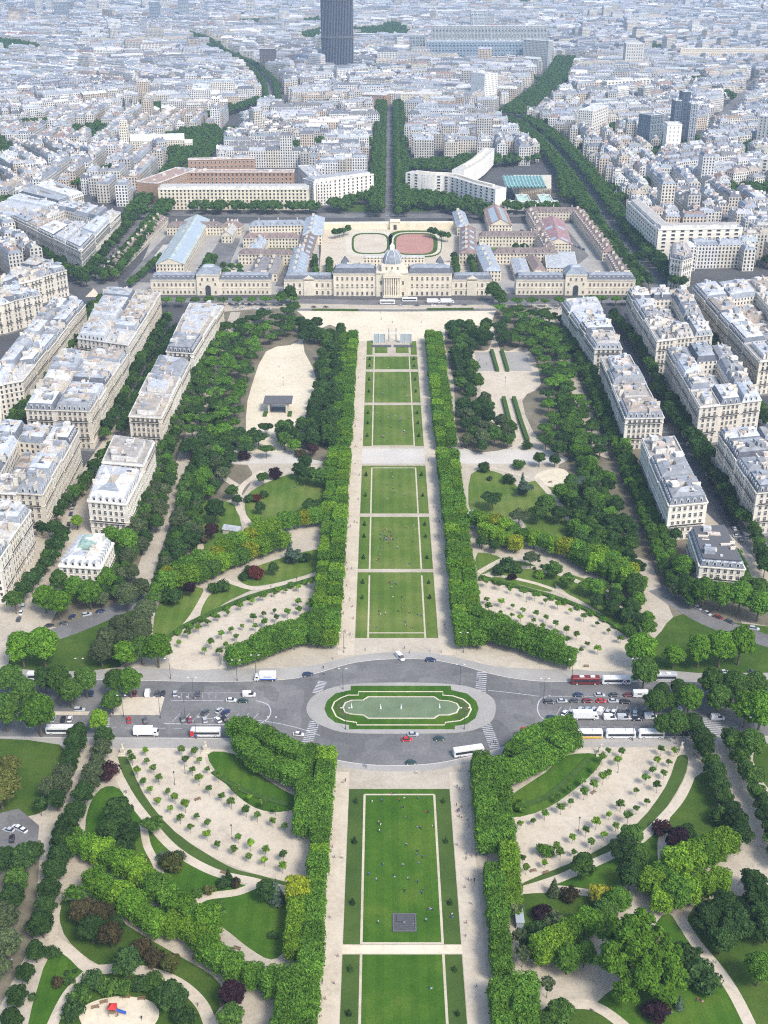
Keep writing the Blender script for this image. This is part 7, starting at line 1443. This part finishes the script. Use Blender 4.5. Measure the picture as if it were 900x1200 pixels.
for m, r0, r1 in ((0, 1.15, .85), (1, .85, .5), (2, .5, .2)):
    for sy in (-1, 1):
        n = 16
        for i in range(n):
            a0, a1 = 2*math.pi*i/n, 2*math.pi*(i+1)/n; q = [(-3.2+r_*math.cos(a_), sy*(1.275+.05), 1.5+r_*math.sin(a_)) for a_, r_ in ((a0, r0), (a1, r0), (a1, r1), (a0, r1))]; rg_.face(q, m)
rg_.build('ring_emblem', [M['blue_paint'], M['white_paint'], M['red_paint']], b_)
bus(779, 793, 0, 'pale coach mostly hidden behind the right plane trees', 10, 'silver'); bus(688, 860, 180, 'white coach with a yellow lower body behind the clipped arc', stripes=(('yellow_paint', -.49, .45, .45, 1.3),)); bus(727, 860, 180, 'plain white coach in the middle of the lower right line', 11); bus(763, 860, 180, 'last white coach of the lower right line by the planes', 9.5)
bus(625, 861, 180, 'red double-decker bus peeping out behind the clipped arc', 10, 'red', H=4.3, cat='bus', name='double_decker_bus', deck2=True)
bus(480, 351, 0, 'first white bus before the domed school', 12, cat='bus', name='bus'); bus(454, 354, 0, 'white bus nearest the peace monument before the school', 12, cat='bus', name='bus')
def truck(x, y, ang, lab, L=9.5, H=3.6, stripe=None, cab='white'):
    p = P(x, y, 1.7); e = empty('box_truck', (*p, .02), R(ang), label=lab, cat='truck', group='white box trucks'); b = MB(); b.box((-1.0, 0), (1, 0), L-2.4, 2.5, H-1.0, 0, 1.0); b.box((-.6, 0), (1, 0), L-1.2, 1.0, .35, 1, .62)
    b.build('cargo_box', [M['white_paint'], M['flat_grey']], e); c = MB(); loft(c, [rect(L/2-2.1, 1.15, .5, 2.6), rect(L/2-.5, 1.15, .45, 2.5), rect(L/2, 1.05, .5, 1.6)]); c.build('cab', M['car_paint'], e, color=PC[cab]); g = MB(); g.face([(L/2+.01, -1, 1.62), (L/2+.01, 1, 1.62), (L/2-.46, 1.0, 2.45), (L/2-.46, -1, 2.45)]); g.box((L/2-1.1, 0), (1, 0), .9, 2.34, .7, 0, 1.7); g.build('windscreen', M['car_glass'], e)
    if stripe: s = MB(); s.box((-1.0, 0), (1, 0), L-2.5, 2.54, .5, 0, 1.0); s.box((-1, 0), (1, 0), 3.2, 2.54, .3, 0, 2.2); s.build('painted_stripe', M[stripe], e)
    for sx in (-.32, .34):
        for sy in (-1, 1): link('wheel', WHB, e, (sx*L, sy*1.05, .5))
truck(171, 857, 0, 'long white box truck on the lower left road'); truck(311, 793, 180, 'white box truck with a blue base stripe on the upper road', 9, 3.8, 'blue_paint'); truck(686, 838, 0, 'white box truck standing among the parked cars at right', 10); truck(508, 353, 0, 'first white box truck before the right school front', 11); truck(524, 353, 0, 'second white box truck before the right school front', 11)
p = P(752, 813, 1.4); e = empty('motorhome', (*p, .02), 0, label='white motorhome at the upper kerb of the right car park', cat='motorhome'); b = MB(); loft(b, [rect(-3.4, 1.1, .5, 2.8), rect(1.6, 1.15, .4, 3.0), rect(2.6, 1.1, .4, 2.7)]); loft(b, [rect(2.6, 1.05, .4, 1.6), rect(3.5, .95, .45, 1.1)]); b.build('body', M['white_paint'], e); g = MB(); g.face([(3.0, -.9, 1.4), (3.0, .9, 1.4), (2.55, .95, 2.2), (2.55, -.95, 2.2)]); g.box((-1, 0), (1, 0), 1.6, 2.33, .5, 0, 1.8); g.build('windows', M['car_glass'], e)
for sx in (-1.9, 2.1):
    for sy in (-1, 1): link('wheel', WH, e, (sx, sy*.98, .32))
# cars of the side streets
def kerbcars(px, step, lab, cs=None, gap=.18):
    q = along([P(x, y, .7) for x, y in px], step); k = 0
    for x, y, a in q:
        if random.random() < gap: continue
        k += 1; c = random.choice(cs or ['black', 'dark grey', 'silver', 'navy blue', 'white', 'dark grey', 'silver']); X = toPx(x, y, .7); car(X[0], X[1], c, math.degrees(a), f'{c} car, {ordn(k)} {lab}', random.choice(['car', 'car', 'estate']), z=.03, group='cars parked along the side streets')
kerbcars([(78, 625), (84, 598), (92, 580)], 5.6, 'parked from the zebra along the left street'); kerbcars([(56, 660), (50, 675)], 5.6, 'parked beside the nearest left block'); kerbcars([(22, 725), (30, 702)], 5.6, 'parked by the lower left zebra'); kerbcars([(58, 733), (75, 730), (85, 722), (100, 720), (118, 716)], 5.8, 'under the planes by the green-roofed villa'); kerbcars([(157, 545), (170, 520)], 5.6, 'from the near end behind the left villas')
kerbcars([(818, 712), (832, 720), (848, 725), (866, 733), (884, 736)], 5.6, 'under the planes below the grey-roofed villa', ['black', 'dark red', 'navy blue', 'dark grey', 'silver']); kerbcars([(868, 632), (850, 600), (838, 575), (826, 550)], 5.8, 'from the junction along the right street'); kerbcars([(806, 520), (795, 495), (783, 470), (768, 440)], 5.8, 'up the far part of the right street'); kerbcars([(864, 628), (890, 630)], 6, 'on the right junction'); kerbcars([(752, 400), (742, 375)], 6, 'at the far end of the right street')
kerbcars([(340, 359.5), (382, 359.5)], 4.6, 'in the dark row on the esplanade', ['black', 'dark grey']); kerbcars([(270, 356), (330, 357)], 5.4, 'from the left before the left wing'); kerbcars([(268, 361), (315, 361.5)], 5.4, 'in the second line before the left wing'); kerbcars([(620, 362), (700, 361)], 5.6, 'from the left before the right wing'); kerbcars([(470, 358), (545, 357)], 12, 'driving past the school centre')
kerbcars([(178, 318), (190, 305)], 3.2, 'of the slanted line in the left school yard', ['pale blue', 'silver', 'navy blue']); kerbcars([(255, 302), (246, 320)], 5.5, 'under the yard trees'); kerbcars([(668, 285), (684, 292)], 4, 'in the right school yard'); kerbcars([(612, 270), (622, 270)], 4, 'between the red halls')
cars([(10, 972, 'silver', 160), (20, 969, 'white', 150), (26, 972, 'white', 145), (14, 982, 'black', 100)], 'in the small park lot at the left edge')
kerbcars([(730, 250), (748, 275), (765, 300)], 14, 'driving down the right boulevard'); kerbcars([(118, 322), (125, 308), (138, 288)], 12, 'driving on the left boulevard'); kerbcars([(575, 251), (600, 250)], 9, 'by the low green-roofed wings'); kerbcars([(445, 252), (470, 252)], 7, 'on the half-round square behind the school')
# ================================================================== PEOPLE
def person_mesh(pose, seed):
    rg = random.Random(seed)
    J = {'stand': [(0, 0, .95), (0, 0, 1.15), (0, 0, 1.42), (0, 0, 1.52), (0, .02, 1.66), (-.2, 0, 1.40), (-.27, .02, 1.12), (-.25, .12, .9), (.2, 0, 1.40), (.27, .02, 1.12), (.25, .1, .9), (-.1, 0, .9), (-.11, .02, .5), (-.11, -.02, .08), (-.11, .12, .03), (.1, 0, .9), (.11, .02, .5), (.11, -.02, .08), (.11, .12, .03)],
         'walk': [(0, 0, .95), (0, .02, 1.15), (0, .03, 1.42), (0, .04, 1.52), (0, .06, 1.66), (-.2, .02, 1.40), (-.25, -.12, 1.14), (-.22, -.2, .95), (.2, .02, 1.40), (.25, .16, 1.16), (.2, .36, 1.02), (-.1, 0, .9), (-.1, .2, .52), (-.1, .3, .1), (-.1, .42, .06), (.1, 0, .9), (.1, -.02, .5), (.1, -.32, .14), (.1, -.24, .04)],
         'sit': [(0, 0, .14), (0, -.06, .34), (0, -.08, .6), (0, -.06, .7), (0, -.03, .84), (-.2, -.08, .58), (-.28, -.26, .34), (-.26, -.3, .06), (.2, -.08, .58), (.28, .08, .36), (.2, .3, .4), (-.1, .02, .13), (-.14, .42, .46), (-.14, .72, .08), (-.14, .84, .05), (.1, .02, .13), (.14, .46, .2), (.1, .86, .08), (.1, .96, .08)],
         'lie': [(0, 0, .14), (0, -.2, .15), (0, -.46, .16), (0, -.58, .17), (0, -.72, .17), (-.2, -.44, .15), (-.4, -.3, .1), (-.42, -.1, .06), (.2, -.44, .15), (.42, -.52, .12), (.3, -.76, .1), (-.1, .05, .13), (-.14, .45, .16), (-.16, .85, .1), (-.18, .92, .2), (.1, .05, .13), (.16, .38, .42), (.14, .68, .1), (.14, .78, .06)]}[pose]
    E = [(0, 1), (1, 2), (2, 3), (3, 4), (2, 5), (5, 6), (6, 7), (2, 8), (8, 9), (9, 10), (0, 11), (11, 12), (12, 13), (13, 14), (0, 15), (15, 16), (16, 17), (17, 18)]
    Rd = [.15, .14, .15, .06, .115, .075, .05, .04, .075, .05, .04, .095, .07, .045, .04, .095, .07, .045, .04]
    me = bpy.data.meshes.new('person'); me.from_pydata(J, E, []); o = bpy.data.objects.new('tmp_person', me); col.objects.link(o)
    sk = o.modifiers.new('s', 'SKIN'); 
    if not me.skin_vertices: me.skin_vertices  # layer is made with the modifier
    try:
        if len(me.skin_vertices) == 0:
            import bmesh; bm = bmesh.new(); bm.from_mesh(me); bm.verts.layers.skin.verify(); bm.to_mesh(me); bm.free()
        for i, v in enumerate(me.skin_vertices[0].data): v.radius = (Rd[i], Rd[i]*(.75 if i in (0, 1, 2) else 1)); v.use_root = (i == 0)
    except Exception as ex: print('skin', ex)
    o.modifiers.new('u', 'SUBSURF').levels = 1
    dg = bpy.context.evaluated_depsgraph_get(); m2 = bpy.data.meshes.new_from_object(o.evaluated_get(dg)); m2.name = 'person'; bpy.data.objects.remove(o)
    m2.materials.clear()
    for k in ('cloth', 'dark_cloth', 'skin', 'hair'): m2.materials.append(M[k])
    Jv = [Vector(j) for j in J]; reg = {0: 1, 1: 0, 2: 0, 3: 2, 4: 2, 5: 0, 6: 0, 7: 2, 8: 0, 9: 0, 10: 2, 11: 1, 12: 1, 13: 1, 14: 3, 15: 1, 16: 1, 17: 1, 18: 3}
    for p in m2.polygons:
        i = min(range(19), key=lambda k: (Jv[k]-p.center).length-Rd[k]*.5); r = reg[i]
        if i == 4 and (p.center.z > Jv[4].z+.03 if pose != 'lie' else p.center.y < Jv[4].y): r = 3
        p.material_index = r; p.use_smooth = True
    return m2
PM = {k: person_mesh(k, 1) for k in ('stand', 'walk', 'sit', 'lie')}
SH = {'white': (.75, .75, .73), 'black': (.03, .03, .035), 'blue': (.08, .18, .45), 'red': (.5, .05, .05), 'grey': (.3, .3, .32), 'pink': (.6, .25, .3), 'pale blue': (.35, .5, .65)}
PV = {'stand': 'standing', 'walk': 'walking', 'sit': 'sitting', 'lie': 'lying'}
def person(x, y, pose, c, place, z=.18):
    p = P(x, y, .5); o = link('person', PM[pose], None, (*p, z), random.uniform(0, 6.28), SH[c]); tag(o, f'{c} clad person {PV[pose]}, {where(*p, 2, "pp"+pose+c)}', 'person', 'people in the park')
rg = random.Random(4)
LP = [(447, 937), (459, 930), (468, 937), (474, 935), (446, 966), (475, 957), (489, 969), (493, 970), (476, 989), (488, 1001), (491, 1011), (495, 1003), (472, 1013), (462, 1026), (478, 1029), (474, 1043), (494, 1045), (503, 1064), (506, 1065), (530, 1071), (529, 1074), (500, 950), (502, 951), (489, 997), (449, 1013), (441, 1030), (504, 1157), (436, 939),
      (446, 625), (450, 627), (453, 628), (455, 630), (452, 632), (458, 628), (461, 632), (447, 641), (445, 650), (475, 618), (480, 660), (466, 630), (455, 683), (463, 683), (465, 684), (459, 688), (467, 716), (443, 702), (490, 720), (494, 721), (482, 735), (442, 735), (474, 556), (460, 572), (490, 560), (452, 452), (473, 462), (447, 500), (474, 505), (480, 490), (433, 478), (455, 431), (476, 442), (345, 571), (358, 569), (349, 566), (568, 1001), (693, 1183), (817, 1171), (822, 1172), (787, 1187)]
for x, y in LP: person(x, y, rg.choice(['sit', 'sit', 'lie']), rg.choice(list(SH)), 'on the grass')
WP = [(535, 944), (541, 946), (549, 945), (537, 950), (538, 957), (541, 958), (548, 961), (547, 1001), (553, 1003), (558, 1002), (562, 1001), (552, 1032), (556, 1032), (513, 607), (517, 607), (515, 612), (510, 629), (514, 629), (518, 629), (523, 691), (521, 733), (532, 735), (407, 575), (409, 580), (405, 650), (410, 703), (414, 725), (421, 557), (498, 445), (500, 477), (502, 500), (505, 520), (509, 525), (405, 915), (402, 917), (388, 998), (387, 1075), (427, 897), (429, 899), (488, 906), (504, 763), (517, 764), (474, 760), (480, 765), (379, 783), (390, 772), (428, 762),
      (581, 871), (575, 872), (578, 870), (365, 872), (371, 850), (560, 797), (146, 928), (148, 929), (22, 1105), (14, 1127), (835, 948), (838, 952), (841, 955), (839, 1128), (848, 1025), (866, 1036), (786, 868), (792, 871), (803, 870), (813, 885), (620, 505), (613, 498), (603, 517), (460, 378), (447, 374), (470, 384), (494, 378), (446, 366), (411, 410), (412, 405), (411, 425), (327, 430), (360, 480), (232, 1178), (138, 1190), (133, 1186), (166, 1194), (290, 895), (345, 925), (336, 917), (585, 400), (575, 395), (380, 790), (562, 422), (570, 427), (600, 425), (595, 430), (668, 760)]
for x, y in WP: person(x, y, rg.choice(['walk', 'walk', 'stand']), rg.choice(list(SH)+['black', 'grey', 'blue']), 'on a path' if not (560 < x < 605 and y < 432) else 'on a ball court', .165)
for k in range(70):
    y = rg.choice([rg.uniform(935, 1100), rg.uniform(680, 742), rg.uniform(612, 660), rg.uniform(552, 598), rg.uniform(480, 518), rg.uniform(440, 468)]); q = P(450, y); x_ = AX+rg.uniform(-11, 11); X_ = toPx(x_, q[1]); person(X_[0], X_[1], rg.choice(['sit', 'lie', 'sit', 'stand']), rg.choice(list(SH)), '')
for k in range(14): person(rg.uniform(445, 460), rg.uniform(622, 634), rg.choice(['sit', 'stand', 'sit']), rg.choice(list(SH)), '')
for k in range(60):
    y = rg.uniform(400, 1180); 
    if 765 < y < 905: continue
    q = P(450, y); X_ = toPx(AX+rg.choice([-1, 1])*rg.uniform(18.5, 23.5), q[1]); person(X_[0], X_[1], 'walk', rg.choice(list(SH)), '', .165)
# ================================================================== FURNITURE
def lamp(x, y, h, lab, z=.15):
    p = P(x, y, 0); e = empty('street_lamp', (*p, z), 0, label=lab, cat='street lamp', group='tall grey street lamps'); b = MB(); b.cyl(0, 0, 0, .9, .22, .16, 8); b.cyl(0, 0, .9, h, .12, .07, 6); b.build('post', M['dark_metal'], e); b = MB(); b.tube((0, 0, h), (1.3, 0, h+.35), .05, .04, 5); b.tube((0, 0, h), (-1.3, 0, h+.35), .05, .04, 5); b.build('arm', M['dark_metal'], e)
    for s in (-1, 1): b = MB(); b.box((s*1.5, 0), (1, 0), .75, .32, .2, 0, h+.28); b.build('lantern', M['white_trim'], e)
for i, (x, y) in enumerate([(200, 796), (227, 819), (300, 792), (278, 798), (345, 762), (402, 808), (405, 855), (539, 803), (544, 855), (637, 820), (543, 765), (403, 765), (670, 797), (741, 868), (743, 796), (320, 866), (96, 796), (145, 840), (188, 842), (217, 842), (230, 866), (766, 845), (880, 866)]):
    lamp(x, y, 9.5, f'tall grey lamp post {where(*P(x, y), 5, "lamp")}')
for i, (x, y) in enumerate([(217, 907), (272, 983), (724, 906), (678, 974), (318, 700), (617, 706), (205, 920), (650, 452), (332, 452), (592, 452), (606, 506), (600, 527), (330, 527), (348, 690), (588, 905), (562, 640)]): 
    p = P(x, y, 0); e = empty('park_lamp', (*p, .15), 0, label=f'dark single park lamp {where(*p, 5, "plamp")}', cat='park lamp', group='single park lamps'); b = MB(); b.cyl(0, 0, 0, .8, .16, .1, 7); b.cyl(0, 0, .8, 5.2, .08, .06, 6); b.build('post', M['iron'], e); b = MB(); b.cyl(0, 0, 5.2, 5.8, .16, .32, 6); b.cyl(0, 0, 5.8, 6.1, .34, .06, 6); b.build('lantern', M['iron'], e)
def bench(x, y, a, lab):
    p = P(x, y, 0); e = empty('park_bench', (*p, .16), R(a), label=lab, cat='bench', group='benches of the park'); b = MB()
    for k in range(3): b.box((0, -.2+k*.2), (1, 0), 2.2, .16, .05, 0, .43)
    b.build('seat', M['wood'], e); b = MB(); b.box((0, .36), (1, 0), 2.2, .05, .4, 0, .55); b.build('backrest', M['wood'], e)
    for s in (-1, 1): b = MB(); b.box((s*.9, 0), (1, 0), .08, .6, .43, 0, 0); b.build('leg', M['iron'], e)
for x, y, a in [(255, 1101, -20), (278, 1113, -20), (229, 1125, -20), (184, 938, 20), (232, 938, 30), (262, 1024, -25), (640, 1024, 20), (625, 1022, 15), (687, 782, 0), (600, 668, -10), (112, 1182, 15), (122, 1176, 15), (148, 1170, 0), (166, 1172, 0), (645, 566, 20), (205, 1128, -25), (696, 930, 40), (262, 1180, 0), (316, 762, 20)]: bench(x, y, a, f'wooden park bench {where(*P(x, y), 5, "bench")}')
# dark grille set in the lower lawn
p = P(474, 1082); e = empty('lawn_grille', (*p, .18), 0, label='dark square grille of bars sunk in the lower lawn', cat='grille'); b = MB(); s_ = 6.8
for q in ((0, -s_/2), (0, s_/2)): b.box(q, (1, 0), s_+.5, .5, .35, 0, 0)
for q in ((-s_/2, 0), (s_/2, 0)): b.box(q, (0, 1), s_-.51, .5, .35, 0, 0)
b.build('frame', M['flat_grey'], e); b = MB(); b.box((0, 0), (1, 0), s_-.5, s_-.5, .06, 0, 0); b.build('pit', M['flat_grey'], e)
for k in range(9): b = MB(); b.box((0, -s_/2+.6+k*(s_-1.2)/8), (1, 0), s_-.52, .28, .16, 0, .1); b.build('bar', M['dark_metal'], e)
b = MB(); b.box((-1.2, 1.6), (1, 0), 2.2, 2.6, .14, 0, .28); b.build('hatch', M['dark_metal'], e)
# the open-sided pavilion of the left gravel square
p = P(326, 483); e = empty('open_pavilion', (*p, .16), 0, label='open-sided pavilion with a flat dark grey roof on four pale piers', cat='pavilion'); b = MB(); b.box((0, 3), (1, 0), 17.5, 13, .7, 0, 6.5); b.build('roof', M['flat_grey'], e)
for x_ in (-5.5, 5.5):
    for y_ in (-2, 8): b = MB(); b.box((x_, y_), (1, 0), 1.1, 1.1, 6.5, 0, 0); b.build('pier', M['stone'], e)
b = MB(); b.box((-7.6, -4.5), (1, 0), 2.2, 7, 1.1, 0, 0); b.box((7.6, -4.5), (1, 0), 2.2, 7, 1.1, 0, 0); b.build('planter_hedge', M['hedge'], e); b = MB(); b.box((0, 3), (1, 0), 9, 8, .5, 0, 0); b.build('stage', M['dark_metal'], e)
# peace monument: glass walls and frames
p = P(460, 404); e = empty('peace_monument', (*p, .16), 0, label='white monument of glass walls and steel frames before the esplanade', cat='monument'); 
for x_ in (-9.5, 9.5):
    b = MB(); b.box((x_, 4), (1, 0), 8.5, .5, 6.5, 0, 0); b.build('glass_wall', M['clear_pane'], e)
    for k in (-4.2, 0, 4.2): b = MB(); b.box((x_+k, 3.5), (1, 0), .35, .35, 7, 0, 0); b.build('steel_post', M['white_trim'], e)
b = MB(); b.box((0, 4), (1, 0), 29, .6, .5, 0, 7.0); b.build('top_beam', M['white_trim'], e); b = MB(); b.box((-8, -4), (1, 0), 14, 4, .5, 0, 0); b.box((8, -4), (1, 0), 14, 4, .5, 0, 0); b.build('deck', M['dark_metal'], e)
for x_ in (-2.6, 2.6): b = MB(); b.cyl(x_, 8, 0, 9.5, .45, .4, 10); b.build('column', M['clear_pane'], e)
# kiosks and small huts
p = P(275, 521); e = empty('white_kiosk', (*p, .15), .1, label='small white cube-shaped kiosk at the left end of the cross path', cat='kiosk'); b = MB(); b.box((0, 0), (1, 0), 5.5, 5, 6.5, 0, 0); b.build('wall', M['white_paint'], e); b = MB(); b.box((0, 0), (1, 0), 6, 5.5, .4, 0, 6.5); b.build('roof', M['flat_grey'], e); b = MB(); b.box((0, -2.55), (1, 0), 2.2, .1, 2.6, 0, .2); b.build('hatch', M['dark_metal'], e)
p = P(238, 570); e = empty('market_tent', (*p, .15), .4, label='small tent with a pale blue roof by the left garden path', cat='tent'); b = MB(); b.frustum([(-3.4, -2.4), (3.4, -2.4), (3.4, 2.4), (-3.4, 2.4)], 2.4, [(-2.6, -.1), (2.6, -.1), (2.6, .1), (-2.6, .1)], 4.2, 0); b.build('canopy', M['cloth'], e, color=(.32, .55, .75))
for x_, y_ in ((-3.2, -2.2), (3.2, -2.2), (3.2, 2.2), (-3.2, 2.2)): b = MB(); b.cyl(x_, y_, 0, 2.4, .06, .06, 5); b.build('pole', M['white_trim'], e)
p = P(554, 607); e = empty('carousel_hut', (*p, .15), .2, label='small dark hut with a white domed roof beside the right alley', cat='hut'); b = MB(); b.cyl(0, 0, 0, 2.8, 2.6, 2.6, 10); b.build('wall', M['dark_metal'], e); b = MB(); b.cyl(0, 0, 2.8, 3.8, 3.0, 1.8, 10); b.cyl(0, 0, 3.8, 4.4, 1.8, .2, 10); b.build('roof', M['white_paint'], e)
p = P(608, 1080); e = empty('glass_kiosk', (*p, .15), 0, label='narrow glass kiosk beside the single clipped row', cat='kiosk'); b = MB(); b.box((0, 0), (1, 0), 2.2, 6.5, 2.8, 0, 0); b.build('glass_wall', M['clear_pane'], e); b = MB(); b.box((0, 0), (1, 0), 2.6, 7, .2, 0, 2.8); b.build('roof', M['clear_pane'], e)
p = P(273, 625); e = empty('garden_hut', (*p, .15), -.3, label='long low grey hut with a pitched roof among the left garden trees', cat='hut'); b = MB(); b.box((0, 0), (1, 0), 9, 4.5, 2.6, 0, 0); b.build('wall', M['stone'], e); b = MB(); b.frustum([(-4.9, -2.6), (4.9, -2.6), (4.9, 2.6), (-4.9, 2.6)], 2.6, [(-4.6, -.1), (4.6, -.1), (4.6, .1), (-4.6, .1)], 4.4, 0); b.build('roof', M['roof_tint'], e, color=(.42, .46, .50))
for i, (x, y, lab) in enumerate([(262, 781, 'left of the upper left fan'), (672, 782, 'right of the upper right fan'), (144, 884, 'at the outer corner of the lower left fan'), (241, 881, 'at the inner corner of the lower left fan'), (703, 884, 'at the inner corner of the lower right fan'), (798, 882, 'at the outer corner of the lower right fan')]):
    p = P(x, y); e = empty('statue', (*p, .16), 0, label=f'pale stone statue on a stepped pedestal {lab}', cat='statue', group='statues at the fan corners'); b = MB(); b.box((0, 0), (1, 0), 3.2, 3.2, .4, 0, 0); b.box((0, 0), (1, 0), 2.2, 2.2, .5, 0, .4); b.box((0, 0), (1, 0), 1.3, 1.3, 1.8, 0, .9); b.build('pedestal', M['stone'], e); b = MB(); b.cyl(0, 0, 2.7, 3.6, .45, .3, 8); b.cyl(0, 0, 3.6, 4.3, .3, .38, 8); b.cyl(0, 0, 4.3, 4.45, .38, .12, 8); b.cyl(0, 0, 4.45, 4.8, .16, .15, 8); b.tube((.3, 0, 4.2), (.8, .1, 4.7), .12, .08, 6); b.build('figure', M['stone'], e)
# playground pieces in the sandy oval
p = P(133, 1189); e = empty('climbing_frame', (*p, .22), 0, label='colourful climbing frame with a slide on the sandy playground oval', cat='climbing frame'); b = MB(); b.box((0, 0), (1, 0), 2, 2, .15, 0, 1.5); b.build('platform', M['wood'], e); b = MB(); b.frustum([(-1.2, -1.2), (1.2, -1.2), (1.2, 1.2), (-1.2, 1.2)], 3, [(-.1, -.1), (.1, -.1), (.1, .1), (-.1, .1)], 4, 0); b.build('roof', M['red_paint'], e)
for x_, y_ in ((-1, -1), (1, -1), (1, 1), (-1, 1)): b = MB(); b.cyl(x_, y_, 0, 3, .08, .08, 6); b.build('post', M['wood'], e)
b = MB(); b.face([(1, -.4, 1.6), (3.6, -.4, .3), (3.6, .4, .3), (1, .4, 1.6)]); b.face([(1, .4, 1.6), (3.6, .4, .3), (3.6, .4, .6), (1, .4, 1.9)]); b.face([(1, -.4, 1.9), (3.6, -.4, .6), (3.6, -.4, .3), (1, -.4, 1.6)]); b.build('slide', M['blue_paint'], e)
